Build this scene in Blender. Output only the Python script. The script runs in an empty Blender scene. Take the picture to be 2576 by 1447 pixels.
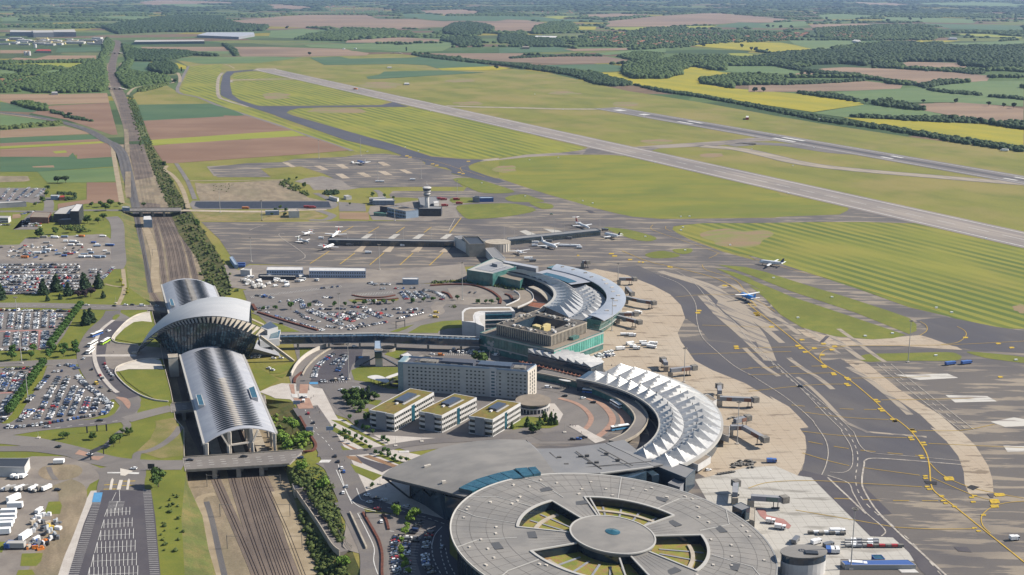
import bpy,math,random
from math import sin,cos,pi,atan,atan2,radians,ceil
import numpy as np
from mathutils import Vector as Vec
from mathutils.geometry import tessellate_polygon
random.seed(7);RNG=np.random.RandomState(11);rnd=RNG.uniform
S=bpy.context.scene
COL=S.collection
# --- camera
PITCH=atan(771.5/3080.0);HCAM=280.0
cam_d=bpy.data.cameras.new('camera');cam=bpy.data.objects.new('camera',cam_d);COL.objects.link(cam)
cam.location=(0,0,HCAM);cam.rotation_euler=(pi/2-PITCH,0,0)
cam_d.sensor_width=36.0;cam_d.lens=36.0*3080.0/2576.0
cam_d.clip_start=1.0;cam_d.clip_end=120000.0
S.camera=cam
# --- sky, sun, exposure
SUN_AZ=radians(6.0)
SUN_EL=radians(39.0)
sun_dir=Vec((cos(SUN_AZ)*cos(SUN_EL),sin(SUN_AZ)*cos(SUN_EL),sin(SUN_EL)))
w=bpy.data.worlds.new('World');S.world=w;w.use_nodes=True
nt=w.node_tree;bg=nt.nodes['Background']
sky=nt.nodes.new('ShaderNodeTexSky');sky.sky_type='NISHITA';sky.sun_disc=False
sky.sun_elevation=SUN_EL;sky.sun_rotation=pi/2-SUN_AZ
sky.air_density=1.0;sky.dust_density=0.6;sky.ozone_density=1.0
nt.links.new(sky.outputs[0],bg.inputs[0]);bg.inputs[1].default_value=0.085
sl=bpy.data.lights.new('sun','SUN');sl.energy=5.0;sl.angle=radians(0.5);sl.color=(1.0,0.92,0.80)
so=bpy.data.objects.new('sun',sl);COL.objects.link(so)
so.rotation_euler=(-sun_dir).to_track_quat('-Z','Y').to_euler();so.location=(3000,300,2500)
S.view_settings.view_transform='Standard';S.view_settings.look='None'
S.view_settings.gamma=1.0;S.view_settings.exposure=0.82
S.render.engine='CYCLES'
# --- surveying: a sight line to a point of the ground (or of height z)
F0=3080.0
def G(u,v,z=0.0):
 x=(u-1288.0)/F0;y=-(v-723.5)/F0
 d=(x,cos(PITCH)+y*sin(PITCH),-sin(PITCH)+y*cos(PITCH))
 t=(z-HCAM)/d[2]
 return Vec((d[0]*t,d[1]*t,z))
TG={}
for c_,X_ in enumerate((0,627.6,1255.2,1882.8)):
 for r_,Y_ in enumerate((0,346.5,693.1,1057.3)):
  TG['%d%d'%(c_,r_)]=(X_,Y_,.26925)
TG['P']=(0,0,1.0)
TG['A']=(440/1.2986,880/1.2986,560/2572/1.2986)
TG['B']=(560/1.2986,1120/1.2986,380/2569/1.2986)
TG['C']=(600/1.2986,1330/1.2986,380/2569/1.2986)
TG['D']=(1500/1.2986,820/1.2986,640/2572/1.2986)
def W(t,x,y,z=0.0):
 a=TG[t];return G(a[0]+x*a[2],a[1]+y*a[2],z)
def ones(text,k=1):
 """outline written as plain numbers; #nn names the survey sheet of the points after it"""
 out=[];sheet_tag='';have=[]
 for word in text.split():
  if word[0]=='#':sheet_tag=word[1:];continue
  have.append(int(word)*k)
  if len(have)==2:out.append((sheet_tag,*have)if sheet_tag else tuple(have));have=[]
 return out
def tens(text):return ones(text,10)
def WL(t,pts,z=0.0):
 """'03', [(x,y),...]; an item may be (tag,x,y)"""
 return[W(p[0],p[1],p[2],z)if len(p)==3 else W(t,p[0],p[1],z)for p in pts]
def ndc(w_):
 d=Vec(w_)-Vec((0,0,HCAM))
 fw=Vec((0,cos(PITCH),-sin(PITCH)));up=Vec((0,sin(PITCH),cos(PITCH)))
 k=d.dot(fw)
 if k<=1:return(-9e9,-9e9)
 return(1288+F0*d.x/k,723.5-F0*d.dot(up)/k)
 # --- materials
MATS={}
def mat(name,c1,c2=None,scale=20.0,stretch=(1,1,1),rot=0.0,rough=0.9,metal=0.0,c3=None,scale2=200.0,f2=0.35,lo=0.35,hi=0.65,spec=0.3,alpha=1.0,trans=0.0,fine=0.0,grain=1.0,wave=None,detail=4.0,brick=None):
 """procedural surface: c1/c2 mixed by stretched noise of size scale (m), c3 mixed in by broad noise of size scale2"""
 if name in MATS:return MATS[name]
 m=bpy.data.materials.new(name);m.use_nodes=True;n=m.node_tree;N=n.nodes;L=n.links
 b=N['Principled BSDF']
 b.inputs['Roughness'].default_value=rough;b.inputs['Metallic'].default_value=metal
 b.inputs['Specular IOR Level'].default_value=spec
 c1=(*c1,1);b.inputs['Base Color'].default_value=c1
 if trans:b.inputs['Transmission Weight'].default_value=trans
 if alpha<1:b.inputs['Alpha'].default_value=alpha
 if c2 is None and c3 is None and not wave:MATS[name]=m;return m
 tc=N.new('ShaderNodeNewGeometry')
 def noise(sc,st,dt,rt):
  mp=N.new('ShaderNodeMapping');mp.vector_type='TEXTURE'
  mp.inputs['Rotation'].default_value=(0,0,rt);mp.inputs['Scale'].default_value=(sc*st[0],sc*st[1],sc*st[2])
  L.new(tc.outputs['Position'],mp.inputs['Vector'])
  no=N.new('ShaderNodeTexNoise');no.inputs['Scale'].default_value=1.0;no.inputs['Detail'].default_value=dt
  no.inputs['Roughness'].default_value=0.6
  L.new(mp.outputs[0],no.inputs['Vector']);return no
 def ramp(no,lo,hi):
  r=N.new('ShaderNodeMapRange');r.inputs[1].default_value=lo;r.inputs[2].default_value=hi
  r.interpolation_type='SMOOTHSTEP'
  L.new(no.outputs[0],r.inputs[0]);return r
 def mix(fac,a,bcol):
  x=N.new('ShaderNodeMix');x.data_type='RGBA'
  if isinstance(fac,float):x.inputs[0].default_value=fac
  else:L.new(fac,x.inputs[0])
  for s_,v_ in((6,a),(7,bcol)):
   if isinstance(v_,tuple):x.inputs[s_].default_value=v_
   else:L.new(v_,x.inputs[s_])
  return x.outputs[2]
 cur=c1
 if c2 is not None:
  r=ramp(noise(scale,stretch,detail,rot),lo,hi);cur=mix(r.outputs[0],cur,(*c2,1))
 if c3 is not None:
  r=ramp(noise(scale2,(1,1,1),3.0,0.7),0.42,0.66)
  mu=N.new('ShaderNodeMath');mu.operation='MULTIPLY';mu.inputs[1].default_value=f2
  L.new(r.outputs[0],mu.inputs[0]);cur=mix(mu.outputs[0],cur,(*c3,1))
 if wave:
  ang,wl,wc,ws=wave
  mp=N.new('ShaderNodeMapping');mp.vector_type='TEXTURE';mp.inputs['Rotation'].default_value=(0,0,ang)
  mp.inputs['Scale'].default_value=(wl,wl,wl)
  L.new(tc.outputs['Position'],mp.inputs['Vector'])
  wv=N.new('ShaderNodeTexWave');wv.inputs['Scale'].default_value=0.5;wv.inputs['Distortion'].default_value=.5
  wv.inputs['Detail'].default_value=2.0;wv.inputs['Detail Scale'].default_value=0.25;wv.bands_direction='X'
  L.new(mp.outputs[0],wv.inputs['Vector'])
  r=ramp(wv,0.25,0.75);n2=ramp(noise(90.0,(1,3,1),3.0,ang),0.3,0.6)
  mu=N.new('ShaderNodeMath');mu.operation='MULTIPLY';L.new(r.outputs[0],mu.inputs[0]);L.new(n2.outputs[0],mu.inputs[1])
  m2=N.new('ShaderNodeMath');m2.operation='MULTIPLY';m2.inputs[1].default_value=ws;L.new(mu.outputs[0],m2.inputs[0])
  cur=mix(m2.outputs[0],cur,(*wc,1))
 if brick:
  mp=N.new('ShaderNodeMapping');mp.vector_type='TEXTURE';mp.inputs['Rotation'].default_value=(0,0,brick[2])
  L.new(tc.outputs['Position'],mp.inputs['Vector'])
  bt=N.new('ShaderNodeTexBrick');bt.offset=brick[5]if len(brick)>5 else 0.0
  bt.inputs['Scale'].default_value=1.0;bt.inputs['Brick Width'].default_value=brick[0];bt.inputs['Row Height'].default_value=brick[1]
  bt.inputs['Mortar Size'].default_value=brick[3];bt.inputs['Color1'].default_value=(0,0,0,1);bt.inputs['Color2'].default_value=(0,0,0,1)
  bt.inputs['Mortar'].default_value=(1,1,1,1)
  L.new(mp.outputs[0],bt.inputs['Vector']);mu=N.new('ShaderNodeMath');mu.operation='MULTIPLY';mu.inputs[1].default_value=0.6
  L.new(bt.outputs[0],mu.inputs[0]);cur=mix(mu.outputs[0],cur,(*brick[4],1))
 if fine:
  fn=noise(grain,(1,1,1),2.0,0.0);r=N.new('ShaderNodeMapRange')
  r.inputs[1].default_value=0.3;r.inputs[2].default_value=0.7;r.inputs[3].default_value=1-fine;r.inputs[4].default_value=1+fine
  L.new(fn.outputs[0],r.inputs[0])
  vm=N.new('ShaderNodeVectorMath');vm.operation='SCALE';L.new(cur,vm.inputs[0]);L.new(r.outputs[0],vm.inputs['Scale'])
  cur=vm.outputs[0]
 L.new(cur,b.inputs['Base Color'])
 MATS[name]=m;return m
def coat(*given,**options):return mat('coat %d'%len(MATS),*given,**options)
RW=atan2(0.892,-0.452)
TRK=atan2(0.948,-0.318)
def srgb(r,g,b):
 f=lambda c:(c/255/12.92)if c<=10 else(((c/255+.055)/1.055)**2.4)
 return(f(r),f(g),f(b))
K=0.60
def C8(r,g,b,k=None):
 """surface colour behind a sunlit picture colour"""
 k=K if k is None else k
 return tuple(min(.85,c*k)for c in srgb(r,g,b))
 # --- mesh building
class MB:
 def __init__(s):s.v=[];s.f=[];s.m=[]
 def add(s,vs,fs,mi=0):
  o=len(s.v);s.v.extend([tuple(p)for p in vs]);s.f.extend([tuple(i+o for i in f)for f in fs]);s.m.extend([mi]*len(fs))
 def box(s,c,size,rz=0.0,mi=0,base=True):
  """c = centre of the base, size = (x,y,z)"""
  hx,hy=size[0]/2,size[1]/2;z0=c[2]if base else c[2]-size[2]/2;z1=z0+size[2]
  cs,sn=cos(rz),sin(rz)
  q=[(c[0]+x*cs-y*sn,c[1]+x*sn+y*cs)for x,y in((-hx,-hy),(hx,-hy),(hx,hy),(-hx,hy))]
  s.add([(x,y,z0)for x,y in q]+[(x,y,z1)for x,y in q],[(3,2,1,0),(4,5,6,7),(0,1,5,4),(1,2,6,5),(2,3,7,6),(3,0,4,7)],mi)
  return s
 def prism(s,pts,z0,z1,mi=0,top=None,bottom=True):
  pts=[Vec((p[0],p[1],0))for p in pts];n=len(pts)
  a=sum(pts[i].x*pts[(i+1)%n].y-pts[(i+1)%n].x*pts[i].y for i in range(n))
  if a<0:pts=pts[::-1]
  tri=tessellate_polygon([pts])
  o=[(p.x,p.y,z0)for p in pts]+[(p.x,p.y,z1)for p in pts]
  s.add(o,[(i,(i+1)%n,n+(i+1)%n,n+i)for i in range(n)],mi)
  tt=[]
  for t in tri:
   x,y,z=t;nz=(pts[y]-pts[x]).cross(pts[z]-pts[x]).z
   tt.append((x,y,z)if nz>0 else(z,y,x))
  s.add([(p.x,p.y,z1)for p in pts],tt,mi if top is None else top)
  if bottom:s.add([(p.x,p.y,z0)for p in pts],[t[::-1]for t in tt],mi)
  return s
 def bar(s,a,b,wd,ht=None,mi=0):
  a=Vec(a);b=Vec(b);ht=wd if ht is None else ht;d=(b-a)
  if d.length<1e-6:return s
  d.normalize();up=Vec((0,0,1))if abs(d.z)<.95 else Vec((1,0,0))
  r=d.cross(up).normalized();u=r.cross(d).normalized()
  q=[]
  for p in(a,b):
   for sx,sz in((-1,-1),(1,-1),(1,1),(-1,1)):q.append(p+r*sx*wd/2+u*sz*ht/2)
  s.add(q,[(0,1,2,3),(7,6,5,4),(0,4,5,1),(1,5,6,2),(2,6,7,3),(3,7,4,0)],mi)
  return s
 def tube(s,a,b,r0,r1=None,n=8,mi=0,caps=True):
  a=Vec(a);b=Vec(b);r1=r0 if r1 is None else r1;d=(b-a).normalized()
  up=Vec((0,0,1))if abs(d.z)<.95 else Vec((1,0,0));x=d.cross(up).normalized();y=x.cross(d).normalized()
  q=[]
  for p,r in((a,r0),(b,r1)):
   for i in range(n):
    t=2*pi*i/n;q.append(p+x*cos(t)*r+y*sin(t)*r)
  s.add(q,[(i,(i+1)%n,n+(i+1)%n,n+i)for i in range(n)],mi)
  if caps:s.add(q[n:],[tuple(range(n))],mi);s.add(q[:n],[tuple(range(n))[::-1]],mi)
  return s
 def loft(s,rings,mi=0,close=True,caps=True):
  n=len(rings[0]);o=[]
  for r in rings:o+=[tuple(p)for p in r]
  fs=[]
  for k in range(len(rings)-1):
   for i in range(n if close else n-1):
    j=(i+1)%n;fs.append((k*n+i,k*n+j,(k+1)*n+j,(k+1)*n+i))
  if caps and close:fs.append(tuple(range(n))[::-1]);fs.append(tuple((len(rings)-1)*n+i for i in range(n)))
  s.add(o,fs,mi)
  return s
 def grid(s,P,mi=0,flip=False):
  h=len(P);w_=len(P[0]);o=[tuple(p)for r in P for p in r]
  fs=[(i*w_+j,i*w_+j+1,(i+1)*w_+j+1,(i+1)*w_+j)for i in range(h-1)for j in range(w_-1)]
  if flip:fs=[f[::-1]for f in fs]
  s.add(o,fs,mi)
  return s
 def build(s,name,mats,parent=None,smooth=False,label=None):
  me=bpy.data.meshes.new(name);v=s.v
  off=origin_of(parent)if parent is not None else None
  if off is not None:v=[(p[0]-off[0],p[1]-off[1],p[2]-off[2])for p in v]
  me.from_pydata(v,[],s.f)
  mats=mats if isinstance(mats,(list,tuple))else[mats]
  for m in mats:me.materials.append(m)
  if len(mats)>1:me.polygons.foreach_set('material_index',s.m)
  if smooth:me.polygons.foreach_set('use_smooth',[True]*len(me.polygons))
  me.update()
  o=bpy.data.objects.new(name,me);COL.objects.link(o)
  if parent is not None:o.parent=parent
  if label:o['label']=label
  return o
def origin_of(p):
 l=Vec((0,0,0))
 while p is not None:l=l+p.location;p=p.parent
 return l
def tag(o,label,cat,group=None,kind=None):
 o['label']=label;o['category']=cat
 if group:o['group']=group
 if kind:o['kind']=kind
 return o
def thing(name,label,cat,loc=(0,0,0),group=None,rz=0.0):
 o=bpy.data.objects.new(name,None);COL.objects.link(o);o.location=loc;o.rotation_euler=(0,0,rz)
 o.empty_display_size=0.5
 return tag(o,label,cat,group)
def part(name,mb,m,parent,smooth=False,label=None):return mb.build(name,m,parent,smooth,label)
def struct(o):o['kind']='structure';return o
def curve(pts,n=6,closed=False):
 """Catmull-Rom through the points"""
 P=[Vec(p)for p in pts];m=len(P);out=[]
 rng=range(m)if closed else range(m-1)
 for i in rng:
  p0=P[(i-1)%m]if closed or i>0 else P[0];p1=P[i];p2=P[(i+1)%m]
  p3=P[(i+2)%m]if closed or i+2<m else P[-1]
  for k in range(n):
   t=k/n
   out.append(0.5*((2*p1)+(p2-p0)*t+(2*p0-5*p1+4*p2-p3)*t*t+(3*p1-p0-3*p2+p3)*t**3))
 if not closed:out.append(P[-1])
 return out
LZ=0.05
SHEETN=[0]
def sheet(name,pts,level,m,smooth=0,z=0.0,parent=None):
 """a flat surface lying on the ground, level counts the coats below it"""
 if smooth:pts=curve(pts,smooth,True)
 SHEETN[0]+=1;zz=z+level*LZ+(SHEETN[0]%25)*.0017;P=[Vec((p[0],p[1],0))for p in pts]
 tri=tessellate_polygon([P]);mb=MB();tt=[]
 for t in tri:
  x,y,q=t;nz=(P[y]-P[x]).cross(P[q]-P[x]).z
  tt.append((x,y,q)if nz>0 else(q,y,x))
 mb.add([(p.x,p.y,zz)for p in P],tt)
 o=mb.build(name,m,parent)
 if parent is None:struct(o)
 return o
def sides(P,wl,wr):
 L_,R_=[],[]
 for i,p in enumerate(P):
  a=P[max(0,i-1)];b=P[min(len(P)-1,i+1)];d=Vec((b[0]-a[0],b[1]-a[1],0))
  if d.length<1e-6:d=Vec((1,0,0))
  d.normalize();n=Vec((-d.y,d.x,0));q=Vec((p[0],p[1],0));L_.append(q+n*wl);R_.append(q-n*wr)
 return L_,R_
def ribbon(name,pts,width,level,m,smooth=6,z=0.0,thick=0.0,parent=None,mb=None):
 P=curve(pts,smooth)if smooth else[Vec(p)for p in pts]
 L_,R_=sides(P,width/2,width/2);SHEETN[0]+=1;zz=z+level*LZ+(SHEETN[0]%25)*.0017;own=mb is None;mb=mb or MB();n=len(P)
 top=[(p.x,p.y,zz+thick)for p in L_]+[(p.x,p.y,zz+thick)for p in R_]
 mb.add(top,[(n+i,n+i+1,i+1,i)for i in range(n-1)])
 if thick:
  for A,fl in((L_,False),(R_,True)):
   q=[(p.x,p.y,zz)for p in A]+[(p.x,p.y,zz+thick)for p in A]
   mb.add(q,[((i,n+i,n+i+1,i+1)if fl else(i,i+1,n+i+1,n+i))for i in range(n-1)])
 if not own:return None
 o=mb.build(name,m,parent)
 if parent is None:struct(o)
 return o
def dashes(P,width,on,off,z,mb):
 """broken line along world points"""
 P=[Vec((p[0],p[1],0))for p in P];d=0.0;seg=[];state=True;rem=on;cur=[P[0]]
 for i in range(len(P)-1):
  a,b=P[i],P[i+1];L_=(b-a).length
  if L_<1e-6:continue
  pos=0.0;u=(b-a)/L_
  while L_-pos>rem:
   pos+=rem;q=a+u*pos
   if state:cur.append(q);seg.append(cur)
   state=not state;rem=on if state else off;cur=[q]
  rem-=(L_-pos);cur.append(b)
 if state and len(cur)>1:seg.append(cur)
 for s_ in seg:
  L2,R2=sides(s_,width/2,width/2);n=len(s_)
  mb.add([(p.x,p.y,z)for p in L2]+[(p.x,p.y,z)for p in R2],[(n+i,n+i+1,i+1,i)for i in range(n-1)])
def along(P,step,start=0.0):
 """points and headings every step metres"""
 out=[];need=start
 for i in range(len(P)-1):
  a=Vec((P[i][0],P[i][1],0));b=Vec((P[i+1][0],P[i+1][1],0));L_=(b-a).length;pos=need
  while pos<=L_ and L_>0:out.append((a+(b-a)*pos/L_,atan2(b.y-a.y,b.x-a.x)));pos+=step
  need=pos-L_
 return out
 # --- ground materials
class Mats(dict):
 __getattr__=dict.__getitem__
 __setattr__=dict.__setitem__
M=Mats()
M.grass=coat(C8(133,132,53),C8(115,119,44),60,(2.5,1,1),RW,c3=C8(150,136,76),scale2=170,f2=.8,fine=.14,grain=2.5)
M.mown=coat(C8(150,148,49),C8(133,138,47),40,(3,1,1),RW,c3=C8(153,141,67),scale2=180,f2=.4,wave=(RW+pi/2,30.0,C8(102,115,42),1.0),fine=.10,grain=1.2)
M.mown_fine=coat(C8(144,143,54),C8(128,133,46),40,(3,1,1),RW,c3=C8(149,136,62),scale2=180,f2=.4,wave=(RW+pi/2+.02,25.0,C8(88,106,38),1.0),fine=.14,grain=1.0)
M.mottle=coat(C8(122,128,43),C8(139,135,48),45,(3,1,1),0.1,c3=C8(97,110,39),scale2=130,f2=.5,lo=.4,hi=.6,fine=.12,grain=1.2)
M.lawn=coat(C8(112,121,43),C8(126,128,48),12,c3=C8(99,106,36),scale2=50,f2=.5,fine=.12,grain=.8)
M.verge=coat(C8(133,125,70),C8(160,140,100),14,(1,1,1),c3=C8(108,115,54),scale2=40,f2=.7,fine=.15,grain=.9)
M.bank=coat(C8(100,108,55),C8(124,114,68),9,c3=C8(81,91,45),scale2=30,f2=.7,fine=.2,grain=.9)
M.brown=coat(C8(136,106,86),C8(148,119,97),60,(5,1,1),0.06,c3=C8(122,94,76),scale2=180,f2=.45,fine=.06,grain=2)
M.loam=coat(C8(140,117,96),C8(160,134,109),150,(4,1,1),0.05,c3=C8(112,94,80),scale2=600,f2=.5)
M.tan=coat(C8(162,136,108),C8(146,120,94),60,(5,1,1),0.06)
M.dgreen=coat(C8(79,108,72),C8(69,99,66),60,(3,1,1),0.1,c3=C8(95,115,75),scale2=160,f2=.4,fine=.05,grain=3)
M.mid=coat(C8(104,127,75),C8(93,117,70),70,(3,1,1),0.1,c3=C8(122,136,82),scale2=220,f2=.4)
M.lime=coat(C8(153,155,55),C8(141,147,54),40,(4,1,1),0.05)
M.rape=coat(C8(175,161,28),C8(152,147,33),60,(4,1,1),RW,c3=C8(153,148,45),scale2=200,f2=.6,fine=.08,grain=4)
M.gravel=coat(C8(160,144,120),C8(134,120,100),10,(3,1,1),TRK,c3=C8(130,122,98),scale2=45,f2=.6,fine=.15,grain=1)
M.path=coat(C8(176,160,134),C8(158,142,116),12)
M.ballast=coat(C8(118,105,95),C8(102,91,84),5,(10,1,1),TRK,c3=C8(146,130,116),scale2=40,f2=.5,fine=.15,grain=.8)
M.cinder=coat(C8(98,96,98),C8(112,108,106),6,(8,1,1),TRK,fine=.15,grain=.8)
M.rail=coat(C8(84,68,62),C8(70,58,54),20,rough=.6)
M.asph=coat(C8(118,113,112),C8(130,124,118),18,(3,1,1),0.3,c3=C8(104,100,102),scale2=70,f2=.6,fine=.07,grain=1)
M.road=coat(C8(132,126,122),C8(120,115,112),10,(3,1,1),0.6,c3=C8(142,136,130),scale2=60,f2=.6,fine=.07,grain=.8)
M.roaddark=coat(C8(86,82,88),C8(94,90,94),14,c3=C8(78,76,84),scale2=60,f2=.6,fine=.08,grain=.8)
M.taxi_dark=coat(C8(78,80,92),C8(88,88,98),16,(8,1,1),RW,c3=C8(96,95,102),scale2=120,f2=.5)
M.lane_dark=coat(C8(92,89,92),C8(104,100,100),30,(3,1,1),RW,c3=C8(82,82,92),scale2=90,f2=.6,lo=.4,hi=.7,fine=.05,grain=1.2)
M.apron=coat(C8(112,106,102),C8(158,146,130),12,(5,.8,1),-0.06,c3=C8(92,89,92),scale2=90,f2=.75,lo=.51,hi=.57,fine=.05,grain=1,detail=5)
M.apron2=coat(C8(150,139,128),C8(100,95,96),12,(5,1,1),0.02,c3=C8(168,156,142),scale2=110,f2=.6,lo=.5,hi=.58,fine=.05,grain=1,detail=5)
M.conc=coat(C8(184,168,147),C8(138,123,106),6,(4,1,1),-0.06,c3=C8(196,184,166),scale2=60,f2=.5,lo=.56,hi=.62,fine=.05,grain=1,detail=5,brick=(7.5,5.0,.10,.12,C8(140,122,104)))
M.conc2=coat(C8(192,188,180),C8(150,146,138),8,(5,1,1),-0.06,c3=C8(204,200,192),scale2=50,f2=.5,lo=.54,hi=.62,fine=.04,grain=1,brick=(6.0,6.0,.08,.12,C8(140,134,126)),detail=5)
M.runway=coat(C8(142,134,130),C8(160,150,142),12,(20,1,1),RW,c3=C8(126,120,120),scale2=160,f2=.5)
M.runway_mid=coat(C8(168,158,148),C8(146,138,132),8,(30,1,1),RW,c3=C8(128,122,120),scale2=200,f2=.7)
M.runway_b=coat(C8(126,121,120),C8(136,130,127),12,(20,1,1),RW,c3=C8(114,111,112),scale2=160,f2=.5)
M.rubber=coat(C8(80,78,84),C8(106,102,102),6,(25,1,1),RW)
M.verge2=coat(C8(172,160,142),C8(150,140,128),10,(8,1,1),RW,lo=.45,hi=.6)
M.white=coat(C8(226,224,220),C8(200,198,194),3)
M.yellow=coat(C8(212,176,66),C8(190,158,70),5)
M.plate=coat(C8(222,186,56),C8(176,150,60),1.2)
M.bluepaint=coat(C8(96,160,206),C8(84,146,192),3)
M.redpaint=coat(C8(186,138,130),C8(170,122,116),4)
M.plaza=coat(C8(206,198,190),C8(192,184,176),6,c3=C8(214,208,200),scale2=25,f2=.4,brick=(2.4,1.2,.3,.05,C8(160,152,144),.5))
M.brickpave=coat(C8(176,142,124),C8(164,130,114),4,c3=C8(186,152,132),scale2=20,f2=.5)
M.soil=coat(C8(168,132,100),C8(146,112,86),6,c3=C8(120,104,84),scale2=20,f2=.6)
M.yard=coat(C8(146,138,130),C8(130,122,116),12,c3=C8(160,150,138),scale2=50,f2=.6,fine=.06)
M.carpark=coat(C8(130,124,120),C8(118,113,111),9,c3=C8(140,132,126),scale2=40,f2=.5,fine=.06,grain=.8)
M.concrete=coat(C8(190,180,164),C8(172,162,148),5,fine=.06,grain=.8)
M.pale=coat(C8(220,212,200),C8(206,198,188),6)
M.pond=coat(C8(60,64,76),C8(48,54,68),3,(1,6,1),rough=.7)
def patchwork():
 m=bpy.data.materials.new('countryside_patchwork');m.use_nodes=True;n=m.node_tree;N=n.nodes;L=n.links;b=N['Principled BSDF']
 b.inputs['Roughness'].default_value=.95;b.inputs['Specular IOR Level'].default_value=.1
 g=N.new('ShaderNodeNewGeometry')
 nz=N.new('ShaderNodeTexNoise');nz.inputs['Scale'].default_value=.0012;nz.inputs['Detail'].default_value=3
 L.new(g.outputs['Position'],nz.inputs['Vector'])
 sc=N.new('ShaderNodeVectorMath');sc.operation='SCALE';sc.inputs['Scale'].default_value=420;L.new(nz.outputs['Color'],sc.inputs[0])
 ad=N.new('ShaderNodeVectorMath');ad.operation='ADD';L.new(g.outputs['Position'],ad.inputs[0]);L.new(sc.outputs[0],ad.inputs[1])
 mp=N.new('ShaderNodeMapping');mp.vector_type='TEXTURE';mp.inputs['Scale'].default_value=(400,260,1000);mp.inputs['Rotation'].default_value=(0,0,.25)
 L.new(ad.outputs[0],mp.inputs['Vector'])
 v=N.new('ShaderNodeTexVoronoi');v.voronoi_dimensions='2D';v.inputs['Scale'].default_value=1.0;L.new(mp.outputs[0],v.inputs['Vector'])
 sp=N.new('ShaderNodeSeparateColor');L.new(v.outputs['Color'],sp.inputs[0])
 cr=N.new('ShaderNodeValToRGB');cr.color_ramp.interpolation='CONSTANT';L.new(sp.outputs[0],cr.inputs[0])
 cols=[C8(89,114,73),C8(108,129,81),C8(140,119,98),C8(83,104,70),C8(129,138,82),C8(130,108,90),C8(100,121,77),C8(162,151,68),C8(93,108,73),C8(124,132,90)]
 cols=[tuple(c*.82 for c in q)for q in cols]
 e=cr.color_ramp.elements;e[0].color=(*cols[0],1);e[1].position=.1;e[1].color=(*cols[1],1)
 for i in range(2,10):x=e.new(i*.1);x.color=(*cols[i],1)
 n2=N.new('ShaderNodeTexNoise');n2.inputs['Scale'].default_value=.02;n2.inputs['Detail'].default_value=5;L.new(g.outputs['Position'],n2.inputs['Vector'])
 mr=N.new('ShaderNodeMapRange');mr.inputs[1].default_value=.3;mr.inputs[2].default_value=.7;mr.inputs[3].default_value=.85;mr.inputs[4].default_value=1.12;L.new(n2.outputs[0],mr.inputs[0])
 vm=N.new('ShaderNodeVectorMath');vm.operation='SCALE';L.new(cr.outputs[0],vm.inputs[0]);L.new(mr.outputs[0],vm.inputs['Scale'])
 L.new(vm.outputs[0],b.inputs['Base Color']);return m
M.country=patchwork()
# --- the railway cutting
CUT=[(('03',1740,1750),('03',2110,1750),('13',800,1750),('13',1180,1750),6.5),(('03',1712,1200),('03',1950,1200),('13',590,1200),('13',985,1290),6.5),(('03',1695,900),('03',1895,900),('13',470,900),('13',880,1000),6.5),(('03',1722,620),('03',1765,620),('13',385,625),('13',775,620),6.5),(('03',1738,480),None,None,('13',352,425),6.5),(('03',1725,340),None,('13',270,330),('13',590,275),6.5),(('03',1722,80),None,('13',215,0),('13',545,90),6.5),(('02',1640,1340),None,('12',150,1290),('12',400,1185),6.5),(('02',1622,1200),None,None,('12',112,1150),6.5),(('02',1600,1080),None,None,('12',84,1075),6.5),(('02',1535,830),None,None,('02',2290,760),6.5),(('02',1490,600),None,None,('02',2215,560),6.5),(('02',1405,262),None,None,('02',2062,240),6.5),(('01',1205,1400),('01',1388,1440),('01',1950,1440),('01',2190,1400),6.5),(('01',1165,1100),('01',1335,1100),('01',1840,1130),('01',2050,1100),6.5),(('01',1140,850),('01',1275,850),('01',1670,900),('01',1890,850),6.5),(('01',1130,700),('01',1250,735),('01',1600,735),('01',1785,690),6.5),(('01',1120,560),('01',1215,570),('01',1550,570),('01',1700,560),5.5),(('01',1080,300),('01',1150,310),('01',1430,310),('01',1560,300),3.5),(('01',1040,60),('01',1070,60),('01',1330,60),('01',1420,60),.6)]
LT,LF,RF,RT=[],[],[],[]
for a,b,c,d,dep in CUT:
 A=W(*a);D=W(*d);u=(D-A);u.z=0;u.normalize()
 B=W(*b,-dep)if b else Vec((*(A+u*.15).xy,-dep));Cc=W(*c,-dep)if c else Vec((*(D-u*.15).xy,-dep))
 LT.append(A);LF.append(B);RF.append(Cc);RT.append(D)
def build_ground():
 inner=[Vec((p.x,p.y,0))for p in LT]+[Vec((p.x,p.y,0))for p in reversed(RT)]
 R=60000.0
 outer=[Vec((-R,-3000,0)),Vec((R,-3000,0)),Vec((R,90000,0)),Vec((-R,90000,0))]
 box=[Vec((-900,200,0)),Vec((300,200,0)),Vec((300,2600,0)),Vec((-900,2600,0))]
 mb=MB()
 for loops in([outer,box[::-1]],[box,inner[::-1]]):
  allp=[p for l in loops for p in l];tri=tessellate_polygon(loops);tt=[]
  for t in tri:
   x,y,q=t;nz=(allp[y]-allp[x]).cross(allp[q]-allp[x]).z
   if abs(nz)<1e-6:continue
   tt.append((x,y,q)if nz>0 else(q,y,x))
  mb.add(allp,tt)
 struct(mb.build('ground',M.country))
 n=len(CUT);mb=MB();mb.grid([[LF[i],LF[i].lerp(RF[i],.33),LF[i].lerp(RF[i],.66),RF[i]]for i in range(n)],flip=True)
 struct(mb.build('railway_cutting_floor',M.gravel))
 mb=MB()
 def bank(T_,B_,sgn):
  rows=[]
  for i in range(n):rows.append([T_[i].lerp(B_[i],k)for k in(0,.5,1)])
  return rows
 mb.grid(bank(LT,LF,1),flip=True);o=mb.build('west_embankment',M.bank);struct(o)
 mb=MB();mb.grid(bank(RT,RF,1));o=mb.build('east_embankment',M.bank);struct(o)
build_ground()
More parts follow.
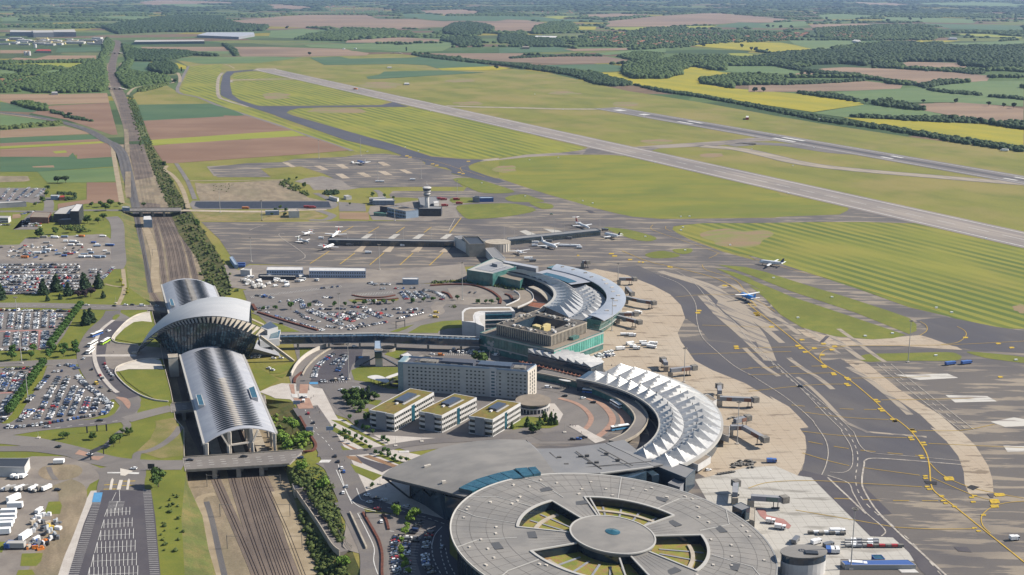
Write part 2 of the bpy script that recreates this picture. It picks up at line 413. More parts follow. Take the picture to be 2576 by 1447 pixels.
def wall_run(name,P,z0,z1,t,label,side=1,m=None):
 mb=MB();L_,R_=sides(P,t if side>0 else 0,0 if side>0 else t)
 q=[[(a.x,a.y,z0),(b.x,b.y,z0),(b.x,b.y,z1),(a.x,a.y,z1)]for a,b in zip(L_,R_)]
 mb.loft(q);o=mb.build(name,m or M.concrete);tag(o,label,'wall');return o
wall_run('retaining_wall',[LT[i]for i in range(4,13)],-6.6,.35,.5,'long concrete retaining wall along west side of station trench',1)
wall_run('retaining_wall',[RT[i]for i in(8,9,10,11,12)],-6.6,.35,.5,'concrete retaining wall along east side of station trench',-1)
# --- the two grass grounds on either side of the cutting
def gpoly(name,t,pts,lv,m,sm=0):return sheet(name,WL(t,pts),lv,M[m],sm)
rt=[Vec((p.x,p.y,0))for p in RT];lt=[Vec((p.x,p.y,0))for p in LT]
sheet('airfield_grass_ground',rt[:]+WL('00',tens('142 136 134 113 129 98 124 89 130 85 156 80 166 86 176 62 164 56 225 54 #10 56 53 85 52 135 50 164 53 #20 10 64 50 69 120 85 190 96 257 108 #30 70 116 150 128 257 142 #P 300 48 330 190 130 190 100 160')),1,M.grass)
sheet('west_grass_ground',lt[:]+WL('01',tens('100 4 0 0 #P -50 34 -70 170 30 170')),1,M.lawn)
# --- fields
FN=[0]
FIELDS=[('00',tens('0 88 64 88 100 87 102 96 44 98 18 100 0 94'),'tan'),('00',tens('44 99 102 96 110 126 104 126 84 119 62 112 30 106 34 104 44 104'),'brown'),('00',tens('0 95 15 98 34 104 28 105 0 104'),'dgreen'),('00',tens('0 107 24 110 44 113 59 117 30 118 0 122'),'mid'),('00',tens('0 122 60 118 76 122 87 125 0 129'),'tan'),('00',tens('0 129 86 126 94 130 0 134'),'dgreen'),('00',tens('0 134 94 130 98 132 0 137'),'brown'),('00',tens('0 137 98 132 101 134 0 139'),'lime'),('01',tens('0 11 100 5 104 10 106 18 72 20 72 16 64 18 0 18'),'brown'),('01',tens('0 18 64 18 68 14 72 20 105 18 106 27 35 32 0 32'),'dgreen'),('01',tens('35 32 106 28 109 41 80 42 44 42'),'mid'),('01',tens('81 42 109 42 112 60 80 62 54 67 54 62 81 58'),'brown'),('01',tens('49 13 61 12 63 14 52 15'),'lime'),('01',tens('30 27 50 26 51 28 31 28'),'tan'),('00',tens('129 98 196 97 218 103 229 108 134 113'),'dgreen'),('00',tens('134 113 229 108 257 118 257 123 141 131'),'brown'),('11',tens('0 2 -40 2 -90 8 -80 24 -70 24 0 19 45 16 93 12 74 5 58 0 40 -3 10 -4'),'brown'),('00',tens('141 131 257 123 #10 40 122 53 127 0 130 # 233 130 142 136'),'lime'),('10',tens('-24 108 0 109 40 122 0 124 -24 125'),'brown'),('00',tens('120 58 140 58 144 60 138 65 135 68 120 65'),'dgreen'),('00',tens('140 58 166 59 174 62 174 65 165 64 156 60 145 60'),'rape'),('00',tens('132 44 210 44 218 48 133 48'),'loam'),('00',tens('215 44 257 44 #10 90 46 110 52 56 53 # 226 53 221 49'),'loam'),('00',tens('178 48 213 48 220 50 182 51'),'mid'),('00',tens('164 56 172 54 226 53 257 53 #10 50 54 10 59 # 190 60'),'mid'),('00',tens('0 60 84 58 85 61 64 63 0 63'),'lime'),('00',tens('0 66 43 64 59 66 56 69 0 69'),'mid'),('00',tens('54 45 99 44 96 48 52 49'),'dgreen'),('00',tens('0 47 28 47 29 50 0 50'),'tan'),('00',tens('77 16 118 15 147 16 140 18 115 19'),'mid'),('00',tens('210 20 257 16 #10 50 14 110 14 120 18 150 18 182 20 257 18 #20 30 20 50 22 33 29 0 29 #10 230 29 220 24 185 25 140 27 90 26 50 26 0 24 # 230 24'),'loam'),('10',tens('20 29 50 27 78 30 65 34 40 36 18 35'),'mid'),('10',tens('50 42 110 41 138 42 190 40 190 43 180 48 150 49 120 47 56 44'),'mid'),('10',tens('90 38 140 35 178 37 176 40 90 40'),'loam'),('10',tens('0 44 20 44 100 48 112 50 109 52 0 53'),'loam'),('10',tens('56 54 84 53 93 55 150 54 164 53 190 56 230 62 175 64 165 61 140 60 70 61'),'dgreen'),('10',tens('176 64 230 62 245 64 230 66 180 66'),'rape'),('10',tens('109 72 121 70 126 67 180 66 220 68 170 71 120 74 111 74'),'dgreen'),('10',tens('168 50 257 50 #20 20 52 100 53 125 57 110 59 60 60 10 58 # 190 54'),'loam'),('20',tens('0 45 56 44 74 48 40 49 0 50'),'dgreen'),('20',tens('40 61 100 60 116 62 115 67 85 68 64 66 50 64'),'dgreen'),('20',tens('90 68 115 68 125 74 160 73 170 66 176 63 185 63 210 68 235 69 220 72 189 74 190 79 220 83 257 86 #30 70 90 104 96 108 98 60 105 0 96 # 200 90 150 84 124 79'),'rape'),('20',tens('210 62 257 62 #30 40 66 60 70 10 69 # 235 69 212 67'),'mid'),('30',tens('40 70 70 64 90 63 120 64 180 67 226 71 223 76 170 79 148 78 115 74 90 70'),'loam'),('30',tens('138 60 150 58 196 59 205 62 233 64 224 66 160 65 145 64'),'loam'),('30',tens('0 80 60 79 110 76 144 80 142 83 100 85 45 86 0 86'),'loam'),('30',tens('80 86 144 83 160 82 218 76 257 76 257 100 195 96 145 96 105 93 90 90'),'mid'),('30',tens('60 106 108 98 118 99 166 104 206 112 195 113 90 110'),'mid'),('30',tens('88 110 130 112 210 116 257 122 257 137 190 127 130 118'),'rape'),('30',tens('145 98 195 96 225 98 257 102 257 117 220 116 205 111 166 104'),'loam'),('30',tens('38 38 100 38 117 40 95 43 64 47 43 42'),'mid'),('30',tens('0 40 30 40 42 42 64 47 40 50 20 48 0 47'),'rape'),('30',tens('56 23 110 22 120 24 90 26 60 26'),'loam'),('30',tens('0 22 55 20 56 24 20 27 0 26'),'mid'),('30',tens('0 15 37 18 25 21 0 21'),'loam'),('30',tens('192 32 220 32 256 35 254 36 210 34'),'lime'),('30',tens('138 40 160 38 200 38 180 40 145 42'),'rape'),('30',tens('145 42 210 40 257 38 257 41 200 44 170 44'),'mid'),('20',tens('99 26 150 25 210 24 195 26 130 28 106 28'),'lime'),('20',tens('40 16 56 15 74 16 56 18'),'lime'),('20',tens('0 15 40 16 56 18 90 18 76 20 50 20 0 18'),'dgreen'),('20',tens('72 25 91 25 90 28 72 28'),'rape'),('20',tens('100 25 102 20 150 15 200 12 257 17 257 20 215 22 190 24 150 25'),'loam'),('20',tens('74 14 110 13 140 14 110 17 85 16'),'loam'),('20',tens('200 25 224 21 257 22 #30 10 23 # 257 26 220 26'),'dgreen'),('20',tens('178 43 210 40 257 40 257 49 225 47 190 44'),'rape'),('20',tens('214 50 228 50 256 54 220 54'),'lime'),('20',tens('60 46 120 45 121 47 70 48'),'loam'),('20',tens('90 50 130 47 156 46 156 49 120 50 100 52'),'mid'),('30',tens('125 16 180 17 215 19 210 22 160 21 125 20'),'mid'),('30',tens('64 14 90 13 120 16 100 18 70 18'),'mid'),('30',tens('155 22 257 24 257 29 190 27'),'dgreen'),('30',tens('150 3 220 2 257 4 257 7 190 6'),'mid'),('30',tens('100 2 150 4 140 6 100 4'),'loam'),('10',tens('155 10 200 9 215 11 210 14 180 14 156 12'),'loam'),('10',tens('12 4 40 5 62 7 48 10 20 8'),'loam'),('10',tens('139 13 170 13 182 15 257 16 230 20 170 19 145 16'),'dgreen'),('00',tens('130 2 150 0 215 2 220 4 180 4 140 6'),'loam'),('00',tens('147 4 185 4 220 6 170 7'),'mid'),('00',tens('0 16 20 17 20 20 0 20'),'mid'),]
for t,pts,m in FIELDS:FN[0]+=1;sheet({'tan':'pale_field','brown':'brown_field','loam':'brown_field','dgreen':'wheat_field','mid':'crop_field','lime':'lime_field','rape':'rapeseed_field'}[m],WL(t,pts),2,M[m],0,FN[0]*.012)
mb=MB()
for x0 in(2240,2285,2350,2395):mb.add(WL('00',[(x0-8,1262),(x0+12,1262),(x0+62,1290),(x0+40,1290)],4*LZ),[(3,2,1,0)])
for x0 in(245,290):mb.add(WL('10',[(x0,1242),(x0+18,1242),(x0+72,1270),(x0+52,1270)],4*LZ),[(3,2,1,0)])
struct(mb.build('bare_drill_rows',M.brown))
# --- airfield
gpoly('mown_field','10',tens('37 104 46 102 110 101 150 100 256 122 #20 40 129 80 138 76 141 #21 60 15 0 18 #11 210 20 170 17 142 9 # 100 126 60 113'),2,'mown')
gpoly('mown_field','10',tens('-16 77 0 76 30 75 50 76 70 80 130 93 123 98 60 98 12 99 -16 96 -33 93 -39 88 -40 79'),2,'mown')
gpoly('mown_field','00',tens('218 70 230 67 257 68 #10 20 69 38 72 0 74 # 218 74'),2,'mown')
gpoly('mown_strip','00',tens('178 62 208 60 206 68 204 89 211 94 257 109 #10 40 117 120 140 100 142 40 121 -10 105 # 210 100 168 86'),2,'mown')
gpoly('meadow','21',tens('0 38 0 22 30 18 70 16 100 16 130 18 170 27 220 39 257 48 #31 30 54 87 61 94 65 90 70 60 74 0 74 # 170 76 125 74 90 66 50 54'),2,'mottle')
gpoly('mown_field','31',tens('-60 80 0 80 70 78 120 78 156 80 190 85 257 101 #P 290 70 290 83 #32 257 50 220 48 185 38 130 23 62 0 # 40 122 0 110 #21 210 106 170 90 162 85 170 82'),2,'mown_fine')
def bare(t,cx,cy,rx,ry,m='soilpatch'):
 pts=[]
 for k in range(14):
  a=2*pi*k/14;r=rnd(.75,1.2);pts.append((cx+rx*r*cos(a),cy+ry*r*sin(a)))
 sheet('bare_patch',WL(t,pts),2.5,M[m],3)
M.soilpatch=coat(C8(150,128,98),C8(134,136,76),25,(3,1,1),0.2,lo=.42,hi=.6,fine=.1)
for a in(('21',2230,940,330,85),('21',60,295,110,40),('20',1500,1325,150,25),('21',2000,165,120,22),('10',250,900,130,30),('10',800,1035,300,24),('10',1230,795,200,30),('10',1950,755,150,16),('20',1180,975,130,20),('32',2560,310,90,40),('20',600,872,160,14),('10',2050,968,130,18)):bare(*a)
LV_T=4
T_DARK=WL('00',ones('2460 652 2350 652 2180 665 2120 668 2085 700 2060 800 2060 890 2130 925 2300 990 2574 1078 #10 250 1085 500 1172 900 1312 1230 1390 #11 1300 120 1420 165 1400 180 1600 208 1645 235 1640 252 1840 282 1895 312 1880 332 2100 382 2320 428 2392 410 2200 350 2060 300 2045 268 2100 240 2195 212 2140 205 2000 203 1700 178 1450 97 #10 1400 1365 1000 1252 700 1165 400 1080 345 1055 380 1030 460 1012 700 1004 1100 1001 1490 1000 1340 955 1230 984 600 991 130 993 # 2400 988 2240 935 2170 885 2150 790 2152 715 2190 680 2350 664 2460 662'))
sheet('dark_taxiway',T_DARK,5,M.taxi_dark)
ribbon('taxiway_shoulder',WL('00',tens('208 68 204 74 204 89 212 94 233 100')),9,LV_T,M.verge2)
ribbon('perimeter_road',WL('00',tens('176 62 170 74 166 86 185 91 210 101 257 116 #10 40 122 96 141')),9,LV_T,M.road,3)
ribbon('perimeter_track',WL('00',tens('176 62 190 60 210 60 219 64')),5,3.5,M.path,3)
ribbon('cross_taxiway',WL('00',tens('215 77 217 75 257 74 #10 40 74 48 74')),20,LV_T,M.verge2,3)
sheet('cross_taxiway',WL('21',tens('0 20 0 21 30 18 70 16 95 16 125 17 150 10 200 8 235 4 257 3 257 -3 240 0 210 3 150 7 123 9 90 7 83 8 82 10 76 12 60 14 25 16')),LV_T,M.apron2)
sheet('cross_taxiway',WL('21',tens('0 19 0 21 -24 23 -20 21')),LV_T,M.verge2)
ribbon('cross_taxiway',WL('10',tens('183 99 210 100 257 101 #20 60 102 105 102')),24,LV_T,M.verge2,3)
ribbon('high_speed_taxiway',WL('21',tens('190 8 225 11 257 18 #31 40 22 70 27 120 32 180 37 230 41 270 44')),34,LV_T,M.asph,4)
ribbon('high_speed_taxiway_middle',WL('21',tens('190 8 225 11 257 18 #31 40 22 70 27 120 32 180 37 230 41 270 44')),27,LV_T+1,M.verge2,4)
ribbon('exit_taxiway',WL('20',tens('215 136 230 135 #30 0 134 40 136 80 142 #31 110 15')),36,LV_T,M.asph,4)
def line_pts(a,b,e0,e1,n=40):
 a=Vec(a);b=Vec(b);d=(b-a).normalized();a=a-d*e0;b=b+d*e1
 return[a.lerp(b,i/n)for i in range(n+1)]
RA=line_pts(W('P',2576,604),W('P',668,175.5),900,0)
RB=line_pts(W('P',2576,454),W('P',1524,272),900,0)
ribbon('runway',RA,74,6,M.runway,0)
ribbon('runway_worn_middle',RA[:-1],34,7,M.runway_mid,0)
mb=MB()
for s_ in(-29,29):
 q,_=sides(RA,s_,0);ribbon('',q,1.8,8,None,0,mb=mb)
dashes(RA,1.0,30,20,8*LZ,mb)
struct(mb.build('runway_edge_lines',M.white))
ribbon('second_runway',RB,66,6,M.runway_b,0)
ribbon('second_runway_rubber',[RB[i]for i in range(14,38)],16,7,M.rubber,0)
mb=MB()
for s_ in(-24,24):
 q,_=sides(RB,s_,0);ribbon('',q,1.6,8,None,0,mb=mb)
dirB=(RB[-1]-RB[0]).normalized();nB=Vec((-dirB.y,dirB.x,0))
for dist,ln,wd,off in((160,24,18,0),(330,50,8,12),(330,50,8,-12),(640,60,9,11),(640,60,9,-11),(900,26,7,11),(900,26,7,-11),(1150,24,6,11),(1150,24,6,-11),(60,30,20,0)):
 c=RB[-1]-dirB*dist+nB*off;mb.add([c+dirB*ln/2+nB*wd/2,c-dirB*ln/2+nB*wd/2,c-dirB*ln/2-nB*wd/2,c+dirB*ln/2-nB*wd/2],[(0,1,2,3)])
for i in range(len(mb.v)):mb.v[i]=(mb.v[i][0],mb.v[i][1],9.6*LZ if mb.v[i][2]<.1 else mb.v[i][2])
struct(mb.build('runway_markings',M.white))
gpoly('runway_turn_pad','10',tens('3 66 7 64 24 64 33 69 20 69 6 66'),5,'verge2')
gpoly('runway_junction','31',tens('56 74 85 72 93 68 94 65 90 62 130 64 200 83 175 80 145 80 110 79 56 79'),4,'apron')
gpoly('runway_junction','21',tens('78 6 124 9 148 10 130 18 100 16 78 16 82 11 86 9'),4.5,'apron')
# --- aprons
AP=WL('11',tens('#01 188 79 # 30 79 85 78 150 78 170 77 190 74 185 60 130 54 134 50 150 50 200 50 210 38 #21 0 38 20 45 45 53 70 60 90 66 110 71 125 74 150 76 170 76 257 75 #31 30 74 85 72 110 79 60 79 0 80 #21 190 80 170 82 163 83 162 86 166 89 180 96 210 107 240 115 #31 0 110 30 118 70 131 110 144 #32 100 12 150 30 185 38 210 46 230 50 257 50 #P 290 84 320 175 150 175 130 130 125 100 125 80 120 67 #11 130 124 60 120 0 118 #01 224 123 215 110 205 95'))
sheet('apron',AP,3,M.apron)
gpoly('apron_concrete','22',tens('56 0 90 -6 120 0 145 10 160 18 170 28 174 40 170 48 167 54 170 62 176 70 183 80 200 89 230 101 257 117 #32 20 113 38 123 48 133 56 142 #33 48 8 53 15 54 25 52 40 46 52 58 53 80 76 0 76 #23 150 30 # 100 90 70 60'),4,'conc')
gpoly('pale_apron_concrete','33',tens('-50 56 0 44 25 43 46 52 58 53 114 109 135 110 160 129 156 132 86 130 85 145 30 150 -30 90'),5,'conc2')
gpoly('apron_dark_strip','33',tens('46 52 50 47 74 53 108 62 134 88 122 89 145 110 160 123 186 145 205 165 185 165 160 140 150 124 135 110 114 109 100 95 59 54'),6,'roaddark')
LD=WL('22',tens('100 -6 120 1 145 10 160 18 170 28 174 40 186 48 196 60 205 61 225 64 190 61 171 62 176 70 183 80 200 89 230 101 257 117 #32 20 113 38 123 48 133 56 143 #33 48 8 53 15 55 25 52 40 50 47 74 53 108 62 170 62 204 67 202 60 201 48 196 34 185 20 170 7 #32 175 145 160 130 140 117 120 102 100 88 86 78 70 80 40 56 0 38 #22 190 8 150 0 130 -9'))
sheet('apron_taxilane',LD,4.5,M.lane_dark)
gpoly('apron_concrete_band','32',tens('89 79 106 80 113 84 140 106 160 119 180 131 195 145 #33 200 12 212 24 224 43 228 56 229 69 206 69 202 60 201 48 196 34 185 20 170 7 # 175 144 160 130 140 117 120 102 100 88'),5,'conc')
M.pale_slab=coat(C8(208,204,196),C8(160,152,146),6,(6,.7,1),0,lo=.52,hi=.6)
M.strip_wear=coat(C8(170,158,142),C8(126,120,116),8,(8,.6,1),RW,lo=.5,hi=.6)
gpoly('pale_stand_slab','32',tens('137 93 186 92 196 96 160 98'),5,'pale_slab')
gpoly('pale_stand_slab','32',tens('184 112 223 113 232 118 193 119'),5,'pale_slab')
gpoly('pale_stand_slab','32',tens('226 137 248 133 266 136 266 141 240 142'),5,'pale_slab')
gpoly('pale_stand_slab','33',tens('238 24 270 25 270 30 242 30'),5,'pale_slab')
for i,(x,y)in enumerate(((975,1065),(1240,1068),(1505,1070),(1768,1072))):
 gpoly('stand_slab','11',[(x,y),(x+85,y-62),(x+125,y-62),(x+78,y+2)],4,'conc')
for x in(1035,1290,1520,1780):gpoly('stand_slab','11',[(x,945),(x+60,905),(x+120,902),(x+60,948)],4,'conc2')
for a in(ones('410 850 560 868 590 880 500 890'),ones('190 875 250 865 350 905 290 925')):gpoly('stand_slab','21',a,4,'conc2')
gpoly('north_apron','11',tens('-3 24 30 23 42 20 90 18 100 16 125 15 142 17 160 20 164 25 189 31 189 34 208 38 190 39 200 46 150 46 105 47 94 46 70 34 48 27 10 29 20 37 0 37 -30 37 -38 28'),3,'apron')
for pts in(ones('600 265 660 262 740 300 680 303'),ones('805 250 870 248 935 288 870 290'),ones('1190 228 1250 228 1320 262 1250 264'),ones('800 340 870 338 940 380 870 383'),ones('1000 328 1070 326 1140 366 1080 368'),ones('1200 316 1270 315 1340 352 1270 353'),ones('1395 300 1450 298 1530 335 1470 336'),ones('305 232 360 232 435 275 390 278')):
 gpoly('stand_slab','11',pts,4,'conc')
gpoly('gravel_yard','01',tens('182 42 190 43 257 40 #11 30 40 55 56 68 59 0 59 # 187 59 184 52'),3,'gravel')
gpoly('works_yard','01',tens('193 27 210 26 257 24 #11 40 22 48 26 12 29 19 37 # 248 37 200 36'),3.5,'yard')
gpoly('service_yard','11',tens('42 41 52 38 68 36 86 40 94 46 104 47 90 49 60 49 56 44'),3.5,'yard')
gpoly('tower_yard','11',tens('113 64 134 62 162 58 186 57 192 64 196 74 165 78 115 77 111 70'),4,'yard')
gpoly('tower_car_park','11',tens('84 70 111 70 112 77 84 76'),4,'tan')
gpoly('tower_car_park','11',tens('83 60 108 62 109 69 84 69'),4,'road')
gpoly('small_apron','11',tens('133 51 209 50 212 52 250 52 254 54 230 55 180 56 131 56'),4,'apron')
ribbon('service_road',WL('01',tens('170 68 220 69 257 69 #11 40 68 72 67')),12,4,M.conc,3)
ribbon('service_road',WL('11',tens('62 52 73 57 79 62 78 65 74 66')),9,4,M.road,4)
ribbon('service_road',WL('11',tens('64 68 76 72 77 74 70 77 56 77')),10,4,M.road,4)
ribbon('service_road',WL('11',tens('118 49 122 52 123 56')),8,4,M.road,4)
gpoly('grass_island','11',tens('10 29 49 28 66 35 52 36 42 33 19 36'),5,'grass')
mb=MB();bs=WL('01',ones('1830 600 2574 598 #11 740 598 765 655 # 2574 662 1870 662 1815 640'));
gpoly('basin_rim','01',tens('177 62 180 59 257 59 #11 75 59 79 66 76 67 # 180 67'),4,'road')
sheet('lined_basin',bs,5,M.pond)
gpoly('grass_strip','01',tens('180 70 257 70 #11 62 69 71 74 55 77 0 78 # 187 78'),3,'verge')
for t,pts in(('21',tens('98 84 120 86 140 91 147 94 145 96 138 97 125 95 108 89')),('21',tens('137 109 150 106 160 107 169 110 165 112 150 113 140 112')),('21',tens('162 105 170 104 180 104 180 107 174 109 166 108')),('21',tens('6 56 22 53 33 56 42 60 13 60')),('21',tens('28 61 40 61 50 63 50 66 43 67 38 66')),('11',tens('190 39 208 38 230 44 248 51 220 52 205 47')),('11',tens('194 64 220 62 248 62 268 68 240 74 215 76 204 76 198 72')),('11',tens('188 57 205 56 216 59 206 61 190 61')),('32',tens('103 78 110 74 140 73 185 72 196 74 199 77 190 80 140 80 115 81 106 80')),('32',tens('204 72 215 72 260 77 260 82 240 80 220 77'))):
 gpoly('grass_island',t,pts,6,'lawn',3)
gpoly('grass_island','32',tens('0 3 40 20 100 40 147 56 135 59 115 60 80 57 50 49 30 37 15 21 0 9 #21 250 145 230 135 202 122 220 126 240 133'),6,'lawn')
gpoly('grass_island','21',tens('205 119 230 121 250 126 #32 25 0 60 11 90 20 130 33 150 40 157 46 157 52 150 55 100 35 40 15 2 0 # 225 125'),6,'lawn')
gpoly('taxiway_shoulder','32',tens('45 50 80 58 115 60 148 57 160 56 190 64 200 70 140 66 90 66 70 64 52 56'),5,'conc')
gpoly('dark_junction','32',tens('156 42 185 39 230 48 257 52 #P 280 88 270 89 # 257 73 210 70 190 66 162 56 168 50'),5,'lane_dark')
gpoly('apron_worn','32',tens('130 85 210 84 240 100 280 130 280 145 #33 270 50 230 43 210 20 195 2 # 170 118'),3.5,'apron2')
YC=ones('#21 1150 1060 1400 1160 #22 1700 -60 2100 60 2400 280 #32 0 270 320 520 560 720 700 830 930 970 1150 1150 1340 1330 #33 1390 0 1530 120 1650 290 1690 430 1705 600 1750 680 1900 790 2200 1030 2574 1330 2750 1480')
for pts,wd,m in((ones('#22 1500 -30 1850 60 2100 240 2400 520 #32 200 800'),10,'strip_wear'),(ones('#22 1900 190 2100 400 2400 620'),9,'strip_wear'),(ones('#22 1750 30 2000 110 2350 360 2574 520'),8,'strip_wear'),(ones('#21 1500 1250 2000 1400 #22 2200 100 2574 400'),9,'strip_wear')):
 ribbon('worn_strip',WL('22',pts),wd,5.5,M[m],6)
TL=curve(WL('22',YC),6);RS=np.random.RandomState(4)
for off,i0,i1,wd in((10,26,38,5),(22,28,44,4),(-12,26,40,5),(-26,27,38,6),(34,34,48,5),(-38,32,46,5),(-20,44,58,4),(14,50,66,5),(-34,52,70,3),(48,36,50,4),(-46,40,52,4)):
 q,_=sides(TL[i0:i1],off,0);ribbon('worn_strip',q,wd,5.5,M.strip_wear,0)
 # --- apron lines
mbw,mby,mbp=MB(),MB(),MB()
def ln(mb,t,pts,wd=.6,sm=6,lv=8,dash=None):
 P=curve(WL(t,pts),sm)if sm else WL(t,pts)
 if dash:dashes(P,wd,dash[0],dash[1],lv*LZ,mb)
 else:ribbon('',P,wd,lv,None,0,mb=mb)
E_LINE=ones('#22 1500 5 1700 90 1830 250 1850 430 1900 580 2020 700 2200 850 2400 960 #32 0 920 300 1110 480 1250 600 1360 #33 620 40 715 180 745 300 725 420 685 515')
ln(mbw,'22',E_LINE,.55)
SR=ones('#21 1500 1230 #22 1650 -40 1830 80 1990 270 2200 440 #32 0 600 240 830 480 1050 720 1300 870 1447 #33 870 110 960 260 970 420 900 490 760 490')
ln(mbw,'22',SR,.5)
SR2=ones('#32 270 830 520 1050 780 1270 960 1447 #33 985 120 1050 250 1160 310 1500 340 2000 385')
ln(mbw,'32',SR2,.5)
ln(mbw,'32',tens('#32 6 68 35 94 62 117 87 140 #33 94 14 101 28 102 40 100 56 105 72 120 88 150 112 180 145'),.7,dash=(5,5))
ln(mbw,'33',tens('199 42 150 38 118 36 109 38 108 42 106 56 108 66 120 85 140 104'),1.0)
ln(mbw,'33',tens('122 88 145 110 159 122 184 145 200 160'),1.2,0)
ln(mbw,'33',tens('74 54 110 88'),1.2,0)
ln(mbw,'33',tens('74 52 93 59 98 69 108 85 124 99 128 105 124 109'),.7)
for s_ in(0,60,130):ln(mbw,'32',[(1200+s_,830),(1420+s_,1010),(1700+s_,1230),(1980+s_,1447)],.6,dash=(6,5)if s_==60 else None)
ln(mby,'22',YC,.8)
for L_ in(ones('#22 1650 205 1900 185 2300 180'),ones('#22 1900 468 2574 490'),ones('#22 2200 688 #32 0 682 400 672 640 675'),ones('#22 1780 740 2200 728 #32 400 715'),ones('#32 560 720 620 690 900 662 1400 660 1850 652 2300 632 2700 610'),ones('#32 690 820 665 770 700 710 800 680 900 668'),ones('#32 0 932 760 915'),ones('#32 0 1088 450 1040 700 1022 890 1020'),ones('#32 960 965 1500 955 1700 945'),ones('#32 1240 1168 1800 1160 2100 1150'),ones('#32 500 1280 900 1330 1310 1352'),ones('#33 500 108 900 150 1480 168'),ones('#33 1580 100 1980 100 2300 42'),ones('#33 1680 222 2574 262'),ones('#33 500 310 750 385 940 430'),ones('#33 1080 450 1600 520'),ones('#33 0 640 200 585 600 570 1100 598 1620 628'),ones('#33 1370 1005 1700 1022 2110 1020'),ones('#33 440 845 1000 940 1370 1005'),ones('#33 1690 400 1820 520 2100 640 2574 735'),ones('#33 1710 540 2100 705 2300 755'),ones('#33 2260 1060 2190 990 2180 900 2270 820 2420 775 2700 755'),ones('#32 1600 432 1660 470 1665 520 1600 565'),ones('#32 1950 480 2020 520 2030 570 1950 630 1800 650'),ones('#31 0 1120 500 1260 #32 800 40 1400 220 1800 330'),ones('#21 1900 1190 1940 1240 2200 1330 #32 0 180 250 340'),ones('#21 1440 815 1420 850 1500 890 2000 1060 2040 1090 1960 1130'),ones('#21 1560 830 1560 855 1620 880')):
 ln(mby,'22',L_,.5)
for L_ in(ones('#32 0 865 400 855 680 850'),ones('#32 400 1215 800 1248 1200 1258'),ones('#33 560 205 1000 280 1590 335'),ones('#33 800 735 1300 755 1780 758'),ones('#22 2260 880 2574 862')):
 ln(mby,'22',L_,.6,3,dash=(9,7))
for a in((565,1180,745,1065),(845,1185,985,1080),(1125,1190,1258,1078),(1405,1192,1530,1080),(1680,1196,1810,1075),(1110,895,1210,835),(1370,895,1450,838),(1630,890,1700,838),(860,890,970,832),(1870,890,1980,750)):
 ln(mby,'11',[a[:2],a[2:]],1.0,0)
ln(mbw,'11',tens('186 87 192 76'),.8,0);ln(mbw,'11',tens('43 116 52 110 30 94 28 90 33 90'),.7,4)
ln(mbw,'11',tens('0 87 4 85 13 82'),.7,3)
for L_ in(ones('1380 170 1700 215 2000 305 2200 370'),ones('2140 240 1985 275 1975 300 2000 330')):ln(mby,'11',L_,.6)
for x0,y0 in((1470,170),(1710,245),(1750,257),(1500,182),(1960,325),(1995,336),(2045,221)):mbp.add(WL('11',[(x0-18,y0+4),(x0-12,y0-4),(x0+18,y0-4),(x0+16,y0+4)],9*LZ),[(0,1,2,3)])
for x0,y0,a in((1050,1083,26),(1080,1105,26),(1225,1138,22),(1310,1160,12),(1345,1163,12),(1590,1205,18),(1610,1210,14),(740,1100,12)):mbp.add(WL('21',[(x0-a,y0+6),(x0-a*.7,y0-6),(x0+a,y0-5),(x0+a*.8,y0+6)],9*LZ),[(0,1,2,3)])
def plate(t,x,y,a=25,b=7.5):
 mbp.add(WL(t,[(x-a,y-b*.3),(x-a*.8,y-b),(x+a*.7,y-b),(x+a,y),(x+a,y+b*.7),(x-a*.6,y+b)],9*LZ),[(5,4,3,2,1,0)])
for t,x,y in(('22',1868,328),('22',1858,349),('22',2110,95),('22',2400,350),('22',2420,370),('22',2215,662),('22',2220,681),('32',70,355),('32',85,372),('32',215,480),('32',500,600),('32',700,638),('32',805,662),('32',780,694),('32',690,742),('32',460,656),('32',490,680),('32',530,715),('32',700,843),('32',710,856),('32',790,912),('32',800,926),('32',918,957),('32',935,971),('32',915,1012),('32',935,1027),('32',1188,1161),('32',1210,1179),('32',1230,1246),('32',1250,1264),('32',1345,1343),('32',1368,1361),('32',1530,1440),('32',2028,580),('32',2335,636),('32',2460,674),('32',2355,948),('32',615,680),('33',1370,8),('33',1533,90),('33',1548,107),('33',1512,160),('33',1527,180),('33',1633,208),('33',1645,229),('33',1612,331),('33',1625,352),('33',1652,520),('33',1655,542),('33',1670,620),('33',1690,643),('33',1805,708),('33',1818,750),('33',1845,775),('33',1925,805),('33',2112,705),('33',2085,720),('33',2100,762),('33',2113,1006),('33',2152,1034),('33',2195,885)):plate(t,x,y)
plate('33',1872,545,50,20);plate('33',2345,696,55,16);plate('33',2300,758,48,22);plate('33',2300,803,42,16)
struct(mbw.build('apron_white_lines',mat('worn_apron_white',C8(204,196,184),C8(160,152,144),3)));struct(mby.build('apron_yellow_lines',M.yellow));struct(mbp.build('taxi_ground_signs',M.plate))
M.black=coat((.02,.02,.022));
gpoly('black_ground_sign','33',tens('164 57 176 58 176 61 166 60'),8.5,'black')
gpoly('black_ground_sign','33',tens('204 63 208 61 216 63 210 66'),8.5,'black')
gpoly('black_ground_sign','33',tens('223 69 229 69 229 73 226 73'),8.5,'roaddark')
plate('33',2095,632,42,12)
gpoly('red_stand_patch','33',tens('7 83 16 84 17 89 33 93 40 99 38 102 20 97 11 90'),7,'redpaint')
gpoly('dark_patch','33',tens('192 119 204 119 209 124 196 123'),7,'roaddark')
gpoly('dark_patch','32',tens('72 57 76 57 70 63 66 63'),7,'roaddark')
gpoly('dark_patch','21',tens('81 68 85 68 90 70 86 71'),7,'roaddark')
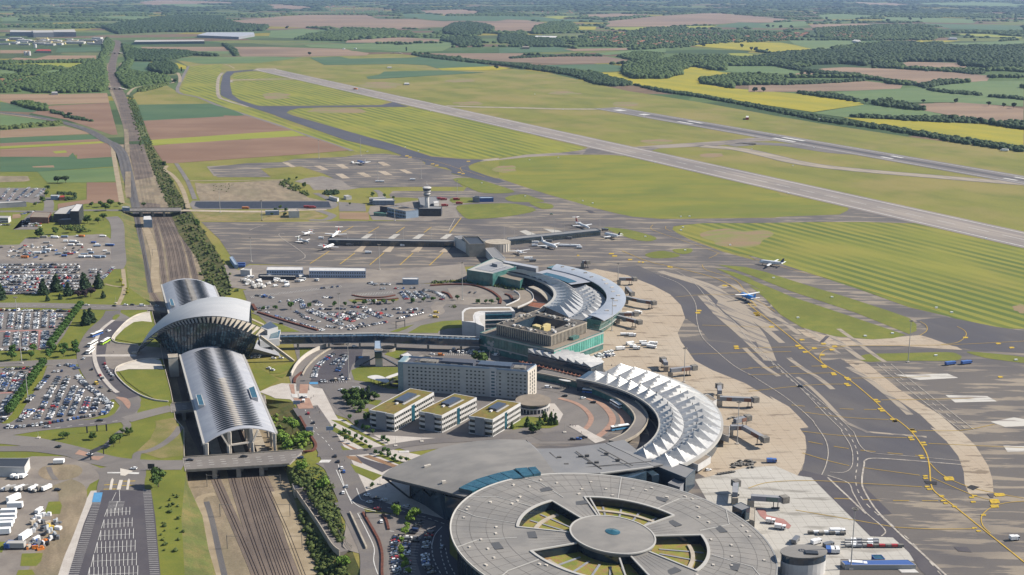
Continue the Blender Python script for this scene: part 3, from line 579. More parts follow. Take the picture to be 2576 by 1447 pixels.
# --- landside, west of the railway
ns_=lambda nm,t,pts,lv,m,sm=0:sheet(nm,WL(t,pts),lv,M[m],sm)
ribn=lambda nm,t,pts,wd,lv,m,sm=5,z=0.0,th=0.0:ribbon(nm,WL(t,pts),wd,lv,M[m],sm,z,th)
ns_('car_park','01',tens('-20 47 42 47 42 56 35 62 24 60 -20 61'),3,'carpark')
ribn('road','01',tens('-20 69 30 69 52 69 80 68 114 68'),11,3,'road',3)
ribn('lane','01',tens('44 56 46 62 45 69'),12,3,'road',3)
ns_('car_park','01',tens('20 77 44 76 50 70 30 69 12 86 40 86'),3,'carpark')
ns_('paved_yard','01',tens('12 72 20 71 19 75 11 76'),4,'tan')
ns_('dry_yard','01',tens('-10 36 26 36 28 40 24 41 -10 42'),3,'gravel')
ns_('works_yard','01',tens('-20 101 18 100 24 94 96 90 104 95 107 113 107 122 98 131 -20 120'),3,'yard')
ns_('car_park','01',tens('-20 115 50 116 79 115 107 115 106 122 96 133 #02 98 4 82 11 40 17 -10 19'),3.5,'carpark')
ribn('access_road','01',tens('104 74 108 78 110 85 110 100 111 116 108 123'),15,4,'road')
ribn('footpath','02',tens('115 -6 116 6 116 13 114 20 110 28'),4,3,'path')
ribn('footpath','02',tens('98 8 106 10 116 11'),2.5,3,'path',3)
ribn('main_road','02',tens('-30 28 30 28 70 29 105 30 140 30'),17,4,'road',3)
ns_('car_park','02',tens('-20 32 69 33 72 35 60 56 50 69 -20 71'),3,'carpark')
ns_('lane_paving','02',tens('-20 80 0 81 46 79 77 78 80 83 30 85 -20 86'),3,'road')
ns_('car_park','02',tens('-20 87 31 86 38 88 25 108 11 130 0 140 -20 142'),3.4,'carpark')
ns_('car_park','02',tens('44 85 60 83 72 85 76 94 90 106 104 118 102 129 85 134 40 140 13 142 0 144 -10 145 6 140 17 133 30 112 40 96'),3.4,'carpark')
ns_('station_forecourt','02',tens('106 33 111 34 122 40 109 54 104 60 108 64 130 66 164 69 164 78 148 78 128 80 111 85 108 89 110 96 119 106 129 111 132 116 128 129 118 135 98 139 90 137 106 131 112 122 104 113 90 103 79 88 77 76 79 64 86 54 104 40'),3.6,'road')
ns_('forecourt_paving','02',tens('100 64 109 64 130 66 164 69 164 77 148 77 128 80 111 85 106 88 100 86 98 76'),4.6,'yard')
ns_('forecourt_white_path','02',tens('78 75 100 74 125 74 129 74 127 76 100 76 78 76'),5.6,'plaza')
ribn('bus_lane','02',tens('106 33 102 40 90 51 83 62 80 74 83 86 89 96 98 107 110 115'),13,5,'asph')
ribn('taxi_lane','02',tens('113 43 100 54 94 66 94 76 96 86 102 96 112 107 125 114'),13,5,'roaddark')
ribn('traffic_island','02',tens('106 42 94 52 89 64 88 74 90 84 95 94 104 105 110 110'),3,6,'plaza',5,0,.12)
ribn('ring_road','02',tens('-30 144 0 142 50 140 95 137 112 132 122 123 118 115'),13,4.6,'asph')
ns_('traffic_island','02',tens('108 114 118 115 122 120 120 125 114 118'),6.6,'brickpave',3)
ns_('grass_island','02',tens('105 40 108 37 112 37 110 40 107 42'),6.6,'lawn',3)
ns_('white_concrete_slope','02',tens('140 35 129 37 119 43 110 52 105 59 107 61 108 58 116 50 125 44 133 43 142 44'),7,'pale')
ns_('sunken_lawn','02',tens('108 60 116 50 125 44 133 43 142 44 148 60 145 65 129 64'),8,'lawn')
ns_('white_concrete_slope','02',tens('108 90 111 85 128 80 142 78 150 80 153 88 147 88 120 88 111 90'),7,'pale')
ns_('sunken_lawn','02',tens('111 90 120 89 147 88 152 90 156 100 161 119 145 116 130 108 118 99'),8,'lawn')
for i_,pts in enumerate((ones('1400 345 1290 370 1190 425 1098 515 1043 590 1062 622 1120 640 1290 655'),ones('1490 785 1400 782 1280 797 1110 850 1072 905 1100 960 1180 1040 1300 1120 1440 1170 1570 1185'))):
 wall_run('curved_parapet_wall',curve(WL('02',pts),5),0,1.1,.6,('pale curved parapet wall around %s sunken lawn beside station'%('northern','southern')[i_]),1,M.pale)
ribn('bridge_road','02',tens('118 135 140 129 161 124'),13,4.6,'road',3)
ns_('dry_bank','02',tens('145 136 164 133 #03 170 20 173 33 150 36 128 29 140 18 146 6'),2.4,'verge')
ribn('footpath','03',tens('169 6 162 15 150 24 138 29 129 31 127 37'),5,3.4,'road',5)
ribn('footpath','03',tens('115 0 119 6 109 14 103 21 96 26'),5,3.4,'road',5)
ribn('ring_road','03',tens('-30 15 0 13 40 7 80 3 115 -1 140 -6'),12,4,'road',4)
ribn('approach_road','03',tens('-30 18 0 18 25 20 45 24 70 30 90 36 110 40 140 42 172 42'),15,4,'road',5)
ribn('approach_road','03',tens('-30 27 0 27 30 27 50 29 70 32'),9,4.6,'asph',5)
ns_('red_paving','03',tens('74 28 86 32 80 34 70 32'),6,'brickpave');ns_('red_paving','03',tens('85 34 98 34 92 38 86 37'),6,'brickpave')
ribn('lot_access','03',tens('110 42 115 50 113 60 113 70'),26,4.2,'asph',3)
ns_('yard_ground','03',tens('-30 50 30 34 60 34 80 39 94 45 95 54 84 60 76 74 64 100 56 125 48 150 -30 160'),3,'yard')
ns_('gravel_disc','03',tens('36 49 40 44 54 42 70 42 77 46 74 52 62 56 45 56 38 53'),4,'gravel',3)
ns_('asphalt_strip','03',tens('43 44 48 44 50 50 55 56 49 56 45 50'),5,'asph')
ribn('yard_road','03',tens('56 59 66 64 68 74 62 90 54 110 45 130 38 150'),15,4,'gravel')
for pts in(ones('455 765 560 762 580 800 560 880 410 882'),ones('205 1250 400 1245 385 1320 340 1366 190 1366'),ones('-100 1140 60 1140 20 1240 -100 1240'),ones('170 1405 300 1400 330 1447 150 1460')):ns_('grass_patch','03',pts,5,'lawn')
ribn('pale_walk','03',tens('90 66 79 88 70 112 59 145 54 160'),6,4,'plaza',3)
ns_('new_car_park','03',tens('94 66 141 65 145 90 150 145 153 170 52 175 64 145 78 98 87 76'),5,'roaddark')
ns_('blue_bays','03',tens('88 68 96 68 94 77 86 77'),6,'bluepaint')
ns_('entry_ramp','03',tens('101 50 130 50 127 66 96 66'),5.6,'asph')
mbw=MB()
def dl(a,b,wd=.28,t='03',lv=7.4):
 P=WL(t,[a,b]);ribbon('',P,wd,lv,None,0,mb=mbw)
for k in range(48):
 u=k/47.0;y=775+(1447+160-775)*(u**1.12);xl=868-(y-768)*.352;dl((xl+2,y),(xl+78+(y-768)*.045,y-3))
for k in range(58):
 u=k/57.0;y=655+(1600-655)*(u**1.1);xr=1413+(y-650)*.1035;dl((xr-3,y),(xr-78-(y-650)*.02,y-1))
for y,x0,x1,nb in((870,985,1218,6),(975,955,1240,7),(1082,925,1252,8),(1195,892,1268,9),(1320,858,1280,10),(1447,820,1292,11),(1590,780,1310,12)):
 h=36+(y-870)*.05
 dl((x0+12,y+4),(x1-5,y-14))
 for k in range(nb+1):
  x=x0+18+(x1-x0-22)*k/nb;yy=y-18*k/nb;dl((x,yy-h),(x-2,yy+h))
 dl((x0+18,y-h),(x0-8,y+h))
for k in range(9):y=765+k*12;dl((1020-k*3,y),(1165-k*3,y+3))
dl((1045,765),(1120,765));dl((1098,765),(1070,870));dl((1045,760),(1085,680));dl((1120,760),(1115,660))
for k in range(10):dl((1010+k*13,490),(1010+k*13,502),.8)
for k in range(8):dl((1205+k*13,492),(1200+k*13,508),.8)
dashes(WL('03',ones('520 75 800 40 1150 5')),.5,3,4,6.6*LZ,mbw)
dashes(WL('02',ones('700 290 1050 296 1400 305')),.4,3,5,6.6*LZ,mbw);dashes(WL('02',ones('-100 278 300 284 700 290')),.4,3,5,6.6*LZ,mbw)
struct(mbw.build('car_park_markings',M.white))
mb=MB()
for a,b in(((975,610),(1095,605)),((970,650),(1090,648)),((1150,575),(1265,573)),((1140,616),(1260,612))):
 ribbon('',WL('03',[a,b]),.9,7.4,None,0,mb=mb)
struct(mb.build('yellow_stop_lines',M.plate))
for pts in(ones('1050 545 1062 560 1045 655 1020 655 1035 570'),ones('1115 565 1148 565 1125 655 1090 655'),ones('1205 550 1216 565 1200 655 1178 655 1192 570'),ones('1122 455 1240 480 1165 525 1125 522')):
 mb=MB();mb.prism(WL('03',pts),0,.45);tag(mb.build('traffic_island',M.pale),'pale raised kerbed island at entry gates of empty car park','traffic island','kerb islands at car park entry')
ns_('west_red_walk','02',tens('0 52 38 51 40 52 38 70 36 70 36 52 0 53'),4.6,'redpaint')
ns_('west_red_walk','02',tens('-5 110 13 109 13 110 -5 111'),4.6,'redpaint');ns_('west_red_walk','02',tens('28 86 30 86 28 94 26 94'),4.6,'redpaint')
# --- landside, between the station and the terminals
ns_('service_yard','12',tens('#01 209 118 223 124 #11 0 119 60 120 130 124 200 118 205 132 # 170 6 90 7 0 15 -4 13 #01 216 140'),4,'yard')
ns_('landside_paving','12',tens('-6 14 90 6 170 8 230 10 242 20 260 30 250 42 235 47 233 83 257 90 #22 40 88 70 92 110 104 130 120 138 135 125 145 #23 110 6 90 22 30 22 #13 230 20 150 30 110 15 95 0 # 80 130 70 110 54 102 39 102 37 95 45 80 40 60 22 50 0 30'),3.5,'road')
ns_('terminal_car_park','12',tens('2 29 0 20 70 10 90 9 140 11 170 12 183 20 182 24 165 30 166 35 160 39 132 44 100 52 64 52 33 43 9 35'),5,'carpark')
ns_('car_park_bays','12',tens('96 15 118 13 133 15 135 20 110 22 95 19'),6,'asph')
for pts,wd,m in((ones('-20 250 500 180 860 110 1700 60 2100 95'),12,'road'),(ones('1640 300 1750 260 1900 240 2150 280'),12,'road'),(ones('1350 460 1600 400 1760 350 1750 300 1800 250'),11,'yard'),(ones('60 345 330 440 640 535'),9,'asph')):
 ribn('car_park_road','12',pts,wd,6,m)
ns_('car_park_island','12',tens('92 23 110 22 140 22 138 24 95 25'),7,'verge');ns_('rotunda_paving','12',tens('185 12 205 10 223 13 233 20 232 27 210 28 185 27 180 22 188 20'),6,'yard')
for pts in(tens('148 54 160 47 180 43 198 42 199 49 185 50 177 52 176 54'),tens('131 53 142 49 154 46 147 50 139 53'),tens('20 44 30 46 47 53 29 53'),tens('42 61 67 61 66 63 44 63'),tens('47 68 64 68 56 73 47 78'),tens('126 74 133 70 145 69 149 70 139 76 153 78 150 80 140 79'),tens('95 89 104 85 140 86 142 90 144 106 130 106 111 100 98 98'),tens('1 88 6 87 15 90 28 98 10 108'),tens('19 86 41 81 39 87 29 92 19 92'),tens('23 94 35 92 31 96'),tens('110 116 124 117 119 122 111 120'),tens('100 128 111 124 113 137 108 136'),tens('124 105 130 102 144 97 144 106')):
 ns_('lawn','12',pts,5,'lawn')
ns_('white_plaza','12',tens('9 109 20 104 30 101 56 102 60 105 68 106 74 118 80 130 90 145 66 145 58 125 46 123 38 116 24 115 20 113'),4.2,'plaza')
ns_('white_plaza','13',tens('65 -1 86 -1 108 11 133 24 126 26 160 33 150 40 124 52 150 60 190 80 187 94 135 80 106 70 100 64 84 33 82 30'),4.4,'plaza')
for pts,m in((tens('74 5 80 7 115 26 111 29 77 10'),'lawn'),(tens('76 0 85 1 132 26 128 26 100 12'),'lawn'),(tens('85 24 97 29 88 30'),'lawn'),(tens('94 41 124 52 116 57 99 49'),'lawn'),(tens('82 19 105 29 98 28'),'soil'),(tens('90 34 99 34 106 39 105 41 92 36'),'soil'),(tens('99 33 113 38 135 44 124 49 105 40'),'roaddark'),(tens('112 33 150 47 144 48 106 34'),'soil'),(tens('123 32 156 44 150 46 118 33'),'lawn'),(tens('140 33 154 38 150 39'),'lawn')):
 ns_('planting_strip','13',pts,6,m)
ribn('plaza_avenue','13',tens('115 11 133 14 180 15 230 16 270 9'),15,5,'asph',4)
ns_('hotel_service_court','12',tens('74 118 90 120 112 129 114 142 150 145 #13 230 11 170 10 110 6 # 98 140'),4.6,'asph')
ns_('pale_ramp_slab','13',tens('116 14 170 17 190 18 160 21 140 24 132 24'),6,'plaza')
ribn('elevated_ramp','13',tens('64 32 90 31 120 28 140 24 170 20 205 18 235 15'),9,6.6,'asph',5)
ribn('avenue','12',tens('80 69 65 82 54 93 50 101 50 108'),9,5.6,'asph',5)
ribn('avenue','12',tens('52 123 #13 64 6 72 20 79 33 87 50 95 68 101 83'),17,6,'asph',5)
ribn('avenue','13',tens('90 76 99 90 108 108 115 125 116 145 118 165'),13,6.2,'asph',5)
ribn('side_road','13',tens('68 39 77 45 82 56 90 74 93 83'),9,5.8,'road',5)
for pts in(ones('470 1020 555 1020 540 1110 465 1110'),ones('370 1020 415 1020 425 1110 395 1110'),ones('410 1150 560 1150 600 1245 460 1250')):ns_('red_paving','12',pts,7,'brickpave')
ns_('west_verge_yard','13',tens('88 83 96 96 106 118 106 126 90 121 87 118 90 100'),4,'yard')
ns_('dark_car_park','12',tens('56 101 62 87 72 75 80 70 106 69 105 76 96 84 91 100 62 102'),5.4,'roaddark')
ns_('blue_bays','12',tens('56 100 64 100 64 102 56 102'),6.6,'bluepaint');ns_('blue_bays','12',tens('102 76 106 76 106 77 102 78'),6.6,'bluepaint')
ns_('bus_car_park','12',tens('159 72 175 69 215 69 234 76 220 79 200 79 170 77'),5.4,'asph')
ns_('road_fork','12',tens('64 102 96 100 123 106 110 109 88 112 76 117 70 108'),5.4,'asph')
ns_('terminal_front_car_park','13',tens('106 87 130 88 152 90 174 96 164 106 156 116 154 125 160 145 166 165 128 165 124 125 118 108'),5.4,'carpark')
ns_('kerbside_road','13',tens('100 64 106 70 135 80 187 94 187 125 230 165 166 165 160 145 154 125 156 116 164 106 174 96 130 87 103 81 96 68'),5.0,'lane_dark')
mbw=MB()
for pts,dsh in((ones('1290 820 1500 870 1700 930 1850 985'),1),(ones('1700 1200 1730 1080 1800 1000'),0),(ones('1700 1150 1720 1300 1790 1447 1850 1560'),1),(ones('1790 1080 1790 1250 1850 1447'),1),(ones('1830 1200 1860 1330 1920 1447'),1),(ones('1310 1040 1380 1048'),1)):
 P=curve(WL('13',pts),5)
 if dsh:dashes(P,.5,2.5,2,7*LZ,mbw)
 else:ribbon('',P,.4,7,None,0,mb=mbw)
for pts in(ones('830 420 860 540 930 720 1030 815 1180 855'),ones('1000 640 1040 740 1080 755'),ones('1010 875 1100 1050 1165 1200 1160 1320 1200 1447'),ones('810 470 870 600 960 790'),ones('1010 875 1060 872')):ribbon('',curve(WL('13',pts),4),.5,7.6,None,0,mb=mbw)
dashes(WL('13',ones('590 100 700 180 790 300')),.4,3,4,7.6*LZ,mbw);dashes(WL('12',ones('520 1260 600 1390 640 1447')),.4,3,4,7.6*LZ,mbw)
for k in range(8):
 x=395+k*6;dl2=[(x,1110+k),(x+8,1140+k)];ribbon('',WL('12',dl2),.8,8,None,0,mb=mbw)
 x=465+k*10;ribbon('',WL('12',[(x,1108),(x+6,1140)]),.9,8,None,0,mb=mbw)
 x=660+k*12;ribbon('',WL('13',[(x+18,375),(x-8,402)]),.8,8,None,0,mb=mbw)
 x=1400+k*12;ribbon('',WL('13',[(x,290),(x+3,308)]),.9,8,None,0,mb=mbw)
for k in range(24):
 y=900+k*26;xl=1470-max(0,(y-900))*.22;xl=max(xl,1345)+max(0,y-1250)*.08
 ribbon('',WL('13',[(xl-20,y),(xl+50,y+3)]),.25,7.6,None,0,mb=mbw);ribbon('',WL('13',[(xl+100,y),(xl+180,y+6)]),.25,7.6,None,0,mb=mbw)
for(x0,y0,x1,y1,n,dx,dy)in((10,195,850,95,60,14,18),(960,178,1330,150,26,10,22),(380,410,640,500,14,30,-6),(590,880,720,740,10,55,8),(800,880,870,720,9,60,8),(660,985,900,985,12,6,22),(1780,730,2150,730,22,6,22)):
 for k in range(n):
  a=k/(n-1.0);x=x0+(x1-x0)*a;y=y0+(y1-y0)*a;ribbon('',WL('12',[(x,y),(x+dx,y+dy)]),.25,7.6,None,0,mb=mbw)
struct(mbw.build('landside_markings',M.white))
for pts,wd,m in((ones('#22 560 1150 700 1190 800 1250 860 1330 840 1400 790 1450'),3.5,'brickpave'),(ones('#22 830 1150 950 1200 1040 1290 1060 1370 1000 1450 #23 920 160'),4.5,'brickpave'),(ones('#22 1000 1150 1120 1240 1180 1340 1170 1420 #23 1100 80'),7,'brickpave'),(ones('#22 650 1100 850 1110 1000 1190 1090 1300 1080 1400 #23 950 150'),8,'asph'),(ones('#22 380 1050 560 1080 620 1100'),9,'asph')):
 ribbon('bus_forecourt_lane' if m=='asph' else 'pink_kerb_island',WL('22',pts),wd,6 if m=='asph' else 7,M[m],6)
ns_('shaded_paving','22',tens('20 85 26 77 40 82 80 92 76 95 38 88 8 85'),5.4,'brickpave')
ns_('hotel_lawn','22',tens('#23 6 6 # 9 140 25 132 40 133 54 138 56 140 48 143 #23 30 8 15 10'),5,'lawn')
ns_('white_paths','22',tens('42 120 52 120 60 130 56 138 45 133 42 126'),5.2,'plaza');ns_('crossing_paving','23',tens('65 6 74 5 88 13 100 19 90 22 74 11'),7.4,'plaza')
ns_('hotel_car_park','23',tens('30 15 56 10 70 12 85 18 64 20 40 20'),5.2,'asph')
# --- tracks
MR=MB()
def track(pts,z=-6.5,bed='ballast',wd=4.2,lvb=1.5):
 P=curve([W(*p,z)for p in pts],6);P=[Vec((p.x,p.y,0))for p in P]
 ribbon('track_bed',P,wd,lvb,M[bed],0,z)
 for s_ in(-.75,.75):
  q,_=sides(P,s_,0);ribbon('',q,.16,0,None,0,z+lvb*LZ+.1,.12,mb=MR)
 return P
def mixp(i0,t,dep=None):
 """point across the cutting floor at station i0, fraction t"""
 return LF[i0].lerp(RF[i0],t)
def track_w(P,z=-6.5,bed='ballast',wd=4.2,lvb=1.5):
 P=curve(P,5);ribbon('track_bed',[Vec((p.x,p.y,0))for p in P],wd,lvb,M[bed],0,z)
 for s_ in(-.75,.75):
  q,_=sides([Vec((p.x,p.y,0))for p in P],s_,0);ribbon('',q,.16,0,None,0,z+lvb*LZ+.1,.12,mb=MR)
TR=[[('13',x0,1600),('13',x1,1440),('13',x2,1000),('13',x3,590),('13',x4,430)]for x0,x1,x2,x3,x4 in((120,69,-118,-300,-355),(205,150,-10,-140,-190),(290,232,80,-45,-90),(355,296,140,6,-40),(410,350,190,48,0),(465,402,240,92,44),(570,505,335,152,100))]
fr=[.16,.27,.38,.46,.56,.65,.84]
for k,tr in enumerate(TR):
 P=[W(*p,-6.5)for p in tr]
 P+=[mixp(i,fr[k])for i in(7,9,11,12)]
 N_=[('01',1430+k*62,1400),('01',1330+k*62,1000),('01',1270+k*50,735)]
 N_=[ones('#01 1405 1400 1345 1100 1285 735'),ones('#01 1530 1300 1490 1000 1430 735'),ones('#01 1620 1400 1560 1000 1470 735'),ones('#01 1670 1400 1600 1000 1500 735'),ones('#01 1720 1400 1640 1000 1530 735'),ones('#01 1765 1400 1680 1000 1560 735'),ones('#01 1850 1400 1740 1000 1590 735')][k]
 P+=[W(*p,-6.5)for p in N_]
 track_w(P,bed='ballast' if k in(2,3,4,5)else 'ballast',wd=5.6,lvb=1.5+(k%2)*.4)
def rib_xyz(name,P,wd,m,n=4,rails=None):
 P=curve(P,n);L_,R_=sides(P,wd/2,wd/2);k=len(P)
 mb=MB();mb.add([(l.x,l.y,p.z)for l,p in zip(L_,P)]+[(r.x,r.y,p.z)for r,p in zip(R_,P)],[(k+i,k+i+1,i+1,i)for i in range(k-1)])
 o=mb.build(name,m);struct(o)
 for off in(rails or[]):
  for s_ in(-.75,.75):
   q,_=sides(P,off+s_,0)
   MR.add([(a.x,a.y,p.z+.2)for a,p in zip(q,P)]+[(a.x+.2,a.y,p.z+.2)for a,p in zip(q,P)],[(k+i,k+i+1,i+1,i)for i in range(k-1)])
n1=[W('01',1420,735,-6.2),W('01',1370,500,-5.2),W('01',1330,300,-3.2),W('01',1265,60,-.2),W('00',1215,1180,.35),W('00',1150,960,.35),W('00',1095,830,.35),W('00',1060,740,.35),W('00',1045,640,.35),W('00',1065,540,.35),W('00',1095,450,.35),W('00',1105,400,.35),W('00',1080,375,.35)]
rib_xyz('railway_line',n1,26,M.ballast,4,(-7,-2.5,2.5,7))
rib_xyz('dirt_track',[W('01',1195,560,-3.5),W('01',1195,300,-2.2),W('01',1185,60,.3),W('00',1170,1180,.3),W('00',1090,960,.3),W('00',1040,850,.3),W('00',1000,700,.3),W('00',1020,590,.3)],8,M.gravel,4)
rib_xyz('dirt_track',[W('00',1140,590,.3),W('00',1135,660,.3),W('00',1165,655,.3),W('00',1165,590,.3)],14,M.gravel,2)
rib_xyz('branch_line',[W('01',1262,735,-6.2),W('01',1235,600,-5.5),W('01',1190,350,-2.8),W('01',1140,150,.5),W('01',1060,60,.55),W('00',1000,1320,.55),W('00',860,1235,.55),W('00',700,1175,.55),W('00',500,1125,.55),W('00',250,1080,.55),W('00',0,1052,.55),W('00',-300,1030,.55)],17,M.cinder,5,(-3,3))
rib_xyz('dirt_track',[W('01',1140,610,.3),W('01',1100,380,.3),W('01',1060,150,.3),W('00',1050,1370,.5),W('00',960,1290,.5),W('00',800,1210,.5),W('00',600,1150,.5),W('00',250,1092,.5),W('00',0,1062,.5)],7,M.path,5)
rib_xyz('dirt_track',[W('01',1760,660,.3),W('01',1720,520,.3),W('01',1670,420,.3),W('01',1600,340,.3),W('01',1540,300,.3),W('01',1560,262,.3)],6,M.path,5)
rib_xyz('dirt_track',[W('01',1820,575,.3),W('01',1750,400,.3),W('01',1645,240,.3)],6,M.road,3)
rib_xyz('dirt_track',[W('01',1750,403,.3),W('01',2200,400,.3),W('01',2700,392,.3)],5,M.path,3)
rib_xyz('dirt_track',[W('00',1195,885,.3),W('00',1210,860,.3),W('00',1280,815,.3),W('00',1500,790,.3),W('00',1620,770,.3),W('00',1600,735,.3)],7,M.path,5)
rib_xyz('dirt_track',[W('00',1680,770,.3),W('00',1680,720,.3),W('00',1660,680,.3)],9,M.path,5)
rib_xyz('ballast_side_path',[W('03',2070,1500,-6.4),W('03',1990,1200,-6.4),W('03',1930,950,-6.4),W('03',1860,740,-6.4),W('03',2010,690,-6.4)],5,M.path,5)
rib_xyz('dark_drain',[W('03',2110,1500,-6.38),W('03',2050,1250,-6.38),W('03',1985,950,-6.38),W('03',1930,760,-6.38)],3,M.cinder,5)
rib_xyz('sandy_path',[W('13',560,1447,-6.35),W('13',440,1150,-6.35),W('13',340,850,-6.35),W('13',270,660,-6.35)],9,M.path,5)
rib_xyz('sandy_path',[W('01',1345,820,-6.3),W('01',1385,900,-6.3),W('01',1425,1020,-6.3),W('01',1450,1150,-6.3),W('01',1445,1300,-6.3),W('01',1470,1447,-6.3)],8,M.path,5)
rib_xyz('grey_siding',[W('01',1262,735,-6.35),W('01',1310,1000,-6.35),W('01',1360,1250,-6.35),W('01',1410,1447,-6.35)],9,M.cinder,5,(-2,2))
struct(MR.build('rails',M.rail))
# --- bridges
M.deck=coat(C8(176,168,156),C8(156,148,138),4)
def bridge(label,nw,ne,se,sw,z,piers,lanes=True,deck_m='road',rail=.8,th=1.0):
 c=(nw+ne+se+sw)/4;t=thing('road_bridge',label,'bridge',(c.x,c.y,-6.5))
 part('deck',MB().prism([nw,ne,se,sw],z-th,z),M.deck,t)
 mb=MB();k=.03;A=[nw.lerp(sw,k),ne.lerp(se,k),se.lerp(ne,k),sw.lerp(nw,k)];mb.prism(A,z+.01,z+.06,bottom=False);part('road_surface',mb,M[deck_m],t)
 for a,b in((nw,ne),(sw,se)):
  part('parapet',MB().bar((a.x,a.y,z+rail/2),(b.x,b.y,z+rail/2),.3,rail),M.deck,t)
 for f in piers:
  a=nw.lerp(ne,f);b=sw.lerp(se,f);d=(a-b);mb=MB()
  for k in(.08,.5,.92):
   p=b+d*k;mb.box((p.x,p.y,-6.5),(1.3,2.6,6.5+z-th),atan2(d.y,d.x))
  mb.bar((b.x,b.y,z-th-.4),(a.x,a.y,z-th-.4),1.5,.8);part('pier',mb,M.deck,t)
 for f in(0.0,1.0):
  a=nw.lerp(ne,f);b=sw.lerp(se,f);part('abutment',MB().bar((b.x,b.y,-3.2),(a.x,a.y,-3.2),1.2,7.0),M.deck,t)
 if lanes:
  mb=MB()
  for k in(.33,.5,.67):
   a=nw.lerp(sw,k);b=ne.lerp(se,k);dashes([a,b],.35,3,4,z+.1,mb)
  part('lane_line',mb,M.white,t)['kind']='stuff'
 return t
bridge('wide concrete road bridge over tracks just south of station canopy',W('03',1715,356),W('13',500,285),W('13',372,418),W('03',1738,476),.35,(.27,.5,.72))
bridge('narrow concrete road bridge over tracks near black building',W('01',1140,664),W('01',1690,660),W('01',1690,692),W('01',1165,694),.4,(.3,.5,.7))
bridge('short road bridge leading to north side of station hall',W('02',1385,292),W('02',1640,300),W('02',1640,345),W('02',1385,335),.35,())
bridge('road bridge crossing trench below south station canopy',W('02',1600,1205),W('12',140,1125),W('12',150,1200),W('02',1610,1285),.35,(.12,.6))
def flyover(label,a,b,wd,z):
 d=(b-a).normalized();n=Vec((-d.y,d.x,0));c=(a+b)/2;t=thing('flyover',label,'bridge',(c.x,c.y,0))
 mb=MB();q=[]
 for f,zz in((0,.3),(.3,z),(.7,z),(1,.3)):p=a.lerp(b,f);q.append([p+n*wd/2+Vec((0,0,zz)),p-n*wd/2+Vec((0,0,zz)),p-n*wd/2+Vec((0,0,zz-1.4 if zz>1 else-.2)),p+n*wd/2+Vec((0,0,zz-1.4 if zz>1 else-.2))])
 mb.loft(q);part('deck',mb,M.deck,t)
 for f in(.3,.5,.7):
  p=a.lerp(b,f);part('pier',MB().box((p.x,p.y,0),(1.2,wd*.8,z-1.3),atan2(d.y,d.x)),M.deck,t)
flyover('pale concrete flyover across railway beside a wood',W('00',955,838),W('00',1185,838),12,6)
flyover('distant flyover across railway near warehouses',W('00',960,502),W('00',1180,506),12,6)
flyover('far motorway bridge near end of airfield',W('10',1310,502),W('10',1430,502),14,5)
# --- building materials
M.metal=coat(C8(196,197,202),C8(180,182,190),6,(1,8,1),TRK,rough=.5,metal=.12,spec=.5)
M.metal2=coat(C8(206,206,207),C8(196,197,199),8,(6,1,1),.3,rough=.5,metal=.1)
M.tent=coat(C8(208,207,204),C8(190,190,190),3,(1,1,1),rough=.42,metal=.15,spec=.5)
M.smoothroof=coat(C8(196,200,208),C8(184,190,200),10,rough=.38,metal=.3,spec=.5)
M.felt=coat(C8(144,141,137),C8(128,126,124),9,(2,1,1),.3,c3=C8(154,150,145),scale2=30,f2=.6,detail=6,rough=.8,fine=.03,grain=.6)
M.slate=coat(C8(138,138,140),C8(130,131,134),14,c3=C8(148,147,146),scale2=40,f2=.5,rough=.75,fine=.03,grain=.6)
M.seam=coat(C8(104,102,100));M.curb=coat(C8(186,184,180))
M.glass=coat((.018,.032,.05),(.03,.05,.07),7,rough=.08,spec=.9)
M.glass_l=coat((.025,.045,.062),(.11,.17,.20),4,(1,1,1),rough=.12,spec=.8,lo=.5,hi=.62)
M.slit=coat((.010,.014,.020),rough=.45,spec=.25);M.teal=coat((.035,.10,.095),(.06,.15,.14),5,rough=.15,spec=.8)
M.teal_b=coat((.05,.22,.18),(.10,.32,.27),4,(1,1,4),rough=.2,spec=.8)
M.aqua=coat((.012,.05,.075),(.02,.08,.11),3,rough=.15,spec=.7)
M.clad=coat(C8(222,220,218),C8(210,208,206),5);M.ash=coat(C8(158,160,166),C8(148,150,156),5)
M.steel=coat(C8(160,178,198),C8(150,168,190),6);M.frame=coat((.03,.034,.042),rough=.5)
M.sedum=coat(C8(140,117,62),C8(114,104,54),3,c3=C8(122,122,56),scale2=9,f2=.9,fine=.15,grain=.5)
M.court=coat(C8(142,138,62),C8(150,120,80),3,c3=C8(112,124,50),scale2=8,f2=.9,lo=.45,hi=.6,fine=.2,grain=.4)
M.grit=coat(C8(152,140,126),C8(140,130,118),8,fine=.06,grain=.6);M.plant=coat(C8(150,146,138),C8(120,116,112),2)
M.yellowbox=coat(C8(214,196,140));M.red=coat(C8(170,60,50));M.winglass=coat((.02,.028,.03),(.05,.06,.055),2,rough=.15,spec=.8)
M.terracotta=coat(C8(186,134,108),C8(164,112,90),3);M.brownroof=coat(C8(150,96,74),C8(136,86,66),4)
M.solar=coat((.03,.04,.06),(.05,.06,.085),1.5,rough=.3,spec=.6);M.onyx=coat((.025,.027,.035),(.035,.038,.05),4,rough=.5)
M.brickwall=coat(C8(150,112,96),C8(136,100,86),3);M.greenroof=coat(C8(90,132,118));M.bluewall=coat(C8(70,104,170))
def V3(p,z):return Vec((p[0],p[1],z))
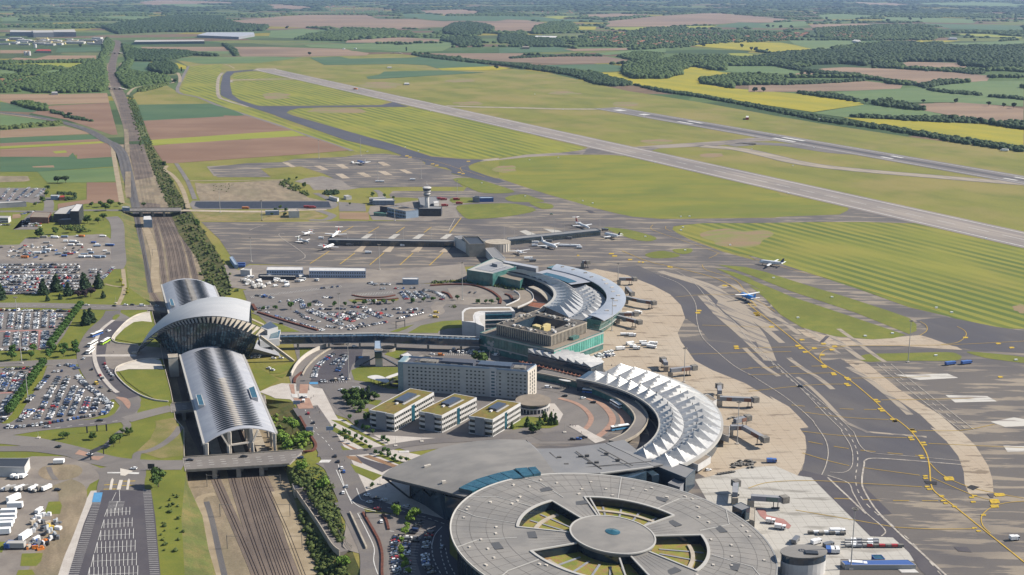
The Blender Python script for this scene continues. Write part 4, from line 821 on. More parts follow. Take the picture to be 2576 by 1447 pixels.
def facade(parent,a,b,z0,z1,rows,cols,m='winglass',ww=.6,wh=.55,out=.06,skip=None,name='window',d=.12):
 """rows x cols of windows, each a thin pane standing proud of the wall from a to b"""
 a=Vec((a[0],a[1],0));b=Vec((b[0],b[1],0));L_=(b-a).length;u=(b-a).normalized();n=Vec((u.y,-u.x,0))
 cw=L_/cols;ch=(z1-z0)/rows;W_=cw*ww;H_=ch*wh;base=origin_of(parent)
 mb=MB();mb.add([(-W_/2,0,-H_/2),(W_/2,0,-H_/2),(W_/2,0,H_/2),(-W_/2,0,H_/2),(-W_/2,-d,-H_/2),(W_/2,-d,-H_/2),(W_/2,-d,H_/2),(-W_/2,-d,H_/2)],[(4,5,6,7),(0,4,7,3),(5,1,2,6),(7,6,2,3),(0,1,5,4)])
 me=None;rz=atan2(u.y,u.x)
 for r in range(rows):
  for c in range(cols):
   if skip and skip(r,c):continue
   p=a+u*(c+.5)*cw+n*out;p.z=z0+(r+.5)*ch
   if me is None:
    o=mb.build(name,M[m],None);me=o.data
   else:o=bpy.data.objects.new(name,me);COL.objects.link(o)
   o.parent=parent;o.location=p-base;o.rotation_euler=(0,0,rz)
def ccw(P):
 a=sum(P[i].x*P[(i+1)%len(P)].y-P[(i+1)%len(P)].x*P[i].y for i in range(len(P)))
 return P if a>0 else P[::-1]
def block(name,label,cat,roof,z1,wall='clad',top='grit',z0=0.0,parapet=.5,group=None,win=None):
 """a building from its roof corners (world points); parts wall, roof and windows"""
 P=ccw([Vec((p[0],p[1],0))for p in roof]);c=sum(P,Vec())/len(P)
 t=thing(name,label,cat,(c.x,c.y,z0),group)
 part('wall',MB().prism(P,z0,z1),M[wall],t)
 Q=[p+(c-p)*min(.12,.35/max(.1,(c-p).length))for p in P]
 part('roof',MB().prism(Q,z1+.01,z1+.12,bottom=False),M[top],t)
 if parapet:
  mb=MB();n=len(P)
  for i in range(n):mb.bar((P[i].x,P[i].y,z1+parapet/2),(P[(i+1)%n].x,P[(i+1)%n].y,z1+parapet/2),.3,parapet)
  part('parapet',mb,M[wall],t)
 if win:
  for(i,rows,cols,za,zb,kw)in win:facade(t,P[i],P[(i+1)%len(P)],za,zb,rows,cols,**kw)
 return t,P
def para(a,b,c):return[a,b,c,a+c-b]
st=thing('railway_station','winged station hall with a sweeping white roof over dark slanted glass beside tracks','station',tuple(W('A',1150,1150)))
def zS(x):return 2+34*(1-((x-1150)/1100.0)**2)if x<1150 else 36-12*((x-1150)/810.0)**2
def zN(x):return 2+34*(1-((x-1200)/1190.0)**2)if x<1200 else 36-8*((x-1200)/540.0)**2
def curveA(pts,zf,n=5):
 out=[]
 for p in curve([Vec((x,y,0))for x,y in pts],n):out.append(W('A',p.x,p.y,zf(p.x)))
 return out
def resample(P,n):
 d=[0]
 for i in range(len(P)-1):d.append(d[-1]+(P[i+1]-P[i]).length)
 out=[]
 for k in range(n+1):
  s_=d[-1]*k/n;i=max(j for j in range(len(d))if d[j]<=s_+1e-9);i=min(i,len(P)-2)
  out.append(P[i].lerp(P[i+1],(s_-d[i])/max(1e-9,d[i+1]-d[i])))
 return out
S_full=curveA(ones('60 1235 100 1140 240 1010 400 895 560 810 700 762 850 730 1000 712 1150 706 1300 712 1450 735 1600 768 1720 805 1860 860 1960 915'),zS)
S_roof=curveA(ones('20 1270 60 1200 100 1140 240 1010 400 895 560 810 700 762 850 730 1000 712 1150 706 1300 712 1450 733 1600 762 1715 782'),zS)
N_roof=curveA(ones('20 1268 60 1190 150 1040 250 895 380 765 520 655 650 575 800 502 950 452 1100 422 1250 412 1400 418 1550 440 1740 492'),zN)
A_=resample(S_roof,40);B_=resample(N_roof,40);rows=[]
for k in range(9):
 f=k/8.0;rows.append([a.lerp(b,f)+Vec((0,0,1.6*sin(pi*f)*min(1,i/10.0)))for i,(a,b)in enumerate(zip(A_,B_))])
mb=MB();mb.grid(rows);mb.grid([[p-Vec((0,0,.7))for p in r]for r in rows],flip=True)
mb.grid([rows[0],[p-Vec((0,0,.7))for p in rows[0]]],flip=True);mb.grid([[r[-1]for r in rows],[r[-1]-Vec((0,0,.7))for r in rows]],flip=True);mb.grid([rows[-1],[p-Vec((0,0,.7))for p in rows[-1]]])
part('roof',mb,M.metal2,st,True)
L_line=curveA(ones('112 1190 250 1075 400 963 550 890 700 845 850 818 1000 806 1150 808 1300 830 1450 868 1600 915 1750 968 1870 1020'),lambda x:zS(x)-4.5)
SU=resample(S_full,34);LL=resample(L_line,34)
for k in range(1,34):
 mb=MB();a,b,c,d=SU[k],SU[k+1],LL[k+1],LL[k]
 q=[a.lerp(b,.1),a.lerp(b,.9 if k>22 else.62),d.lerp(c,.6 if k<22 else.3),d.lerp(c,.12)]
 nrm=(q[1]-q[0]).cross(q[3]-q[0]).normalized()*.12
 mb.loft([[p-nrm for p in q],[p+nrm for p in q]]);part('fin',mb,M.ash if k<20 else M.concrete,st)
mb=MB()
for P in(SU,LL):
 for i in range(34):mb.bar(P[i],P[i+1],.5)
for i in range(0,35):mb.bar(SU[i],LL[i],.3)
part('eaves_truss',mb,M.frame,st)
base_pts=[W('A',x,y,1.0)for x,y in((330,1075),(420,1160),(520,1230),(640,1290),(800,1330),(1000,1340),(1200,1345),(1400,1340),(1560,1325),(1700,1308))]
def uniformA(pts,zf,x0,x1,n):
 P=curve([Vec((x,y,0))for x,y in pts],6);xs=[p.x for p in P];ys=[p.y for p in P]
 return[W('A',x,float(np.interp(x,xs,ys)),zf(x))for x in[x0+(x1-x0)*(k/n)**.92 for k in range(n+1)]]
GB=uniformA(ones('380 1110 420 1160 520 1230 640 1290 800 1330 1000 1340 1200 1345 1400 1340 1560 1325 1700 1308'),lambda x:1.0,380,1700,32)
GT=uniformA(ones('300 1035 400 965 550 892 700 847 850 820 1000 808 1150 810 1300 832 1450 870 1600 917 1750 970 1850 1012'),lambda x:zS(x)-4.7,300,1850,32)
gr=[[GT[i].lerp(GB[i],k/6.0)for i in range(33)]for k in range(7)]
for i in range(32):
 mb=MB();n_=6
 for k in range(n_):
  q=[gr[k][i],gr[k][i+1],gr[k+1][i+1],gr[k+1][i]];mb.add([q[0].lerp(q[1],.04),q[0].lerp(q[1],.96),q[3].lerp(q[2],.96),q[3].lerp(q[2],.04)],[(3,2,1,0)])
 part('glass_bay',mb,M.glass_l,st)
mb=MB()
for i in range(33):mb.bar(GT[i]+Vec((0,-.25,0)),GB[i]+Vec((0,-.25,0)),.28)
part('mullion',mb,M.frame,st)['kind']='stuff'
mb=MB()
for k in(2,4):
 for i in range(32):mb.bar(gr[k][i]+Vec((0,-.2,0)),gr[k][i+1]+Vec((0,-.2,0)),.3)
part('transom',mb,M.frame,st)
NB=[Vec((p.x,p.y,0))for p in resample(N_roof[20:],16)];NT=[p-Vec((0,0,.8))for p in resample(N_roof[20:],16)]
mb=MB();mb.grid([NT,NB]);mb.grid([NT,NB],flip=True);part('rear_glass',mb,M.glass,st)
mb=MB();a,b,c,d=W('A',1730,1300),W('A',2190,1305),W('A',2080,1110),W('A',1830,1100)
mb.loft([[a,b,c,d],[V3(W('A',1790,1190,9),9),V3(W('A',1990,1160,5),5),V3(W('A',2060,1080,9),9),V3(W('A',1840,1060,12),12)]]);part('east_base',mb,M.ash,st)
for p0,p1,w_ in(((1885,1010,20),(2385,1385,0),2.2),((1750,745,22),(1930,830,12),1.2),((2190,1070,9),(2050,1230,0),1.4),((2080,1070,9),(2060,1280,0),1.2)):
 part('strut',MB().bar(W('A',*p0[:2],p0[2]),W('A',*p1[:2],p1[2]),w_),M.concrete,st)
for pts,z,zz,top in((ones('1880 870 2030 780 2150 865 1990 915'),16,11,'solar'),(ones('1850 960 1980 920 2190 905 2165 1040 1880 1080'),12,6.5,'metal2')):
 part('east_lobby',MB().prism([W('A',x,y,z)for x,y in pts],zz,z),M.metal2,st)
mb=MB();q=[W('A',x,y,12)for x,y in((2060,935),(2185,925),(2160,1025),(2020,1040))];mb.prism(q,12.02,12.25,bottom=False);part('lobby_skylight',mb,M.aqua,st)
mb=MB();q=[W('A',x,y,16)for x,y in((1900,860),(2035,785),(2140,862),(2000,900))];mb.prism(q,16.02,16.2,bottom=False);part('lobby_skylight',mb,M.solar,st)
mb=MB();q=W('A',20,1270);mb.box((q.x,q.y,0),(6,3,1.6));part('beak_foot',mb,M.concrete,st)
EZ=8.0
eS=(W('03',1905,225,EZ),W('13',255,125,EZ));eN=(W('A',400,235,EZ),W('A',1195,255,EZ));eM=(W('02',1680,745,EZ),W('02',2272,745,EZ))
def vault(label,a0,b0,a1,b1,n_sky,sky0=0.02,sky1=.98,rise=6.8,mid=None):
 """a = west eave, b = east eave; 0 = south end, 1 = north end"""
 c=(a0+b0+a1+b1)/4;t=thing('platform_canopy',label,'canopy',(c.x,c.y,-6.5),'vaulted canopies over the station platforms')
 def P(u,s_,dz=0.0):
  x=(s_+1)/2;p=a0.lerp(b0,x).lerp(a1.lerp(b1,x),u);return Vec((p.x,p.y,EZ+rise*(1-s_*s_)+dz))
 ns=24;nl=12;top=[[P(k/nl,-1+2*i/ns)for i in range(ns+1)]for k in range(nl+1)];mb=MB();mb.grid(top)
 low=[[p-Vec((0,0,.6))for p in r]for r in top];mb.grid(low,flip=True)
 mb.grid([top[0],low[0]],flip=True);mb.grid([top[-1],low[-1]]);mb.grid([[r[0]for r in top],[r[0]for r in low]]);mb.grid([[r[-1]for r in top],[r[-1]for r in low]],flip=True)
 part('vault',mb,M.metal,t,True)
 for s_ in(-1,1):
  part('eaves_beam',MB().bar(P(0,s_,.1),P(1,s_,.1),1.3,.9),M.curb,t)
 L_=(a0-a1).length;hw=L_/n_sky*.28
 def lens(s0,s1,m,z,hwf=1.0,u0=0.0):
  mb=MB();A,B=[],[];du=hw*hwf/L_;n=10
  for i in range(n+1):
   s_=s0+(s1-s0)*i/n;f=sin(pi*i/n)**.8;A.append(P(u0-du*f,s_,z));B.append(P(u0+du*f,s_,z+.35*f))
  mb.grid([A,B],flip=False);mb.grid([A,B],flip=True);return mb
 base=P(0,0)
 for s0,s1 in((-.62,-.04),(.04,.66)):
  me=None
  for k in range(n_sky):
   u=sky0+(sky1-sky0)*(k+.5)/n_sky
   if me is None:o=part('skylight',lens(s0,s1,None,.10,1.0,u),M.slit,t);me=o.data;u00=u
   else:o=bpy.data.objects.new('skylight',me);COL.objects.link(o);o.parent=t;d=P(u,0)-P(u00,0);o.location=(d.x,d.y,0)
 if mid:
  me=None
  for k in range(n_sky):
   u=sky0+(sky1-sky0)*(k+.5)/n_sky
   if not(mid[0]<=u<=mid[1]):continue
   if me is None:
    me=part('ridge_fin',lens(-.16,.12,None,.55,.8,u),M.pale,t).data;um=u
   else:o=bpy.data.objects.new('ridge_fin',me);COL.objects.link(o);o.parent=t;d=P(u,0)-P(um,0);o.location=(d.x,d.y,0)
 for s_ in(-.93,-.3,.3,.93):
  for k in range(int(L_/18)+1):
   u=min(1,(k*18+.5)/L_);p=P(u,s_);mb=MB();rz=atan2(a1.y-a0.y,a1.x-a0.x)
   q0=[(p.x+dx,p.y+dy,-6.5)for dx,dy in((-.5,-.5),(.5,-.5),(.5,.5),(-.5,.5))];q1=[(p.x+dx,p.y+dy,p.z-.6)for dx,dy in((-1.1,-.9),(1.1,-.9),(1.1,.9),(-1.1,.9))]
   mb.loft([q0,q1]);part('column',mb,M.pale,t)
 for s_ in(-.62,.02,.62):
  mb=MB();a=P(0.0,s_-.14);b=P(1,s_-.14);c_=P(1,s_+.14);d=P(0.0,s_+.14);mb.prism([a,b,c_,d],-6.4,-5.5);part('platform',mb,M.concrete,t)
 return t,P
vt,VP=vault('long grey vaulted platform canopy south of glass hall',eS[0],eS[1],eM[0],eM[1],50,mid=(0,.55))
vault('shorter white edged platform canopy north of glass hall',eM[0].lerp(eN[0],.12),eM[1].lerp(eN[1],.12),eN[0],eN[1],40,mid=(.55,.97))
for s0,s1 in((-.33,-.33),(.33,.33)):
 mb=MB();p=VP(0,s0);q=VP(0,s0*1.5);mb.bar((p.x,p.y-1,-6.5),(p.x,p.y-1,5),1.6,1.2);mb.bar((p.x,p.y-1,5),(q.x,q.y-1,q.z-.6),1.0);part('portal_leg',mb,M.pale,vt)
part('portal_beam',MB().bar(Vec((*VP(0,-.33).xy,5)),Vec((*VP(0,.33).xy,5)),1.0),M.pale,vt)
for i_,(t_,x,y,dx,dy,z)in enumerate((('A',515,445,85,100,12),('B',540,1145,190,235,12),('B',1700,1000,210,215,13))):
 P=[W(t_,x,y,z),W(t_,x+dx*(.62 if i_!=2 else.6),y+(0 if i_!=2 else-40),z),W(t_,x+dx,y+dy,z),W(t_,x+dx*.35,y+dy,z)]
 block('lift_house','blue glazed lift house set into %s of platform canopy'%('north west edge','south west edge','south east edge')[i_],'lift house',P,z,'clad','aqua',-1 if i_ else 0,.2)
P=[W('A',497,1278,9),W('A',642,1270,9),W('A',650,1320,9),W('A',510,1330,9)]
block('vent_tower','pale concrete ventilation tower at west foot of glass hall','tower',P,9,'pale','concrete',-6,.3)
def gallery():
 pts=[W('12',285,560,11),W('12',1190,548,11),W('12',2150,585,11)];c=pts[1]
 t=thing('covered_footbridge','long dark glazed covered footbridge linking station to terminals','footbridge',(c.x,c.y,0))
 for a,b in zip(pts[:-1],pts[1:]):
  u=(b-a).normalized();n=Vec((-u.y,u.x,0));w_=3.6
  part('glazed_body',MB().prism([a+n*w_,b+n*w_,b-n*w_,a-n*w_],5.2,10.6),M.glass,t)
  part('roof_edge',MB().prism([a+n*(w_+.3),b+n*(w_+.3),b+n*(w_-1.6),a+n*(w_-1.6)],10.6,11.1),M.curb,t)
  part('sill',MB().prism([a-n*(w_+.2),b-n*(w_+.2),b-n*(w_-.3),a-n*(w_-.3)],4.9,5.4),M.curb,t)
  L_=(b-a).length;k=int(L_/4.2);me=None
  for i in range(k):
   p=a+u*(i+.5)*L_/k
   mb=MB();mb.bar((p.x-n.x*w_*1.02,p.y-n.y*w_*1.02,5.3),(p.x-n.x*w_*1.02,p.y-n.y*w_*1.02,10.7),.22);mb.bar((p.x-n.x*w_,p.y-n.y*w_,10.75),(p.x+n.x*w_,p.y+n.y*w_,10.75),.25,.3)
   if i%1==0:part('rib',mb,M.frame,t)
  for i in range(k):
   if RNG.rand()<.65:
    p=a+u*(i+1.0)*L_/k+n*.6;part('roof_light',MB().box((p.x,p.y,10.62),(1.6,.9,.15),atan2(u.y,u.x)),M.curb,t)
  for f in(.18,.5,.82):
   p=a.lerp(b,f);part('pier',MB().box((p.x,p.y,0),(1.2,3.0,5.2),atan2(u.y,u.x)),M.concrete,t)
gallery()
P=[W('12',1168,720,13),W('12',1243,720,13),W('12',1240,742,13),W('12',1172,742,13)]
P=[V3(p,0)for p in(W('12',1178,852),W('12',1245,855),W('12',1243,838),W('12',1176,835))]
block('lift_tower','tall pale stair tower standing on lawn south of footbridge','tower',P,12.5,'pale','grit',0,.4)
P=[W('12',1168,715,12),W('12',1233,715,12),W('12',1222,612,12),W('12',1172,612,12)]
block('link_corridor','blue roofed corridor joining stair tower to footbridge','corridor',P,12,'glass','steel',7,.3)
for s_,x1 in((1,1390),(-1,1030)):
 mb=MB();mb.bar(W('12',1210,745,9),W('12',x1,845 if s_>0 else 840,.5),2.4,.7);o=mb.build('outdoor_stair',M.frame);tag(o,'dark outdoor staircase descending to %s of stair tower'%('right' if s_>0 else 'left'),'staircase')
def polar(c,r,a):a=radians(a);return Vec((c[0]+r*cos(a),c[1]+r*sin(a),0))
def tent(parent,A,Bq,Cq,D,zb,zp,n=8,name='tent_roof',skew=0.0):
 """a tensile pyramid over the quad A (inner-start) B (inner-end) C (outer-end) D (outer-start)"""
 rows=[]
 for i in range(n+1):
  r=[]
  for j in range(n+1):
   u=i/n;v=j/n;p=A.lerp(Bq,u).lerp(D.lerp(Cq,u),v)
   a=1-abs(2*u-1);b=1-abs(2*v-1);k=min(a,b);h=.72*k+.28*k**2.2
   r.append(Vec((p.x,p.y,zb+(zp-zb)*min(1,h))))
  rows.append(r)
 mb=MB();mb.grid(rows);m_=part(name,mb,M.tent,parent);return m_
def ring_wall(parent,c,r0,r1,a0,a1,z0,z1,m,name,n=48):
 mb=MB();I=[polar(c,r0,a0+(a1-a0)*k/n)for k in range(n+1)];O=[polar(c,r1,a0+(a1-a0)*k/n)for k in range(n+1)]
 mb.loft([[V3(i,z0),V3(o,z0),V3(o,z1),V3(i,z1)]for i,o in zip(I,O)]);return part(name,mb,M[m],parent)
CL=(2.7,737.3);CO_=(11.0,746.0)
t2=thing('terminal_building','curved terminal under two rows of white pointed folded roofs beside bus forecourt','terminal',(CL[0]+106,CL[1],0))
ring_wall(t2,CL,91.5,112,62,-45,0,9.0,'glass','glass_body');ring_wall(t2,CO_,100,121.5,56,-46,0,8.9,'glass','airside_body')
ring_wall(t2,CL,90.2,91.6,62,-45,8.6,9.8,'curb','inner_cornice');ring_wall(t2,CO_,121.2,123.6,56,-46,8.0,9.9,'curb','outer_cornice');ring_wall(t2,CL,91.6,114,59,-45,9.0,9.3,'metal','roof_deck');ring_wall(t2,CO_,98,121.2,56,-46,8.95,9.25,'metal','roof_deck')
nb=16;step=6.05
for k in range(nb+1):
 a0=58.6-k*step;a1=a0-step
 if k<nb+1:
  o=tent(t2,polar(CL,91.5,a0),polar(CL,91.5,a1),polar(CL,106,a1),polar(CL,106,a0),9.9,15.2)
 b0=a0-3.0+.8;b1=b0-step
 tent(t2,polar(CL,106,b0),polar(CL,106,b1),polar(CO_,123,b1-2.5),polar(CO_,123,b0-2.5),9.6,16.2)
for k in range(nb+1):
 for r,off in((98.7,0),(114,-2.2)):
  p=polar(CL,r,58.6-(k+.5)*step+off);part('mast_cap',MB().tube((p.x,p.y,15.0),(p.x,p.y,16.3),.3,.2,6),M.frame,t2)
zt_=11.0
saw=thing('sawtooth_canopy','white sawtooth canopy in front of teal glass block','canopy',tuple(W('22',560,780)))
a0=W('22',250,740,zt_-3);a1=W('22',870,880,zt_-3);b0=W('22',600,700,zt_);b1=W('22',985,795,zt_)
nS=8
for k in range(nS):
 p=a0.lerp(a1,k/nS);q=a0.lerp(a1,(k+1)/nS);P2=W('22',255,708,zt_).lerp(b0,k/nS*.0+0);r0=W('22',270,705,zt_).lerp(W('22',860,845,zt_),k/nS);r1=W('22',270,705,zt_).lerp(W('22',860,845,zt_),(k+1)/nS)
 s0=b0.lerp(b1,k/nS);s1=b0.lerp(b1,(k+1)/nS);mb=MB()
 mb.add([(r0.x,r0.y,zt_+1.8),(r1.x,r1.y,zt_-1.2),(s1.x,s1.y,zt_-1.2),(s0.x,s0.y,zt_+1.8)],[(0,1,2,3)]);mb.add([(r0.x,r0.y,zt_+1.8),(r0.x,r0.y,zt_-1.2),(r1.x,r1.y,zt_-1.2)],[(0,1,2)])
 mb.add([(r0.x,r0.y,zt_+1.8),(s0.x,s0.y,zt_+1.8),(s0.x,s0.y,zt_-1.2),(r0.x,r0.y,zt_-1.2)],[(0,1,2,3)])
 part('sawtooth_bay',mb,M.tent,saw)
part('glass_body',MB().prism([W('22',270,712,zt_),W('22',860,852,zt_),W('22',975,800,zt_),W('22',640,705,zt_)],0,zt_-1.6),M.glass,saw)
CU=(-50,1034)
t1=thing('terminal_building','curved terminal with a smooth silver crescent roof around white pointed folds','terminal',(CU[0]+110,CU[1],0))
cUE,rUE=(-61.4,1058.3),100.5;cUB,rUB=(-55.3,1032.3),109.2;cUA,rUA=(-40.9,1032.9),111.6;cUI,rUI=(-43.3,1032.5),125.4;cUO,rUO=(-56.5,1037.7),155.6
def pe(a):return polar(cUE,rUE,a+3)
def pb(a):return polar(cUB,rUB,a)
def pa(a):return polar(cUA,rUA,a)
def pi_(a):return polar(cUI,rUI,a)
def pm(a):return(pb(a)+pa(a))/2
def po(a):return polar(cUO,rUO,a)
def strip(f0,f1,a0,a1,z0,z1,n=40,nr=4,bulge=0.0):
 rows=[]
 for j in range(nr+1):
  v=j/nr;rows.append([Vec((*f0(a0+(a1-a0)*i/n).lerp(f1(a0+(a1-a0)*i/n),v).xy,z0+(z1-z0)*v+bulge*sin(pi*v)))for i in range(n+1)])
 return rows
mb=MB();R_=strip(pi_,po,50,-33,15.2,13.8,48,6,.9);mb.grid(R_,flip=True);mb.grid([[p-Vec((0,0,.7))for p in r]for r in R_])
mb.grid([R_[-1],[p-Vec((0,0,.7))for p in R_[-1]]],flip=True);mb.grid([R_[0],[p-Vec((0,0,.7))for p in R_[0]]]);part('crescent_roof',mb,M.smoothroof,t1,True)
mb=MB();O=[po(50-83*k/48)for k in range(49)];cc=Vec((*cUO,0));mb.loft([[V3(p.lerp(cc,.035),1),V3(p.lerp(cc,.012),13.2),V3(p.lerp(cc,.10),13.2),V3(p.lerp(cc,.10),1)]for p in O]);part('airside_glass',mb,M.teal,t1)
for zz in(4.5,8.5):
 part('louvre_band',MB().loft([[V3(p.lerp(cc,.030-zz*.0005),zz),V3(p.lerp(cc,.022-zz*.0005),zz+.7),V3(p.lerp(cc,.06),zz+.7),V3(p.lerp(cc,.06),zz)]for p in O]),M.curb,t1)
part('glass_body',MB().loft([[V3(pe(58-88*k/40),0),V3(pi_(58-88*k/40),0),V3(pi_(58-88*k/40),8.8),V3(pe(58-88*k/40),8.8)]for k in range(41)]),M.glass,t1)
part('roof_deck',MB().grid(strip(pe,pi_,58,-30,9.0,9.6,40,3),flip=True),M.metal,t1)
part('inner_cornice',MB().loft([[V3(polar(cUE,rUE-2,61-88*k/40),8.2),V3(polar(cUE,rUE+1.5,61-88*k/40),8.2),V3(polar(cUE,rUE+1.5,61-88*k/40),9.8),V3(polar(cUE,rUE-2,61-88*k/40),9.8)]for k in range(41)]),M.curb,t1)
st_=5.9
for k in range(14):
 a0=52.5-k*st_;a1=a0-st_
 A,B2=(pe(a0),pe(a1))if True else 0
 C2,D2=pm(a1),pm(a0)
 if k<6:
  n=8;rows=[]
  for i in range(n+1):
   r=[]
   for j in range(n+1):
    u=i/n;v=j/n;p=A.lerp(B2,u).lerp(D2.lerp(C2,u),v);r.append(Vec((p.x,p.y,9.6+6.2*sin(pi*(.08+.84*v))*(sin(pi*u)**.6*.75+.25*(1-u)))))
   rows.append(r)
  part('shell_roof',MB().grid(rows),M.tent,t1)
  mb=MB();E1_=[Vec((p.x,p.y,p.z+.15))for p in rows[0]];E2_=[Vec((p.x,p.y,9.7))for p in rows[0]];mb.grid([E1_,E2_]);mb.grid([E1_,E2_],flip=True);part('shell_glass',mb,M.glass,t1)
 else:tent(t1,A,B2,C2,D2,9.6,14.8)
 if k>=5:
  b0=a0-2.0;b1=b0-st_;tent(t1,pm(b0),pm(b1),pi_(b1),pi_(b0),9.8,15.0)
part('flat_link_roof',MB().grid([[V3(pm(52-29*k/12),13.2)for k in range(13)],[V3(pi_(52-29*k/12),14.4)for k in range(13)]],flip=True),M.metal,t1)
part('glazed_strip',MB().grid([[V3(pm(48-22*k/12),13.5)for k in range(13)],[V3(pm(48-22*k/12).lerp(pi_(48-22*k/12),.45),14.1)for k in range(13)]],flip=True),M.aqua,t1)
for a_,r_ in((46,.55),(40,.5),(33,.55),(27,.35),(20,.6),(15,.45),(9,.5),(3,.4),(-3,.6),(-10,.5),(-17,.6),(-24,.5)):
 p=pi_(a_).lerp(po(a_),r_);part('roof_vent',MB().box((p.x,p.y,15.0),(3.2,1.6,.9),radians(a_*.5+20)),M.pale if a_<25 else M.plant,t1)
P=[W('D',100,255,12),W('D',440,305,12),W('D',745,215,12),W('D',460,95,12)]
nw,PW=block('terminal_wing','low teal glass terminal wing with a grey roof well north of car park','terminal',P,12,'teal','curb',0,.6)
part('roof_well',MB().prism([W('D',205,232,12.3),W('D',480,285,12.3),W('D',690,215,12.3),W('D',440,155,12.3)],12.15,12.35,bottom=False),M.ash,nw)
for k in range(9):
 p=W('D',420+k*22,262-k*6,12.4);part('roof_unit',MB().box((p.x,p.y,12.36),(2.0,1.3,.6)),M.clad,nw)
p=W('D',490,190,15);part('plant_room',MB().prism([W('D',430,160,15),W('D',500,178,15),W('D',575,150,15),W('D',500,138,15)],12.2,15),M.ash,nw)
P=[W('D',440,320,8),W('D',800,400,8),W('D',1000,230,8),W('D',740,220,8)]
block('terminal_wing','lower brown roofed link beside teal glass wing','terminal',P,8,'teal','grit',0,.5)
P=[W('D',575,150,13),W('D',1010,232,13),W('D',1040,205,13),W('D',600,125,13)]
block('link_gallery','narrow grey roofed gallery running to silver crescent roof','gallery',P,13,'ash','metal',0,.3)
mb=MB();q=[W('D',590,285,10),W('D',755,225,10)];mb.bar((q[0].x,q[0].y,10),(q[1].x,q[1].y,10),.5,4);tag(mb.build('roof_screen',M.clad),'white screen wall on brown roof beside teal wing','screen wall')
P=para(W('D',270,1085,14),W('D',1240,1312,14),W('D',1895,1068,14))
cb,PC=block('central_terminal','square teal glass terminal block carrying a finned office box with rooftop plant','terminal',P,14,'teal','grit',0,.9)
for z0_,z1_,m_ in((13.2,14.3,'curb'),(4.6,5.6,'curb')):
 mb=MB();n=4
 for i in range(n):a,b=PC[i],PC[(i+1)%n];mb.bar((a.x,a.y,(z0_+z1_)/2),(b.x,b.y,(z0_+z1_)/2),.8,z1_-z0_)
 part('cornice',mb,M[m_],cb)
ES=[(PC[i],PC[(i+1)%4])for i in range(4)]
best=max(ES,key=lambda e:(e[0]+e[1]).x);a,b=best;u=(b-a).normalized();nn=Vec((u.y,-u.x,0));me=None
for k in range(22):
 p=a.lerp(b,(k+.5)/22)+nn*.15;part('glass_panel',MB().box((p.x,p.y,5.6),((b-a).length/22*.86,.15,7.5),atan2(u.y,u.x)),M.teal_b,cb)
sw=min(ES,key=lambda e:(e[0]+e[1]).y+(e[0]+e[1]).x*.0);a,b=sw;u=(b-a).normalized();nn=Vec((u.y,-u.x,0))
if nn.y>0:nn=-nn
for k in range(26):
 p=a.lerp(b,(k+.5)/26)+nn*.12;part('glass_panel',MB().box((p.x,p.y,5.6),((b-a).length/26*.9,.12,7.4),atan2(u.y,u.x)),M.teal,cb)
for(x,y,r)in((350,1185,18),(400,1170,26),(440,1190,30),(395,1215,22),(430,1230,26),(480,1240,22),(520,1255,20),(540,1275,14),(460,1170,16),(690,1280,20)):
 p=a.lerp(b,0);f=(x-270)/970.0;L0=PC;wa=W('D',270,1085,14);wb=W('D',1240,1312,14);q=wa.lerp(wb,f);yt=1085+(1312-1085)*f;zz=14-(y-yt)/10.2
 part('lace_motif',MB().tube((q.x+nn.x*.4,q.y+nn.y*.4,zz),(q.x+nn.x*.5,q.y+nn.y*.5,zz),r*.06,r*.06,9),M.curb,cb)
P=para(W('D',487,968,22),W('D',1197,1122,22),W('D',1675,945,22));PO=ccw([Vec((p.x,p.y,0))for p in P])
co=sum(PO,Vec())/4
mb=MB()
for i in range(4):
 a,b=PO[i],PO[(i+1)%4];a2=a.lerp(co,.33);b2=b.lerp(co,.33);mb.prism([a,b,b2,a2],14.3,22)
part('office_box',mb,M.glass,cb)
mb=MB()
for i in range(4):
 a,b=PO[i],PO[(i+1)%4];a2=a.lerp(co,.34);b2=b.lerp(co,.34);mb.prism([a,b,b2,a2],22.0,22.5)
part('office_roof',mb,mat('office_roof_felt',C8(112,106,100),C8(96,92,88),5),cb)
mb=MB()
for i in range(4):a,b=PO[i],PO[(i+1)%4];mb.bar((a.x,a.y,22.2),(b.x,b.y,22.2),.7,.8)
part('office_cornice',mb,M.concrete,cb)
for i in range(4):
 a,b=PO[i],PO[(i+1)%4];u=(b-a).normalized();L_=(b-a).length;n_=int(L_/1.75);me=None;rz=atan2(u.y,u.x)
 for k in range(n_):
  p=a+u*(k+.5)*L_/n_
  if me is None:
   mb=MB();mb.box((0,0,0),(.75,.7,7.4));o=mb.build('fin',M.concrete,None);me=o.data
  else:o=bpy.data.objects.new('fin',me);COL.objects.link(o)
  o.parent=cb;o.location=Vec((p.x,p.y,14.5))-cb.location;o.rotation_euler=(0,0,rz)
for k in range(60):
 i=RNG.randint(4);a,b=PO[i],PO[(i+1)%4];p=a.lerp(b,rnd(.05,.95)).lerp(co,rnd(.06,.27));s_=rnd(.8,3.2)
 part('roof_unit',MB().box((p.x,p.y,22.5),(s_,rnd(.8,2.2),rnd(.5,1.6)),rz),M[['plant','clad','curb','grit'][RNG.randint(4)]],cb)
for k in range(14):
 i=RNG.randint(4);a,b=PO[i],PO[(i+1)%4];f=rnd(.05,.5);g=rnd(.08,.28);p=a.lerp(b,f).lerp(co,g);q=a.lerp(b,f+.4).lerp(co,g);part('roof_pipe',MB().bar((p.x,p.y,22.9),(q.x,q.y,22.9),.3),M.plant,cb)
